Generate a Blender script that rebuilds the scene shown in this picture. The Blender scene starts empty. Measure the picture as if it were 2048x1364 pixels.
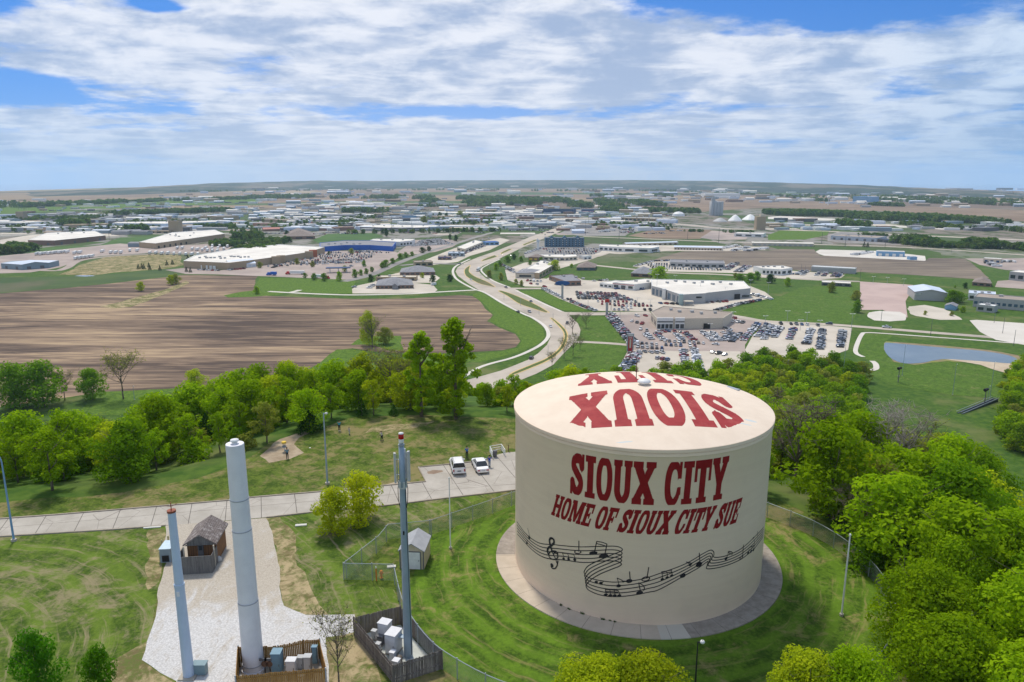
import bpy, bmesh, math, random
import numpy as np
from mathutils import Vector, Matrix
from mathutils.geometry import tessellate_polygon
S = bpy.context.scene
C = S.collection
RNG = random.Random(7)
NP = np.random.default_rng(11)
PI = math.pi
# ------------------------------------------------------------------ camera, sky, sun, exposure
F0, TH, HC = 1480.0, math.radians(12.39), 39.5
VZ = -60.5                                   # level of the valley floor, the hilltop is 0
cam = bpy.data.objects.new('camera', bpy.data.cameras.new('camera'))
C.objects.link(cam); S.camera = cam
cam.data.sensor_width = 36; cam.data.lens = 36 * F0 / 2048
cam.data.clip_start = 1; cam.data.clip_end = 60000
cam.location = (0, 0, HC); cam.rotation_euler = (PI / 2 - TH, 0, 0)
S.render.resolution_x = 1024; S.render.resolution_y = 682
S.view_settings.view_transform = 'Standard'; S.view_settings.look = 'None'
S.view_settings.exposure = 0.08; S.view_settings.gamma = 1
SUN_AZ, SUN_EL = math.radians(-20), math.radians(60)
sl = bpy.data.lights.new('sun', 'SUN'); sl.energy = 3.3; sl.angle = math.radians(8); sl.color = (1, .93, .81)
sun = bpy.data.objects.new('sun', sl); C.objects.link(sun)
_d = Vector((math.sin(SUN_AZ) * math.cos(SUN_EL), math.cos(SUN_AZ) * math.cos(SUN_EL), math.sin(SUN_EL)))
sun.rotation_euler = _d.to_track_quat('Z', 'Y').to_euler(); sun.location = (0, 0, 300)

class N:
    """tiny node-graph helper"""
    def __init__(s, tree): s.t = tree; s.n = tree.nodes; s.l = tree.links
    def new(s, kind, **kw):
        x = s.n.new(kind)
        for k, v in kw.items(): setattr(x, k, v)
        return x
    def put(s, sock, v):
        if isinstance(v, bpy.types.NodeSocket): s.l.new(v, sock)
        elif v is not None:
            if hasattr(sock, 'default_value') and hasattr(sock.default_value, '__len__') and not hasattr(v, '__len__'): v = (v,) * len(sock.default_value)
            if hasattr(v, '__len__') and len(v) == 3 and len(sock.default_value) == 4: v = (*v, 1)
            sock.default_value = v
    def m(s, op, a, b=None, c=None, clamp=False):
        x = s.new('ShaderNodeMath', operation=op, use_clamp=clamp)
        for i, v in enumerate((a, b, c)):
            if v is not None: s.put(x.inputs[i], v)
        return x.outputs[0]
    def mix(s, f, a, b, mode='MIX'):
        x = s.new('ShaderNodeMix', data_type='RGBA', blend_type=mode)
        s.put(x.inputs[0], f); s.put(x.inputs[6], a); s.put(x.inputs[7], b)
        return x.outputs[2]
    def noise(s, vec, scale, detail=4, rough=.55, dist=0):
        x = s.new('ShaderNodeTexNoise'); s.put(x.inputs['Vector'], vec); x.inputs['Scale'].default_value = scale
        x.inputs['Detail'].default_value = detail; x.inputs['Roughness'].default_value = rough; x.inputs['Distortion'].default_value = dist
        return x.outputs[0]
    def ss(s, v, a, b):
        x = s.new('ShaderNodeMapRange', interpolation_type='SMOOTHSTEP'); s.put(x.inputs[0], v)
        x.inputs[1].default_value = a; x.inputs[2].default_value = b
        return x.outputs[0]
    def map(s, vec, scale=(1, 1, 1), rot=(0, 0, 0), loc=(0, 0, 0)):
        x = s.new('ShaderNodeMapping'); s.put(x.inputs[0], vec); x.inputs['Scale'].default_value = scale
        x.inputs['Rotation'].default_value = rot; x.inputs['Location'].default_value = loc
        return x.outputs[0]
    def xyz(s, vec):
        x = s.new('ShaderNodeSeparateXYZ'); s.put(x.inputs[0], vec); return x.outputs
    def comb(s, a, b, c):
        x = s.new('ShaderNodeCombineXYZ'); s.put(x.inputs[0], a); s.put(x.inputs[1], b); s.put(x.inputs[2], c); return x.outputs[0]

W = bpy.data.worlds.new('World'); S.world = W; W.use_nodes = True
W.node_tree.nodes.clear(); w = N(W.node_tree)
dr = w.new('ShaderNodeTexCoord').outputs['Generated']
dx, dy, dz = w.xyz(dr)
zc = w.m('MAXIMUM', dz, 0.004)
sky = w.new('ShaderNodeTexSky', sky_type='NISHITA', sun_disc=False)
sky.sun_elevation = SUN_EL; sky.sun_rotation = SUN_AZ; sky.air_density = 1.0; sky.dust_density = .6; sky.ozone_density = 2.5
w.put(sky.inputs[0], w.comb(dx, dy, w.m('ADD', zc, .10)))
skyc = w.mix(1.0, sky.outputs[0], (.022, .062, .115), 'MULTIPLY')
zz = w.m('ADD', zc, .085)
pv = w.comb(w.m('DIVIDE', dx, zz), w.m('DIVIDE', dy, zz), 0)
hyp = w.m('SQRT', w.m('ADD', w.m('MULTIPLY', dx, dx), w.m('MULTIPLY', dy, dy)))
el = w.m('DIVIDE', zc, w.m('MAXIMUM', hyp, .05)); az = w.m('DIVIDE', dx, w.m('MAXIMUM', dy, .05))
def blob(a0, e0, wa, we, sl=0):                 # a soft patch of sky round one direction
    ea = w.m('DIVIDE', w.m('SUBTRACT', az, a0), wa)
    eb = w.m('DIVIDE', w.m('SUBTRACT', w.m('SUBTRACT', el, e0), w.m('MULTIPLY', w.m('SUBTRACT', az, a0), sl)), we)
    r = w.m('ADD', w.m('MULTIPLY', ea, ea), w.m('MULTIPLY', eb, eb))
    return w.m('EXPONENT', w.m('MULTIPLY', r, -1.0))
n1 = w.noise(w.map(pv, (1.2, 1.15, 1), loc=(3.1, 1.7, 0)), 1.45, 9, .57, .25)
n2 = w.noise(w.map(pv, (.5, .8, 1), loc=(7.7, 2.2, 0)), 1.2, 4, .5)
nf = w.noise(w.map(pv, (1.6, 1.9, 1), loc=(1.2, 5.5, 0)), 5.5, 7, .62)
sv = w.comb(w.m('MULTIPLY', az, 4.2), w.m('MULTIPLY', el, 11.0), 0); ns = w.noise(sv, 1.35, 9, .60, .25); ns2 = w.noise(w.map(sv, loc=(.25, .35, 0)), 1.8, 8, .62, .2)
n1 = w.m('ADD', w.m('MULTIPLY', n1, .5), w.m('MULTIPLY', ns, .5))
cov = w.m('ADD', w.m('ADD', w.m('MULTIPLY', n1, 1.05), w.m('MULTIPLY', n2, .42)), w.m('MULTIPLY', nf, .14))
cov = w.m('ADD', cov, .01)
for (a0, e0, wa, we, k, sl) in ((.33, .24, .27, .050, -.75, -.12), (-.68, .100, .14, .016, -.50, -.05), (-.05, .082, .24, .010, -.28, .0), (.0, .092, .30, .016, -.05, 0),
                                (-.50, .165, .16, .035, .14, 0), (.0, .05, .9, .02, .05, 0), (-.05, .18, .28, .10, .26, 0), (.62, .225, .17, .03, .46, -.15), (.3, .13, .25, .03, .14, 0), (-.66, .18, .05, .03, -.18, 0), (-.45, .195, .04, .008, -.3, 0), (.42, .15, .10, .02, .15, 0)):
    cov = w.m('ADD', cov, w.m('MULTIPLY', blob(a0, e0, wa, we, sl), k))
dens = w.ss(cov, .66, .83)
thick = w.noise(w.map(pv, (1.3, 1.5, 1), loc=(3.45, 2.0, 0)), 1.7, 9, .58, .35)
thick = w.m('ADD', w.m('MULTIPLY', thick, .45), w.m('MULTIPLY', ns2, .55))
shade = w.ss(w.m('ADD', w.m('SUBTRACT', thick, w.m('MULTIPLY', blob(.70, .225, .24, .045, -.1), -.22)), w.m('MULTIPLY', blob(.18, .13, .12, .07, 0), .06)), .41, .61)
cl = w.mix(shade, (.87, .89, .945), (.37, .47, .66))
cl = w.mix(w.ss(az, .25, .8), cl, w.mix(1, cl, (.74, .86, .97), 'MULTIPLY'))
mx = w.mix(w.m('MULTIPLY', dens, .93), skyc, cl)
hz = w.m('EXPONENT', w.m('MULTIPLY', el, -15.0))
hcol = w.mix(w.ss(az, -.25, .8), w.mix(w.ss(az, -.75, .0), (.38, .56, .84), (.72, .76, .86)), (.27, .46, .74))
mx = w.mix(w.m('MULTIPLY', hz, .90), mx, hcol)
bg = w.new('ShaderNodeBackground'); w.put(bg.inputs[0], mx); bg.inputs[1].default_value = 1.0
w.put(w.new('ShaderNodeOutputWorld').inputs[0], bg.outputs[0])
W.cycles.sampling_method = 'MANUAL'; W.cycles.sample_map_resolution = 512

# ------------------------------------------------------------------ where things stand
def ray(px, py):
    u, v = px - 1024, py - 682
    return (u, F0 * math.cos(TH) - v * math.sin(TH), -(F0 * math.sin(TH) + v * math.cos(TH)))
def G(px, py, z=0.0):
    r = ray(px, py); t = (z - HC) / r[2]
    return (r[0] * t, r[1] * t)
def V(px, py): return G(px, py, VZ)
def pix(x, y, z):
    c, s = math.cos(TH), math.sin(TH); zz = z - HC
    d = y * c - zz * s
    return 1024 + F0 * x / d, 682 - F0 * (y * s + zz * c) / d
CX, CY, TR, TZ, WR = 13.20, 72.62, 12.84, 16.9, 14.9       # the tank: centre, radius, rim height, walkway radius
EDGE = [(-150, 66), (-72, 78)] + [G(*p) for p in ((0, 1006), (250, 984), (400, 955), (500, 912), (540, 888), (620, 864), (700, 836), (850, 828), (1033, 838))] + \
       [(13, 107), (24, 95.5), (31.5, 87), (37, 79), (39, 70), (39, 62), (36, 53), (30, 43), (28, 0), (10, -60), (-150, -60)]
EA = np.array(EDGE)
def inpoly_np(P, X, Y):
    P = np.asarray(P); ins = np.zeros(X.shape, bool); n = len(P)
    for i in range(n):
        x1, y1 = P[i]; x2, y2 = P[(i + 1) % n]
        c = ((y1 > Y) != (y2 > Y)) & (X < (x2 - x1) * (Y - y1) / (y2 - y1 + 1e-12) + x1)
        ins ^= c
    return ins
def inpoly(P, x, y): return bool(inpoly_np(P, np.array([x]), np.array([y]))[0])
def edist(X, Y):
    best = np.full(X.shape, 1e9)
    for i in range(len(EA)):
        a = EA[i]; b = EA[(i + 1) % len(EA)]; d = b - a
        t = np.clip(((X - a[0]) * d[0] + (Y - a[1]) * d[1]) / (d @ d), 0, 1)
        best = np.minimum(best, np.hypot(X - a[0] - t * d[0], Y - a[1] - t * d[1]))
    return np.where(inpoly_np(EA, X, Y), 0, best)
def height(X, Y):
    X = np.asarray(X, float); Y = np.asarray(Y, float)
    d = np.maximum(edist(X, Y) - 3.5, 0)
    L = 205 + 25 * np.sin(X * .018 + 1.0)
    t = np.clip(d / L, 0, 1)
    s = t * t * (3 - 2 * t) * .55 + .45 * np.sin(t * PI / 2)
    gully = 5.0 * np.exp(-((X - 112 - .12 * (Y - 150)) / 16) ** 2) * np.clip(d / 30, 0, 1) * np.clip((1 - t) * 3, 0, 1)
    bump = (np.sin(X * .11) * np.cos(Y * .09 + 1) * .8) * np.clip(d / 25, 0, 1) * np.clip((1 - t) * 4, 0, 1)
    return VZ * s - gully + bump
def hz_(x, y): return float(height(np.array([x]), np.array([y]))[0])
def T(px, py):
    """point of the terrain seen at a spot of the photograph"""
    r = ray(px, py); n = 4000
    t = np.linspace(20, 900, n) / r[1]
    X, Y, Z = r[0] * t, r[1] * t, HC + r[2] * t
    hit = np.nonzero(Z < height(X, Y))[0]
    if len(hit) == 0: x, y = V(px, py); return x, y, VZ
    i = hit[0]; return float(X[i]), float(Y[i]), float(height(X[i:i+1], Y[i:i+1])[0])

# ------------------------------------------------------------------ object helpers
def link(o, parent=None):
    C.objects.link(o)
    if parent: o.parent = parent
    return o
def tag(o, label=None, cat=None, group=None, kind=None):
    if label: o['label'] = label
    if cat: o['category'] = cat
    if group: o['group'] = group
    if kind: o['kind'] = kind
    return o
def empty(name, loc=(0, 0, 0), rz=0, label=None, cat=None, group=None):
    o = bpy.data.objects.new(name, None); o.empty_display_size = .3
    o.location = loc; o.rotation_euler = (0, 0, rz); link(o)
    return tag(o, label, cat, group)
def me_np(name, verts, faces, mats, smooth=False, fmat=None):
    verts = np.asarray(verts, np.float32).reshape(-1, 3); m = bpy.data.meshes.new(name)
    if isinstance(faces, np.ndarray):
        k = faces.shape[1]; n = len(faces)
        m.vertices.add(len(verts)); m.vertices.foreach_set('co', verts.ravel())
        m.loops.add(n * k); m.loops.foreach_set('vertex_index', faces.astype(np.int32).ravel())
        m.polygons.add(n); m.polygons.foreach_set('loop_start', np.arange(0, n * k, k, dtype=np.int32))
        m.polygons.foreach_set('loop_total', np.full(n, k, np.int32))
        m.update(calc_edges=True)
    else:
        m.from_pydata([tuple(v) for v in verts.tolist()], [], faces)
    for x in (mats if isinstance(mats, (list, tuple)) else [mats]): m.materials.append(x)
    if fmat is not None: m.polygons.foreach_set('material_index', np.asarray(fmat, np.int32))
    if smooth: m.polygons.foreach_set('use_smooth', np.ones(len(m.polygons), bool))
    m.update()
    return m
class B:
    """collects shapes that become one mesh"""
    def __init__(s): s.v = []; s.f = []; s.m = []
    def add(s, vs, fs, mi=0):
        o = len(s.v); s.v += [tuple(v) for v in vs]; s.f += [[i + o for i in f] for f in fs]; s.m += [mi] * len(fs); return s
    def box(s, c, d, rz=0, mi=0, taper=1.0):
        hx, hy, hz = d[0] / 2, d[1] / 2, d[2] / 2; ca, sa = math.cos(rz), math.sin(rz); vs = []
        for k in (-1, 1):
            tp = taper if k > 0 else 1
            for x, y in ((-hx, -hy), (hx, -hy), (hx, hy), (-hx, hy)):
                vs.append((c[0] + (x * ca - y * sa) * tp, c[1] + (x * sa + y * ca) * tp, c[2] + k * hz))
        return s.add(vs, [[3, 2, 1, 0], [4, 5, 6, 7], [0, 1, 5, 4], [1, 2, 6, 5], [2, 3, 7, 6], [3, 0, 4, 7]], mi)
    def tube(s, p, q, r0, r1=None, n=8, mi=0, cap=True):
        r1 = r0 if r1 is None else r1; p, q = Vector(p), Vector(q); a = (q - p)
        if a.length < 1e-6: return s
        a.normalize(); u = a.orthogonal().normalized(); v = a.cross(u); vs = []
        for c, r in ((p, r0), (q, r1)):
            for i in range(n):
                t = 2 * PI * i / n; vs.append(c + (u * math.cos(t) + v * math.sin(t)) * r)
        fs = [[i, (i + 1) % n, n + (i + 1) % n, n + i] for i in range(n)]
        if cap: fs += [list(range(n - 1, -1, -1)), list(range(n, 2 * n))]
        return s.add(vs, fs, mi)
    def lathe(s, prof, n=32, c=(0, 0, 0), mi=0):
        vs = []; 
        for r, z in prof:
            for i in range(n):
                t = 2 * PI * i / n; vs.append((c[0] + r * math.cos(t), c[1] + r * math.sin(t), c[2] + z))
        fs = [[k * n + i, k * n + (i + 1) % n, (k + 1) * n + (i + 1) % n, (k + 1) * n + i] for k in range(len(prof) - 1) for i in range(n)]
        return s.add(vs, fs, mi)
    def prism(s, poly, z0, z1, mi=0, top=True, bot=False):
        n = len(poly); ar = sum(poly[i][0] * poly[(i + 1) % n][1] - poly[(i + 1) % n][0] * poly[i][1] for i in range(n))
        if ar < 0: poly = poly[::-1]
        vs = [(x, y, z0) for x, y in poly] + [(x, y, z1) for x, y in poly]
        fs = [[i, (i + 1) % n, n + (i + 1) % n, n + i] for i in range(n)]
        if top: fs.append(list(range(n, 2 * n)))
        if bot: fs.append(list(range(n - 1, -1, -1)))
        return s.add(vs, fs, mi)
    def ob(s, name, mats, parent=None, smooth=False, loc=None):
        m = me_np(name, s.v, s.f, mats, smooth, s.m); o = bpy.data.objects.new(name, m)
        if loc: o.location = loc
        return link(o, parent)
def sheet(name, poly, z, mat, label=None, kind='structure', jit=0, seg=None, cat=None):
    """a flat sheet of ground cover; jit makes its edge wander"""
    P = [Vector((x, y)) for x, y in poly]
    if seg:
        Q = []
        for i in range(len(P)):
            a, b = P[i], P[(i + 1) % len(P)]; n = max(1, int((b - a).length / seg))
            for k in range(n):
                q = a.lerp(b, k / n); nn = (b - a).normalized().orthogonal() if (b - a).length > 0 else Vector((0, 0))
                h = math.sin(q.x * .9 / seg + q.y * 1.3 / seg) * .5 + RNG.uniform(-.6, .6)
                Q.append(q + nn * jit * h)
        P = Q
    vs = [(p.x, p.y, z) for p in P]
    tr = tessellate_polygon([[Vector(v) for v in vs]])
    m = bpy.data.meshes.new(name); m.from_pydata(vs, [], [list(t) for t in tr]); m.materials.append(mat)
    bm = bmesh.new(); bm.from_mesh(m); bmesh.ops.recalc_face_normals(bm, faces=bm.faces)
    if sum(f.normal.z for f in bm.faces) < 0: bmesh.ops.reverse_faces(bm, faces=bm.faces)
    bm.to_mesh(m); bm.free()
    o = link(bpy.data.objects.new(name, m)); return tag(o, label, cat, kind=kind)
def smooth_line(pts, n=6):
    if len(pts) < 3: return [Vector(p) for p in pts]
    P = [Vector(p) for p in pts]; out = []
    for i in range(len(P) - 1):
        a = P[max(i - 1, 0)]; b = P[i]; c = P[i + 1]; d = P[min(i + 2, len(P) - 1)]
        for k in range(n):
            t = k / n
            out.append(.5 * ((2 * b) + (c - a) * t + (2 * a - 5 * b + 4 * c - d) * t * t + (3 * b - a - 3 * c + d) * t ** 3))
    return out + [P[-1]]
def ribbon(pts, wd, z):
    P = smooth_line([Vector(p) for p in pts], 6); L, R = [], []
    for i, p in enumerate(P):
        d = (P[min(i + 1, len(P) - 1)] - P[max(i - 1, 0)]).normalized(); nrm = Vector((-d.y, d.x))
        L.append((*(p + nrm * wd / 2), z)); R.append((*(p - nrm * wd / 2), z))
    n = len(P); return R + L, [[i, i + 1, n + i + 1, n + i] for i in range(n - 1)]
def strip(name, pts, wd, z, mat, label=None, kind='structure'):
    vs, fs = ribbon(pts, wd, z); b = B().add(vs, fs); return tag(b.ob(name, mat), label, kind=kind)

# ------------------------------------------------------------------ materials
MATS = {}
def mat(name, c1, c2=None, scale=1.0, rough=.85, c3=None, detail=5, stretch=(1, 1, 1), rot=0, bump=0, metal=0, lo=.35, hi=.65, fine=.0, world=False, spec=.3):
    if name in MATS: return MATS[name]
    m = bpy.data.materials.new(name); m.use_nodes = True; g = N(m.node_tree); bs = g.n['Principled BSDF']
    bs.inputs['Roughness'].default_value = rough; bs.inputs['Metallic'].default_value = metal; bs.inputs['Specular IOR Level'].default_value = spec
    tc = g.new('ShaderNodeTexCoord').outputs['Object']
    if world: tc = g.new('ShaderNodeNewGeometry').outputs['Position']
    if c2 is None: g.put(bs.inputs['Base Color'], c1)
    else:
        v = g.map(tc, stretch, (0, 0, rot)); n = g.noise(v, scale, detail, .6)
        col = g.mix(g.ss(n, lo, hi), c1, c2)
        if c3: col = g.mix(g.ss(g.noise(g.map(tc, stretch, (0, 0, rot), (40, 17, 3)), scale * .37, 4, .6), .5, .68), col, c3)
        if fine: col = g.mix(g.m('MULTIPLY', g.noise(tc, scale * 9, 3, .7), fine), col, (0, 0, 0), 'MIX')
        g.put(bs.inputs['Base Color'], col)
        if bump:
            bp = g.new('ShaderNodeBump'); bp.inputs['Strength'].default_value = bump; g.put(bp.inputs['Height'], g.noise(v, scale * 3, 4, .7)); g.put(bs.inputs['Normal'], bp.outputs[0])
    MATS[name] = m; return m
def raw(name, rough=.9):
    m = bpy.data.materials.new(name); m.use_nodes = True; g = N(m.node_tree); bs = g.n['Principled BSDF']; bs.inputs['Roughness'].default_value = rough
    bs.inputs['Specular IOR Level'].default_value = .15; MATS[name] = m
    return m, g, bs, g.new('ShaderNodeNewGeometry').outputs['Position']

# ground of the whole valley and hill
GR, g, bs, P = raw('ground_cover')
na = g.noise(P, .035, 5, .6); nb = g.noise(P, .35, 5, .65); nc_ = g.noise(P, .006, 3, .5)
grass = g.mix(g.ss(nb, .35, .7), (.034, .085, .008), (.080, .140, .016))
grass = g.mix(g.ss(na, .5, .72), grass, (.13, .15, .045))
px_, py_, pz_ = g.xyz(P)
# far out: a patchwork of lots, fields and green
vo = g.new('ShaderNodeTexVoronoi', feature='F1', distance='CHEBYCHEV'); g.put(vo.inputs['Vector'], g.map(P, (1.0, .42, 0), (0, 0, .12))); vo.inputs['Scale'].default_value = .0075
cell = g.xyz(vo.outputs['Color'])
town = g.mix(g.ss(cell[0], .40, .44), (.055, .10, .022), (.20, .17, .14))
town = g.mix(g.ss(cell[1], .62, .66), town, (.24, .225, .20))
town = g.mix(g.ss(g.noise(g.map(P, (1, .6, 1)), .03, 5, .7), .47, .58), town, (.065, .085, .032))
vf = g.new('ShaderNodeTexVoronoi', feature='F1', distance='CHEBYCHEV'); g.put(vf.inputs['Vector'], g.map(P, (.45, 1.0, 0), (0, 0, -.1))); vf.inputs['Scale'].default_value = .0011
cf = g.xyz(vf.outputs['Color'])
farm = g.mix(g.ss(cf[0], .45, .5), (.26, .19, .12), (.17, .125, .095)); farm = g.mix(g.ss(cf[1], .72, .75), farm, (.07, .11, .035)); farm = g.mix(g.ss(cf[2], .8, .82), farm, (.33, .26, .17))
col = g.mix(g.ss(py_, 800, 1150), grass, town)
col = g.mix(g.ss(py_, 2350, 2700), col, farm)
g.put(bs.inputs['Base Color'], col)

def soil(name, dark, mid, light, rot, sc=1.0):
    m, g, bs, P = raw(name, .95)
    st = g.noise(g.map(P, (.016 * sc, .15 * sc, 1), (0, 0, rot)), 1.0, 8, .66, 1.1)
    st2 = g.noise(g.map(P, (.004 * sc, .035 * sc, 1), (0, 0, rot), (9, 4, 0)), 1.0, 6, .62, 1.4)
    fin = g.noise(g.map(P, (.06, .9, 1), (0, 0, rot)), 1.0, 4, .6)
    big = g.noise(P, .006, 3, .5)
    v = g.m('ADD', g.m('ADD', g.m('MULTIPLY', st, .75), g.m('MULTIPLY', st2, .65)), g.m('ADD', g.m('MULTIPLY', fin, .24), g.m('MULTIPLY', big, .45)))
    col = g.mix(g.ss(v, .90, 1.08), dark, mid); col = g.mix(g.ss(v, 1.03, 1.24), col, light)
    g.put(bs.inputs['Base Color'], col); return m
SOIL = soil('ploughed_soil', (.082, .058, .046), (.20, .140, .098), (.40, .29, .18), .09)
SOIL2 = soil('grey_soil', (.12, .095, .078), (.19, .155, .12), (.27, .215, .16), .05)
SOIL3 = soil('brown_soil', (.17, .12, .085), (.23, .165, .115), (.32, .235, .16), -.15)

def lawn(name, g1, g2, dry, rings=None, dryness=.62, band=None):
    m, g, bs, P = raw(name, .95)
    a = g.noise(P, .55, 6, .68, .5); b = g.noise(P, .10, 4, .6, .8); c = g.noise(P, 2.6, 6, .75)
    col = g.mix(g.ss(g.m('ADD', g.m('MULTIPLY', a, .5), g.m('MULTIPLY', c, .5)), .40, .62), tuple(k * .72 for k in g1), tuple(k * 1.12 for k in g2))
    if rings:
        x, y, z = g.xyz(P); ddx = g.m('SUBTRACT', x, rings[0]); ddy = g.m('SUBTRACT', y, rings[1])
        r = g.m('SQRT', g.m('ADD', g.m('MULTIPLY', ddx, ddx), g.m('MULTIPLY', ddy, ddy)))
        r = g.m('ADD', r, g.m('MULTIPLY', g.noise(P, .12, 3, .5), 2.5))
        s = g.m('SINE', g.m('MULTIPLY', r, rings[2]))
        st = g.noise(g.comb(g.m('MULTIPLY', r, 1.4), g.m('MULTIPLY', g.m('ARCTAN2', ddy, ddx), 2.0), 0), 1.3, 5, .65)
        col = g.mix(g.m('MULTIPLY', g.ss(s, -.2, .9), rings[4] if len(rings) > 4 else .42), col, tuple(k * 1.5 for k in g2))
        col = g.mix(g.m('MULTIPLY', g.ss(st, .52, .70), rings[3]), col, dry)
    d = g.noise(g.map(P, (1, 1, 1), loc=(31, 8, 0)), .23, 6, .72, 1.2)
    d2 = g.noise(g.map(P, (1, 1, 1), loc=(3, 80, 0)), 1.1, 5, .7, .6)
    dd = g.m('ADD', g.m('ADD', g.m('MULTIPLY', d, .62), g.m('MULTIPLY', d2, .38)), g.m('MULTIPLY', g.m('SUBTRACT', b, .5), .5))
    col = g.mix(g.m('MULTIPLY', g.ss(dd, dryness - .06, dryness + .12), .85), col, dry)
    g.put(bs.inputs['Base Color'], col)
    bp = g.new('ShaderNodeBump'); bp.inputs['Strength'].default_value = .5; bp.inputs['Distance'].default_value = .15; g.put(bp.inputs['Height'], c); g.put(bs.inputs['Normal'], bp.outputs[0])
    return m
LAWN = lawn('hilltop_lawn', (.052, .098, .009), (.108, .150, .020), (.235, .19, .085), dryness=.505)
LAWN2 = lawn('mown_ring_lawn', (.046, .100, .007), (.092, .165, .012), (.27, .22, .09), rings=(CX, CY, 2.4, .55), dryness=.58)
LAWN3 = lawn('patchy_lawn', (.048, .100, .008), (.10, .150, .018), (.25, .21, .12), rings=(-58, 46, 1.5, .9), dryness=.53)
DRY = lawn('dry_grass', (.20, .16, .07), (.09, .13, .025), (.44, .34, .20), dryness=.485)
LUSH = lawn('lush_grass', (.06, .14, .012), (.12, .19, .022), (.20, .22, .07), dryness=.72)
MEADOW = lawn('mown_meadow', (.050, .115, .010), (.095, .165, .020), (.19, .20, .07), rings=(120, 300, .45, .04, .08), dryness=.60)
GRAVEL, g, bs, P = raw('white_gravel', .95)
ga = g.noise(P, 5.5, 9, .85, .2); gb = g.noise(g.map(P, (1, .5, 1), (0, 0, .5)), .35, 6, .7, 1.0); gx, gy, gz = g.xyz(P)
gc = g.mix(g.ss(ga, .38, .62), (.38, .37, .36), (.64, .63, .62)); tanz = g.m('ADD', g.ss(gy, 57, 68), g.m('MULTIPLY', g.m('SUBTRACT', gb, .5), 3.2))
gc = g.mix(g.m('MULTIPLY', g.ss(tanz, .1, .9), .8), gc, g.mix(g.ss(ga, .4, .6), (.33, .28, .215), (.45, .39, .30))); gc = g.mix(g.m('MULTIPLY', g.ss(g.noise(g.map(P, (1, .4, 1), (0, 0, .35)), .9, 6, .65, 2.5), .56, .68), .6), gc, (.33, .285, .235))
g.put(bs.inputs['Base Color'], gc)
DIRT = mat('bare_dirt', (.33, .25, .165), (.50, .40, .28), .4, .95, detail=8, fine=.4, world=True)
CONC = mat('concrete_paving', (.42, .375, .31), (.51, .46, .385), .25, .9, c3=(.36, .32, .27), detail=8, fine=.2, world=True)
CONCV = mat('valley_concrete', (.46, .41, .34), (.56, .50, .42), .03, .9, c3=(.40, .35, .29), detail=6, world=True)
PINKV = mat('pinkish_paving', (.31, .25, .22), (.40, .325, .285), .03, .9, c3=(.27, .225, .205), detail=6, world=True)
GREYV = mat('grey_asphalt', (.20, .185, .175), (.29, .27, .25), .03, .9, detail=6, world=True)
PALEV = mat('pale_concrete', (.55, .51, .45), (.62, .58, .52), .03, .9, detail=5, world=True)
ROADV = mat('road_concrete', (.40, .345, .285), (.48, .42, .35), .05, .9, c3=(.34, .295, .25), detail=6, world=True)
def plain(name, c, rough=.6, metal=0, v=.88): return mat(name, c, tuple(k * v for k in c), 1.7, rough, metal=metal)
WHITE = plain('white_metal', (.78, .78, .76), .5); CREAM = plain('cream_paint', (.62, .55, .44)); TANW = plain('tan_block', (.42, .32, .21)); BRICK = plain('brown_brick', (.25, .15, .11))
GREYW = plain('grey_panel', (.42, .42, .42)); DGREY = plain('dark_grey', (.14, .14, .15)); BLUEW = plain('blue_metal', (.19, .36, .56)); DBLUE = plain('deep_blue', (.02, .12, .50)); NAVY = plain('navy_roof', (.03, .07, .17))
SLATE = plain('slate_blue_siding', (.09, .17, .25)); ROOFW = mat('white_roof', (.74, .70, .63), (.62, .58, .52), .05, .8, detail=6); ROOFT = mat('taupe_roof', (.36, .30, .25), (.30, .25, .21), .06, .9, detail=6)
ROOFG = mat('grey_shingle', (.20, .20, .215), (.26, .26, .28), .5, .9); ROOFB = mat('brown_shingle', (.20, .16, .14), (.26, .21, .185), .5, .9); ROOFM = mat('metal_roof', (.58, .64, .74), (.52, .58, .68), .1, .5)
RED = plain('red_paint', (.50, .03, .03)); YEL = plain('yellow_paint', (.75, .50, .05)); BLACK = plain('black_paint', (.02, .02, .022)); STEEL = plain('galvanised_steel', (.36, .40, .44), .45, .3); BROWN = plain('brown_metal', (.16, .09, .06))
GLASS = mat('dark_glass', (.03, .045, .055), None, rough=.15, spec=.6); GLASSB = mat('blue_glass', (.05, .10, .16), None, rough=.15, spec=.6); ORANGE = plain('orange_paint', (.80, .28, .04))
WATER = mat('pond_water', (.13, .17, .20), (.17, .21, .235), .03, .22, world=True, spec=.45)
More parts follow.
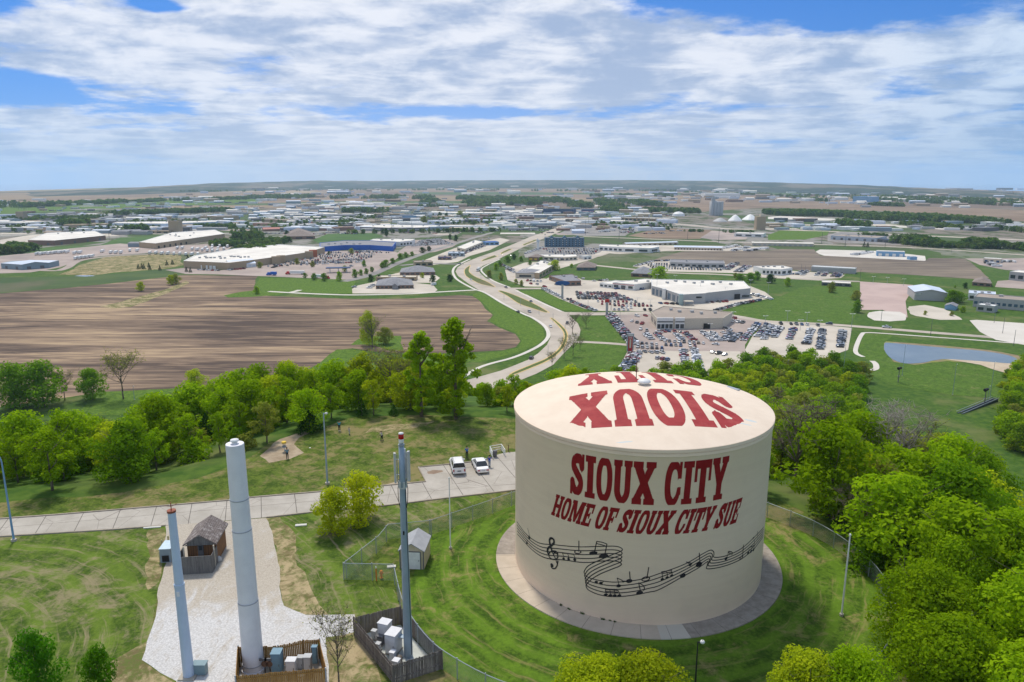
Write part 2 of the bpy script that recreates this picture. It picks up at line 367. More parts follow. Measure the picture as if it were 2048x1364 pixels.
# ------------------------------------------------------------------ terrain
def build_ground():
    rs = [0, 15, 30] + [30 + 3.2 * i for i in range(1, 120)]
    r = rs[-1]
    while r < 900: r += 12; rs.append(r)
    na = 720; th = np.linspace(0, 2 * PI, na, endpoint=False)
    az_ = np.arctan2(np.sin(th), np.cos(th))
    k = np.clip(np.abs(az_) / .62, 0, 1)
    rmax = 15500 * (1 - k ** 1.3) + 6900 * k ** 1.3
    far = [(r * (rmax / r) ** (i / 30)) for i in range(1, 31)]
    rows = [np.full(na, q) for q in rs[1:]] + far
    Rr = np.array(rows); Tt = np.broadcast_to(th, Rr.shape)
    X = Rr * np.sin(Tt); Y = Rr * np.cos(Tt); Z = height(X, Y)
    vs = np.stack([X, Y, Z], -1).reshape(-1, 3); vs = np.vstack([vs, [[0, 0, 0]]])
    nr = len(rows); i = np.arange(nr - 1)[:, None] * na; j = np.arange(na)[None, :]; j2 = (j + 1) % na
    q = np.stack([i + j, i + na + j, i + na + j2, i + j2], -1).reshape(-1, 4)
    q = q[:, ::-1]
    m = me_np('ground', vs, q, GR, True)
    tri = [[len(vs) - 1, int((a + 1) % na), int(a)] for a in range(na)]
    bm = bmesh.new(); bm.from_mesh(m); bm.verts.ensure_lookup_table()
    for t in tri: bm.faces.new([bm.verts[a] for a in t]).smooth = True
    bmesh.ops.recalc_face_normals(bm, faces=bm.faces); bm.faces.ensure_lookup_table()
    if bm.faces[0].normal.z < 0: bmesh.ops.reverse_faces(bm, faces=bm.faces)
    bm.to_mesh(m); bm.free()
    tag(link(bpy.data.objects.new('ground', m)), 'green valley floor and hill running out to the horizon', kind='structure')
build_ground()
# far bluffs along the skyline
def hills(name, base, crest, mtl, seed, label, rough=1.0):
    """base / crest: (px, py) lines; the crest stands at the distance where the line base+back falls"""
    n = 420; xs = np.linspace(-160, 2210, n); bx, by = zip(*base); cx_, cy_ = zip(*crest)
    rng = np.random.default_rng(seed); ph = rng.uniform(0, 6, 12)
    vs = []; prof = [0, .12, .3, .5, .7, .88, 1.0, 1.25, 1.6]; hs = [0, .28, .52, .72, .87, .96, 1.0, .8, -.3]
    for i, x in enumerate(xs):
        yb = np.interp(x, bx, by); yc = np.interp(x, cx_, cy_)
        X0, Y0 = V(x, yb); r = ray(x, yc); Yc = Y0 * 1.28; X1 = r[0] / r[1] * Yc; zc_ = HC + r[2] / r[1] * Yc
        wob = sum(math.sin(x * (.006 * (q + 1) ** 1.25) + ph[q]) / (q + 2) for q in range(10)) * rough
        for p, h in zip(prof, hs):
            fx = X0 + (X1 - X0) * p; fy = Y0 + (Yc - Y0) * p
            hh = (zc_ - VZ) * h + (wob * 6 + math.sin(x * .11 + p * 9 + ph[3]) * 2.5 * rough) * min(h, .9) * (1 if h > 0 else 0)
            vs.append((fx, fy, VZ - .5 + hh))
    k = len(prof); fs = np.array([[i * k + j, (i + 1) * k + j, (i + 1) * k + j + 1, i * k + j + 1] for i in range(n - 1) for j in range(k - 1)])
    tag(link(bpy.data.objects.new(name, me_np(name, vs, fs, mtl, True))), label, kind='structure')
HILLM, g, bs, P = raw('wooded_bluff')
hc = g.mix(g.ss(g.noise(g.map(P, (1, .35, 1)), .0028, 6, .68), .46, .58), (.022, .045, .030), (.15, .13, .10)); hc = g.mix(g.ss(g.noise(g.map(P, (1, .3, 1), loc=(900, 0, 0)), .006, 5, .7), .58, .70), hc, (.06, .09, .045))
g.put(bs.inputs['Base Color'], hc)
HILLD, g, bs, P = raw('dark_bluff')
g.put(bs.inputs['Base Color'], g.mix(g.ss(g.noise(g.map(P, (1, .35, 1)), .003, 5, .65), .5, .68), (.018, .038, .026), (.08, .08, .06)))
hills('hills', [(-160, 398), (0, 396), (250, 388), (520, 380), (800, 374), (1024, 372), (1300, 376), (1536, 382), (1800, 388), (2048, 397), (2210, 402)],
      [(-160, 396), (0, 389), (200, 379), (420, 367), (620, 361), (760, 361.5), (1024, 360), (1300, 360.5), (1500, 363), (1700, 369), (1900, 378), (2048, 386), (2210, 396)], HILLM, 3, 'low wooded bluffs along the skyline', .5)
hills('hills', [(-160, 402), (0, 399), (300, 388), (520, 381), (900, 376.5), (1200, 377.5), (1536, 385), (1800, 391), (2048, 399.5), (2210, 405)],
      [(-160, 400), (0, 393), (300, 380), (480, 373), (700, 369), (900, 368), (1200, 369), (1536, 374), (1800, 381), (2048, 389), (2210, 396)], HILLD, 9, 'dark lower ridge in front of the skyline bluffs', .8)

# ------------------------------------------------------------------ ground cover, hilltop
FENCE = [tuple(p) for p in smooth_line([Vector(q) for q in ((-9.3, 77.1), (-3.5, 81.8), (.8, 85.4), (7, 89.6), (14, 91.6), (21, 90.4), (26.5, 86.6), (30.6, 81.6), (34.2, 76.6), (35.9, 71), (36.1, 65.8), (34.6, 60), (31.2, 54.6), (26, 50.4), (19, 47.6), (11.5, 46.9), (4.5, 47.9), (-.9, 49.9), (-5.4, 53.4), (-7.6, 56.2), (-9.6, 60), G(800, 1215))], 5)]
def poly(pts, z=0.0): return [G(x, y, z) for x, y in pts]
sheet('lawn', [(-140, 64)] + [tuple(e) for e in EDGE[1:11]] + [(13, 108.5), (24.5, 97), (32.5, 88), (38, 79.5), (40, 70), (40, 61.5), (37, 52), (30.5, 43), (28, 10), (-140, 10)], .004, LAWN, 'hilltop lawn of worn mown grass', seg=4, jit=.5)
sheet('grass', FENCE, .020, LAWN2, 'bright mown grass in rings round the tank')
sheet('grass', poly([(-300, 1090), (0, 1073), (100, 1067), (227, 1059), (331, 1051), (331, 1090), (329, 1125), (315, 1176), (308, 1230), (302, 1280), (283, 1325), (330, 1420), (-400, 1420)]), .008, LAWN3, 'patchy grass between the road and the gravel', seg=2, jit=.12)
sheet('grass', poly([(533, 1035), (619, 1025), (773, 1011), (869, 999), (1000, 984), (870, 1035), (775, 1079), (688, 1160), (788, 1180), (800, 1215), (709, 1232), (640, 1230), (600, 1225), (560, 1213), (552, 1125), (545, 1080)]), .008, LAWN3, 'patchy grass beside the gravel drive', seg=2, jit=.25)
sheet('dry_verge', poly([(533, 1036), (560, 1032), (588, 1075), (600, 1130), (622, 1190), (660, 1232), (600, 1228), (560, 1213), (552, 1125), (545, 1080)]), .014, DRY, 'strawy dry verge along the gravel', seg=1.5, jit=.35)
sheet('dry_verge', poly([(280, 1290), (302, 1278), (290, 1322), (330, 1352), (360, 1366), (380, 1440), (180, 1440), (215, 1330)]), .014, DRY, 'bare strawy bank by the gravel edge', seg=1.5, jit=.3)
sheet('dry_verge', poly([(640, 1262), (720, 1258), (745, 1300), (760, 1364), (780, 1480), (640, 1480), (655, 1320), (650, 1285)]), .014, DRY, 'strawy ground between the two plank enclosures', seg=1.5, jit=.2)
sheet('dry_verge', poly([(296, 1060), (330, 1056), (332, 1100), (327, 1150), (300, 1180), (290, 1130), (300, 1100)]), .012, DRY, 'dry grass beside the hut', seg=1.2, jit=.3)
sheet('gravel', poly([(331, 1051), (533, 1036), (549, 1080), (556, 1125), (566, 1213), (612, 1230), (709, 1229), (722, 1262), (650, 1275), (660, 1330), (655, 1364), (660, 1500), (350, 1500), (350, 1364), (318, 1347), (283, 1320), (306, 1250), (318, 1176), (331, 1125)]), .016, GRAVEL, 'white gravel yard round the poles', seg=1.2, jit=.14)
sheet('bare_ground', poly([(520, 912), (560, 878), (640, 852), (600, 875), (590, 888), (605, 905), (580, 918), (540, 925)]), .012, DIRT, 'bare dirt worn round the disc golf basket', seg=1.5, jit=.3)
sheet('bare_ground', poly([(728, 866), (745, 853), (790, 848), (840, 846), (868, 843), (850, 852), (800, 860), (775, 868), (745, 862)]), .012, DRY, 'worn pale patch on the far lawn', seg=2, jit=.35)
sheet('bare_ground', poly([(860, 1000), (852, 966), (795, 962), (776, 968), (780, 972)]), .012, DIRT, 'bare earth beside the road by the tall pole', seg=1.2, jit=.2)
# plateau road with kerbs and joints
RA = Vector(G(0, 1056)); RB = Vector(G(869, 982)); RD = (RB - RA).normalized(); RN = Vector((-RD.y, RD.x))
m, g, bs, P = raw('road_slabs', .9)
cc = g.mix(g.ss(g.noise(P, .3, 7, .65), .35, .7), (.36, .33, .285), (.45, .415, .365)); cc = g.mix(g.m('MULTIPLY', g.ss(g.noise(P, .9, 6, .7), .58, .75), .5), cc, (.27, .235, .195))
rr = g.map(P, (1, 1, 1)); rx, ry, rz = g.xyz(P)
u = g.m('ADD', g.m('MULTIPLY', rx, RD.x), g.m('MULTIPLY', ry, RD.y)); v = g.m('ADD', g.m('MULTIPLY', rx, RN.x), g.m('MULTIPLY', ry, RN.y))
def seam(x, per, off, wd):
    return g.m('LESS_THAN', g.m('ABSOLUTE', g.m('SUBTRACT', g.m('FRACT', g.m('DIVIDE', g.m('ADD', x, off), per)), .5)), wd / per)
v0 = RA.dot(RN)
j = g.m('MAXIMUM', seam(g.m('ADD', u, g.m('MULTIPLY', v, .12)), 4.1, 0, .045), g.m('LESS_THAN', g.m('ABSOLUTE', g.m('SUBTRACT', v, v0)), .03))
cc = g.mix(g.m('MULTIPLY', j, .8), cc, (.09, .08, .07))
cr = g.new('ShaderNodeTexVoronoi', feature='DISTANCE_TO_EDGE'); g.put(cr.inputs['Vector'], P); cr.inputs['Scale'].default_value = .22
cc = g.mix(g.m('MULTIPLY', g.m('LESS_THAN', cr.outputs['Distance'], .006), .5), cc, (.12, .10, .09))
g.put(bs.inputs['Base Color'], cc); ROAD = m
up = [(-250, 1056), (0, 1038.7), (120, 1030), (240, 1020), (453, 1002), (512, 995), (657, 983), (852, 964)]
lot = [(838, 935), (870, 932), (902, 929), (940, 925), (977, 920), (990, 911), (1008, 906), (1050, 902), (1120, 896)]
lo_ = [(1120, 970), (1024, 981), (960, 988), (869, 999), (773, 1011), (619, 1025), (533, 1035), (331, 1051), (227, 1059), (0, 1073), (-250, 1092)]
sheet('road', poly(up + lot + lo_), .024, ROAD, 'jointed concrete road and car park on the hilltop')
KERB = mat('kerb_concrete', (.36, .31, .25), (.28, .24, .19), .8, .9, world=True)
def kerb(pts, label):
    P = [Vector(G(*p)) for p in pts]; b = B(); n = len(P)
    for w_, z in ((.0, 0),): pass
    vs = []
    for i, p in enumerate(P):
        d = (P[min(i + 1, n - 1)] - P[max(i - 1, 0)]).normalized(); nn = Vector((-d.y, d.x))
        for o, z in ((-.02, -.02), (-.02, .13), (.18, .13), (.20, -.02)): q = p + nn * o; vs.append((q.x, q.y, z))
    fs = []
    for i in range(n - 1):
        for k in range(3): fs.append([i * 4 + k, i * 4 + k + 1, (i + 1) * 4 + k + 1, (i + 1) * 4 + k])
    tag(b.add(vs, fs).ob('kerb', KERB), label, kind='structure')
kerb(up + lot[:5], 'raised kerb along the far side of the road')
kerb([(331, 1051), (227, 1059), (0, 1073), (-250, 1092)], 'low kerb along the near side of the road')
kerb([(1120, 970), (1024, 981), (869, 999), (773, 1011), (619, 1025), (533, 1035)], 'low kerb by the two street trees')
sheet('road_stain', poly([(854, 944), (866, 940), (884, 941), (886, 944), (868, 948), (856, 948)]), .028, mat('mud', (.22, .155, .11), (.27, .20, .14), 1, .95, world=True), 'brown mud stain on the car park', seg=.5, jit=.1)
# the walkway round the tank
m, g, bs, P = raw('walk_slabs', .9)
x, y, z = g.xyz(P); ang = g.m('ARCTAN2', g.m('SUBTRACT', y, CY), g.m('SUBTRACT', x, CX))
cc = g.mix(g.ss(g.noise(P, .5, 7, .65), .3, .7), (.44, .37, .29), (.52, .44, .35))
darkening = g.ss(g.m('ADD', ang, g.m('MULTIPLY', g.noise(P, .3, 4, .6), .25)), -1.42, -1.36)  # the tank's shadow over the right-hand slabs, painted in as a darker colour
cc = g.mix(darkening, cc, g.mix(g.ss(g.noise(P, 1.2, 7, .7), .35, .65), (.25, .215, .18), (.34, .30, .255)))
new = g.m('MULTIPLY', g.m('GREATER_THAN', ang, -1.58), g.m('LESS_THAN', ang, -1.40)); cc = g.mix(new, cc, (.50, .46, .39))
cc = g.mix(g.m('MULTIPLY', g.m('LESS_THAN', g.m('ABSOLUTE', g.m('SUBTRACT', g.m('FRACT', g.m('MULTIPLY', ang, 5.6)), .5)), .008), .75), cc, (.12, .10, .09))
g.put(bs.inputs['Base Color'], cc)
b = B(); b.lathe([(TR - .3, .10), (WR, .10), (WR + .02, -.02)], 128, (CX, CY, 0)); tag(b.ob('walkway', m), 'ring of concrete slabs round the foot of the tank', kind='structure')

# ------------------------------------------------------------------ ground cover, valley
LZ = {}
def vs_(name, pts, mtl, layer, label, jit=0, seg=None):
    LZ['n'] = LZ.get('n', 0) + 1
    return sheet(name, [V(x, y) for x, y in pts], VZ + .04 * layer + .0005 * LZ['n'], mtl, label, jit=jit, seg=seg)
vs_('field', [(-260, 612), (0, 587), (150, 574), (219, 567), (300, 558), (370, 550), (515, 551), (508, 570), (512, 586), (535, 592), (620, 594.5), (712, 598), (820, 597), (920, 590), (945, 592), (962, 606), (985, 630), (976, 642), (1000, 655), (1030, 668), (1041, 682), (1032, 694), (1005, 700), (950, 704), (880, 707), (790, 706), (740, 702), (704, 696), (688, 698), (674, 702), (660, 712), (640, 728), (600, 746), (550, 762), (512, 768), (440, 775), (300, 780), (195, 785), (100, 800), (-100, 830), (-300, 850)], SOIL, 1, 'wide ploughed brown field', jit=1.2, seg=12)
vs_('grass', [(200, 613), (240, 604), (290, 590), (340, 576), (372, 562), (380, 566), (345, 582), (300, 600), (262, 614), (225, 617)], DRY, 2, 'grassy strip running into the ploughed field', .8, 8)
vs_('grass', [(447, 591), (480, 584), (520, 580), (540, 583), (560, 590), (500, 594), (455, 595)], LUSH, 2, 'small green hollow at the edge of the field', .6, 8)
vs_('grass', [(535, 592), (524, 584), (509, 572), (520, 556), (600, 557), (700, 559), (712, 563), (704, 578), (707, 587), (640, 588), (600, 583), (575, 586)], LUSH, 2, 'bright green plot beside the white lane')
vs_('grass', [(960, 582), (1000, 607), (1040, 628), (1066, 640), (1085, 655), (1090, 675), (1075, 690), (1030, 706), (960, 725), (935, 722), (900, 716), (950, 708), (1010, 702), (1036, 696), (1044, 682), (1032, 666), (1000, 653), (980, 642), (988, 630), (965, 605), (945, 590)], LUSH, 1.5, 'green verge between the field and the boulevard')
vs_('grass', [(674, 699), (700, 699), (790, 709), (900, 712), (960, 712), (900, 745), (760, 752), (660, 758), (560, 766), (632, 732)], LUSH, 1.7, 'bright green meadow at the foot of the hill', 1, 10)
vs_('grass', [(745, 690), (700, 690), (718, 678), (760, 672), (800, 672), (806, 700), (780, 702)], LUSH, 1.9, 'weedy green patch under the field tree', .8, 5)
vs_('grass', [(190, 785), (300, 779), (440, 773), (520, 767), (560, 764), (620, 790), (400, 830), (150, 830)], LUSH, 1.7, 'green strip along the bottom of the field', 1, 8)
vs_('grass', [(0, 586), (150, 573), (219, 566), (370, 549), (510, 550), (440, 546), (380, 542), (330, 538), (240, 547), (140, 553), (0, 555), (-200, 560), (-200, 606)], mat('dark_pasture', (.035, .075, .015), (.065, .105, .022), .02, .95, c3=(.10, .10, .05), world=True), .6, 'dark green pasture behind the ploughed field')
vs_('grass', [(130, 545), (160, 530), (210, 514), (300, 509), (360, 511), (366, 530), (330, 538), (230, 545), (180, 552), (120, 549)], DRY, 1, 'tan grassy hump beside the pasture', 2, 15)
vs_('pond', [(148, 552), (160, 550.5), (185, 550.5), (190, 552), (170, 553.5)], WATER, 1.6, 'tiny pond in the pasture')
def vstrip(name, pts, wd, mtl, layer, label):
    LZ['n'] = LZ.get('n', 0) + 1
    return strip(name, [V(*p) for p in pts], wd, VZ + .04 * layer + .0005 * LZ['n'], mtl, label)
# boulevard
RL = [(918, 764), (950, 756), (1000, 742), (1024, 733), (1056, 720), (1076, 707), (1094, 690), (1101, 675), (1100, 662), (1086, 646), (1064, 633), (1040, 622), (1010, 608), (985, 594), (959, 581), (935, 566), (916, 552), (911, 543), (915, 535), (928, 526), (960, 513), (990, 503), (1020, 491), (1060, 474), (1100, 460), (1130, 448), (1150, 439)]
RR = [(1180, 439), (1155, 450), (1120, 463), (1090, 476), (1045, 495), (1020, 507), (985, 524), (965, 532), (958, 539), (960, 546), (971, 556), (1006, 571), (1032, 579), (1065, 595), (1104, 614), (1134, 626), (1143, 635), (1156, 647), (1161, 660), (1159, 672), (1150, 685), (1131, 703), (1106, 730), (1074, 747), (1030, 765), (960, 795)]
vs_('road', RL + RR, ROADV, 2.2, 'wide divided boulevard of pale concrete')
MED = mat('median_grass', (.10, .12, .03), (.07, .12, .02), .05, .95, c3=(.16, .13, .06), world=True)
for i, (pp, lb) in enumerate([([(941, 530), (930, 538), (929, 546), (934, 554), (959, 567.5), (990, 574.5), (976, 564.5), (950, 553), (939, 544), (939, 537)], 'curved grass median at the bend of the boulevard'),
    ([(996, 582), (1016, 593), (1037, 607), (1065, 617), (1092, 625.5), (1096, 623.5), (1065, 606), (1026, 589), (1002, 581.5)], 'long grass median before the junction'),
    ([(1100, 636), (1106, 637), (1124, 652), (1134, 665), (1134, 680), (1124, 700), (1099, 720), (1061, 737), (1024, 751), (1024, 746), (1059, 731), (1094, 716), (1117, 698), (1127, 680), (1127, 665), (1115, 650)], 'curving grass median nearest the hill'),
    ([(963, 523), (994, 513.5), (989, 510.5), (967, 519)], 'short grass median up the boulevard'), ([(1002, 508.5), (1024, 498.5), (1018, 498), (1003, 505)], 'small grass island farther up the boulevard'),
    ([(1048, 491), (1075, 480), (1070, 479.5), (1046, 489)], 'far grass median by the hotel')]):
    vs_('median', pp, MED, 3.2, lb)
    vstrip('kerb_line', pp + [pp[0]], .9, mat('yellow_kerb', (.62, .45, .20), (.52, .38, .18), .2, .9, world=True), 3.5, 'yellowish kerb round the ' + lb)
vstrip('path', [(905, 770), (959, 735), (1024, 716), (1061, 701), (1086, 686), (1097, 670), (1089, 652), (1066, 636), (1045, 627), (1006, 607), (971, 586), (948, 578), (920, 563), (909, 553), (906, 541), (914, 531), (940, 518)], 2.6, PALEV, 2.6, 'pale footpath along the field side of the boulevard')
vstrip('path', [(1123, 623), (1080, 604), (1032, 581)], 2.2, PALEV, 2.6, 'pale footpath in front of the car lots')
vstrip('path', [(1020, 575), (985, 561), (966, 546), (963, 538), (975, 530), (1000, 518)], 2.2, PALEV, 2.6, 'pale footpath round the outside of the bend')
vstrip('lane', [(537, 583), (600, 586.5), (660, 589), (712, 590), (812, 588), (880, 584), (952, 580)], 5, PALEV, 2.5, 'narrow white lane behind the ploughed field')
vstrip('lane', [(575, 586), (590, 583), (600, 580)], 5, PALEV, 2.45, 'stub of the white lane')
vstrip('road', [(1125, 627), (1180, 628), (1240, 627), (1302, 626)], 12, ROADV, 2.7, 'side street between the two nearest car lots')
vstrip('road', [(1150, 684), (1176, 684.5), (1220, 687), (1256, 690)], 5.5, ROADV, 2.7, 'access lane to the pylon sign')
vstrip('road', [(1018, 577), (1084, 577), (1140, 576)], 9, ROADV, 2.8, 'street crossing to the restaurant')
vstrip('road', [(800, 531), (850, 527), (900, 528), (928, 528)], 10, GREYV, 2.3, 'street joining the boulevard from the office park')
vstrip('road', [(687, 563), (720, 556), (750, 547), (787, 530), (825, 515), (862, 502), (912, 487), (950, 475), (985, 465)], 10, GREYV, 2.35, 'grey street behind the office park')
vstrip('road', [(1430, 626), (1480, 634), (1536, 643), (1640, 648), (1726, 654), (1836, 663), (1950, 672), (2048, 680), (2120, 687)], 8, ROADV, 2.4, 'street past the pond')
vstrip('path', [(1742, 741), (1752, 737), (1751, 728), (1744, 722)], 3, PALEV, 2.6, 'end of the pale path below the pond')
vstrip('path', [(1727, 714), (1713, 707), (1712, 695), (1723, 670), (1735, 665.5), (1788, 668.5), (1876, 675), (1960, 681), (2048, 688)], 2.6, PALEV, 2.6, 'pale path curving above the pond')
vstrip('road', [(1166, 473), (1299, 478), (1450, 484), (1536, 486), (1628, 489), (1740, 492), (1836, 496), (1950, 503), (2048, 510), (2140, 516)], 12, ROADV, 1.4, 'long straight frontage road')
vstrip('highway', [(480, 462), (580, 452), (650, 447), (737, 441.5), (1024, 440), (1116, 442), (1179, 443), (1324, 446), (1449, 457), (1536, 459), (1661, 463), (1836, 471), (2048, 480), (2140, 484)], 26, ROADV, 1.5, 'highway crossing the valley')
vstrip('road', [(500, 455), (740, 452), (900, 450), (1024, 447), (1100, 448)], 12, ROADV, 1.2, 'road beside the highway')
vstrip('road', [(1109, 528), (1150, 519), (1190, 513), (1215, 505), (1232, 500)], 11, ROADV, 1.4, 'street behind the strip mall')
vstrip('road', [(1165, 528), (1260, 538), (1330, 545), (1440, 549), (1540, 555), (1640, 560), (1720, 563)], 9, ROADV, 1.4, 'street past the grey showroom')
vstrip('road', [(-50, 530), (90, 541), (130, 537), (160, 521), (230, 512), (320, 508), (420, 506)], 9, PINKV, 1.4, 'road round the trailer yard')
vstrip('road', [(0, 471), (200, 466), (330, 468), (480, 466)], 10, PALEV, 1.2, 'road by the brick warehouse')
vstrip('airstrip', [(60, 414), (150, 412), (300, 404), (440, 402)], 30, PALEV, 1.2, 'pale runway on the far airfield')
# lots
vs_('car_park', [(1092, 584), (1084, 577), (1095, 556), (1140, 548), (1165, 560), (1198, 562), (1300, 560), (1330, 565), (1400, 568), (1500, 572), (1530, 584), (1546, 596), (1500, 604), (1440, 622), (1425, 627), (1300, 623), (1200, 622), (1170, 618), (1120, 598)], CONCV, 2.0, 'pale concrete lot round the grey showroom')
vs_('car_park', [(1211, 634), (1240, 629), (1300, 627), (1425, 627), (1440, 632), (1530, 640), (1536, 643), (1504, 668), (1490, 690), (1490, 750), (1370, 755), (1232, 750), (1250, 712), (1262, 690), (1243, 662), (1222, 645)], PINKV, 2.1, 'pinkish lot round the tan showroom')
vs_('car_park', [(1480, 703), (1300, 702), (1262, 700), (1232, 750), (1370, 758), (1490, 752)], CONCV, 2.15, 'pale apron in front of the nearest car rows')
vs_('car_park', [(1536, 644), (1600, 648), (1660, 652), (1704, 656), (1696, 700), (1640, 720), (1560, 716), (1500, 716), (1490, 700), (1505, 672)], CONCV, 2.05, 'side lot full of parked cars')
vs_('car_park', [(1720, 563), (1826, 570), (1822, 585), (1811, 602), (1815, 635), (1800, 634), (1765, 620), (1720, 620)], mat('pink_gravel', (.42, .31, .28), (.48, .36, .32), .04, .9, world=True), 1.8, 'empty pink paved lot')
vs_('sand', [(1737, 625), (1760, 622), (1800, 624), (1812, 630), (1810, 641), (1780, 643), (1750, 641), (1734, 634)], PALEV, 2, 'pale oval riding ring', .5, 6)
vs_('garden', [(1816, 613), (1850, 610), (1890, 618), (1926, 640), (1880, 640), (1830, 632), (1818, 625)], CONCV, 1.9, 'pale garden beds and paths', 1, 6)
vs_('car_park', [(1939, 641), (1953, 640), (2120, 652), (2160, 700), (2048, 690), (1992, 680), (1971, 670), (1960, 664)], PALEV, 2.6, 'new white concrete car park')
vs_('car_park', [(1995, 562), (2048, 558), (2100, 560), (2100, 582), (2048, 578), (1990, 574)], PINKV, 1.8, 'pink lot at the far right')
vs_('car_park', [(705, 587), (704, 578), (716, 571), (745, 565), (830, 566), (866, 570), (875, 580), (868, 585), (780, 587.5)], CONCV, 2.3, 'pale lot round the hip roofed office')
vs_('car_park', [(745, 565), (770, 552), (800, 545), (868, 548), (880, 556), (868, 566)], CONCV, 1.9, 'lot behind the office')
vs_('car_park', [(367, 536), (440, 541), (512, 530), (620, 516), (650, 502), (780, 501), (805, 508), (790, 520), (765, 535), (748, 548), (700, 560), (610, 556), (512, 552), (440, 549), (372, 548), (330, 540)], PINKV, 1.9, 'huge pinkish store lot')
vs_('car_park', [(795, 505), (815, 490), (830, 480), (900, 478), (918, 486), (905, 494), (870, 504), (820, 510)], PINKV, 2.0, 'far lot full of white cars')
vs_('car_park', [(865, 530), (850, 520), (880, 508), (910, 496), (960, 484), (1000, 476), (1020, 480), (980, 500), (940, 512), (915, 524)], CONCV, 1.9, 'lots round the roadside shops')
vs_('car_park', [(1015, 560), (1010, 540), (1050, 525), (1130, 522), (1175, 512), (1200, 505), (1230, 500), (1180, 520), (1110, 540), (1080, 557), (1150, 560), (1160, 575), (1050, 573)], CONCV, 1.85, 'lots round the strip mall')
vs_('car_park', [(1048, 508), (1075, 494), (1160, 493), (1210, 497), (1200, 505), (1165, 516), (1050, 515)], GREYV, 1.95, 'grey lot in front of the blue hotel')
vs_('car_park', [(1180, 505), (1200, 495), (1260, 490), (1460, 492), (1536, 494), (1530, 500), (1460, 502), (1340, 502), (1240, 508)], CONCV, 1.9, 'lot round the long white sheds')
vs_('car_park', [(1265, 533), (1300, 522), (1345, 520), (1460, 530), (1520, 536), (1512, 548), (1460, 546), (1330, 543)], CONCV, 1.9, 'lot of the low dark showroom')
vs_('car_park', [(1508, 552), (1560, 540), (1620, 544), (1690, 550), (1682, 556), (1640, 559), (1560, 556)], CONCV, 1.9, 'lot by the long grey building')
vs_('car_park', [(1628, 505), (1640, 499), (1760, 502), (1850, 512), (1852, 522), (1780, 519), (1650, 512)], PALEV, 1.5, 'pale yard of the blue building')
vs_('car_park', [(1930, 517), (2048, 516), (2100, 520), (2100, 545), (2010, 540), (1960, 530)], PINKV, 1.5, 'truck yard at the far right')
vs_('car_park', [(1655, 470), (1680, 463), (1760, 467), (1810, 480), (1800, 490), (1690, 486), (1655, 482)], GREYV, 1.5, 'yard of the grey depot')
vs_('car_park', [(1120, 466), (1150, 452), (1320, 450), (1330, 456), (1260, 465), (1250, 472), (1160, 472)], GREYV, 1.6, 'truck stop yard')
vs_('yard', [(-100, 530), (0, 512), (70, 505), (140, 497), (240, 487), (300, 492), (400, 489), (480, 483), (520, 488), (500, 500), (420, 505), (300, 506), (200, 512), (150, 523), (120, 535), (60, 545), (-100, 550)], PINKV, 1.2, 'pink gravel trailer yard')
vs_('yard', [(0, 480), (60, 470), (210, 466), (240, 472), (100, 478), (60, 492), (0, 495)], CONCV, 1.0, 'yard of the brick warehouse')
vs_('field', [(1305, 520), (1365, 503), (1400, 501.5), (1536, 502), (1560, 498), (1627, 499), (1640, 511), (1770, 518), (1850, 522), (1858, 516), (1930, 517), (1960, 540), (1978, 556), (1960, 559), (1840, 551), (1720, 544), (1690, 548), (1560, 538), (1460, 531), (1360, 519)], SOIL2, 1.7, 'grey brown bare field behind the showrooms', 1, 20)
vs_('field', [(1256, 471.5), (1319, 456), (1424, 460), (1400, 478), (1300, 477)], SOIL3, 1.3, 'brown field beside the frontage road')
vs_('yard', [(1400, 476), (1424, 461), (1500, 467), (1492, 479), (1440, 480)], PINKV, 1.3, 'pinkish clearing beside the brown field')
vs_('grass', [(1536, 470), (1560, 461), (1658, 463), (1655, 470), (1610, 479), (1536, 480)], LUSH, 1.2, 'green paddock before the grey depot')
vs_('grass', [(700, 488), (640, 487), (625, 480), (655, 468), (748, 466), (768, 473), (740, 480)], mat('dark_paddock', (.04, .10, .015), (.06, .13, .02), .02, .95, world=True), 1.1, 'dark green paddock with rows of saplings')
vs_('grass', [(0, 500), (50, 497), (200, 490), (240, 475), (390, 470), (300, 480), (240, 490), (130, 502), (30, 515), (-50, 518)], mat('dark_paddock', (.04, .10, .015), (.06, .13, .02), .02, .95), .8, 'dark green verge of the brick warehouse')
for p, mtl, lb in (([(1334, 399), (1440, 392), (1536, 395), (1740, 401), (1745, 410), (1960, 417), (2160, 424), (2160, 445), (1960, 440), (1800, 424), (1536, 414), (1400, 424), (1340, 411)], SOIL3, 'far brown field across the river trees'),
                   ([(512, 398), (600, 393), (824, 392), (880, 402), (662, 403), (512, 407)], SOIL3, 'far tan field'), ([(1060, 393), (1130, 388), (1290, 391), (1300, 395), (1130, 396)], SOIL3, 'far orange tan field'),
                   ([(-60, 418), (60, 410), (250, 400), (520, 398), (520, 404), (300, 414), (0, 428)], LUSH, 'far green airfield'), ([(0, 400), (120, 395), (400, 385), (560, 383), (560, 389), (300, 394), (60, 402)], SOIL3, 'far pale field below the bluffs'),
                   ([(600, 380), (1024, 377), (1300, 379), (1500, 384), (1300, 387), (1024, 384), (650, 385)], SOIL3, 'thin pale fields near the skyline'), ([(1536, 434), (1560, 432), (1680, 438), (1660, 441), (1536, 438)], PALEV, 'pale strip below the river trees')):
    vs_('field', p, mtl, .8, lb)
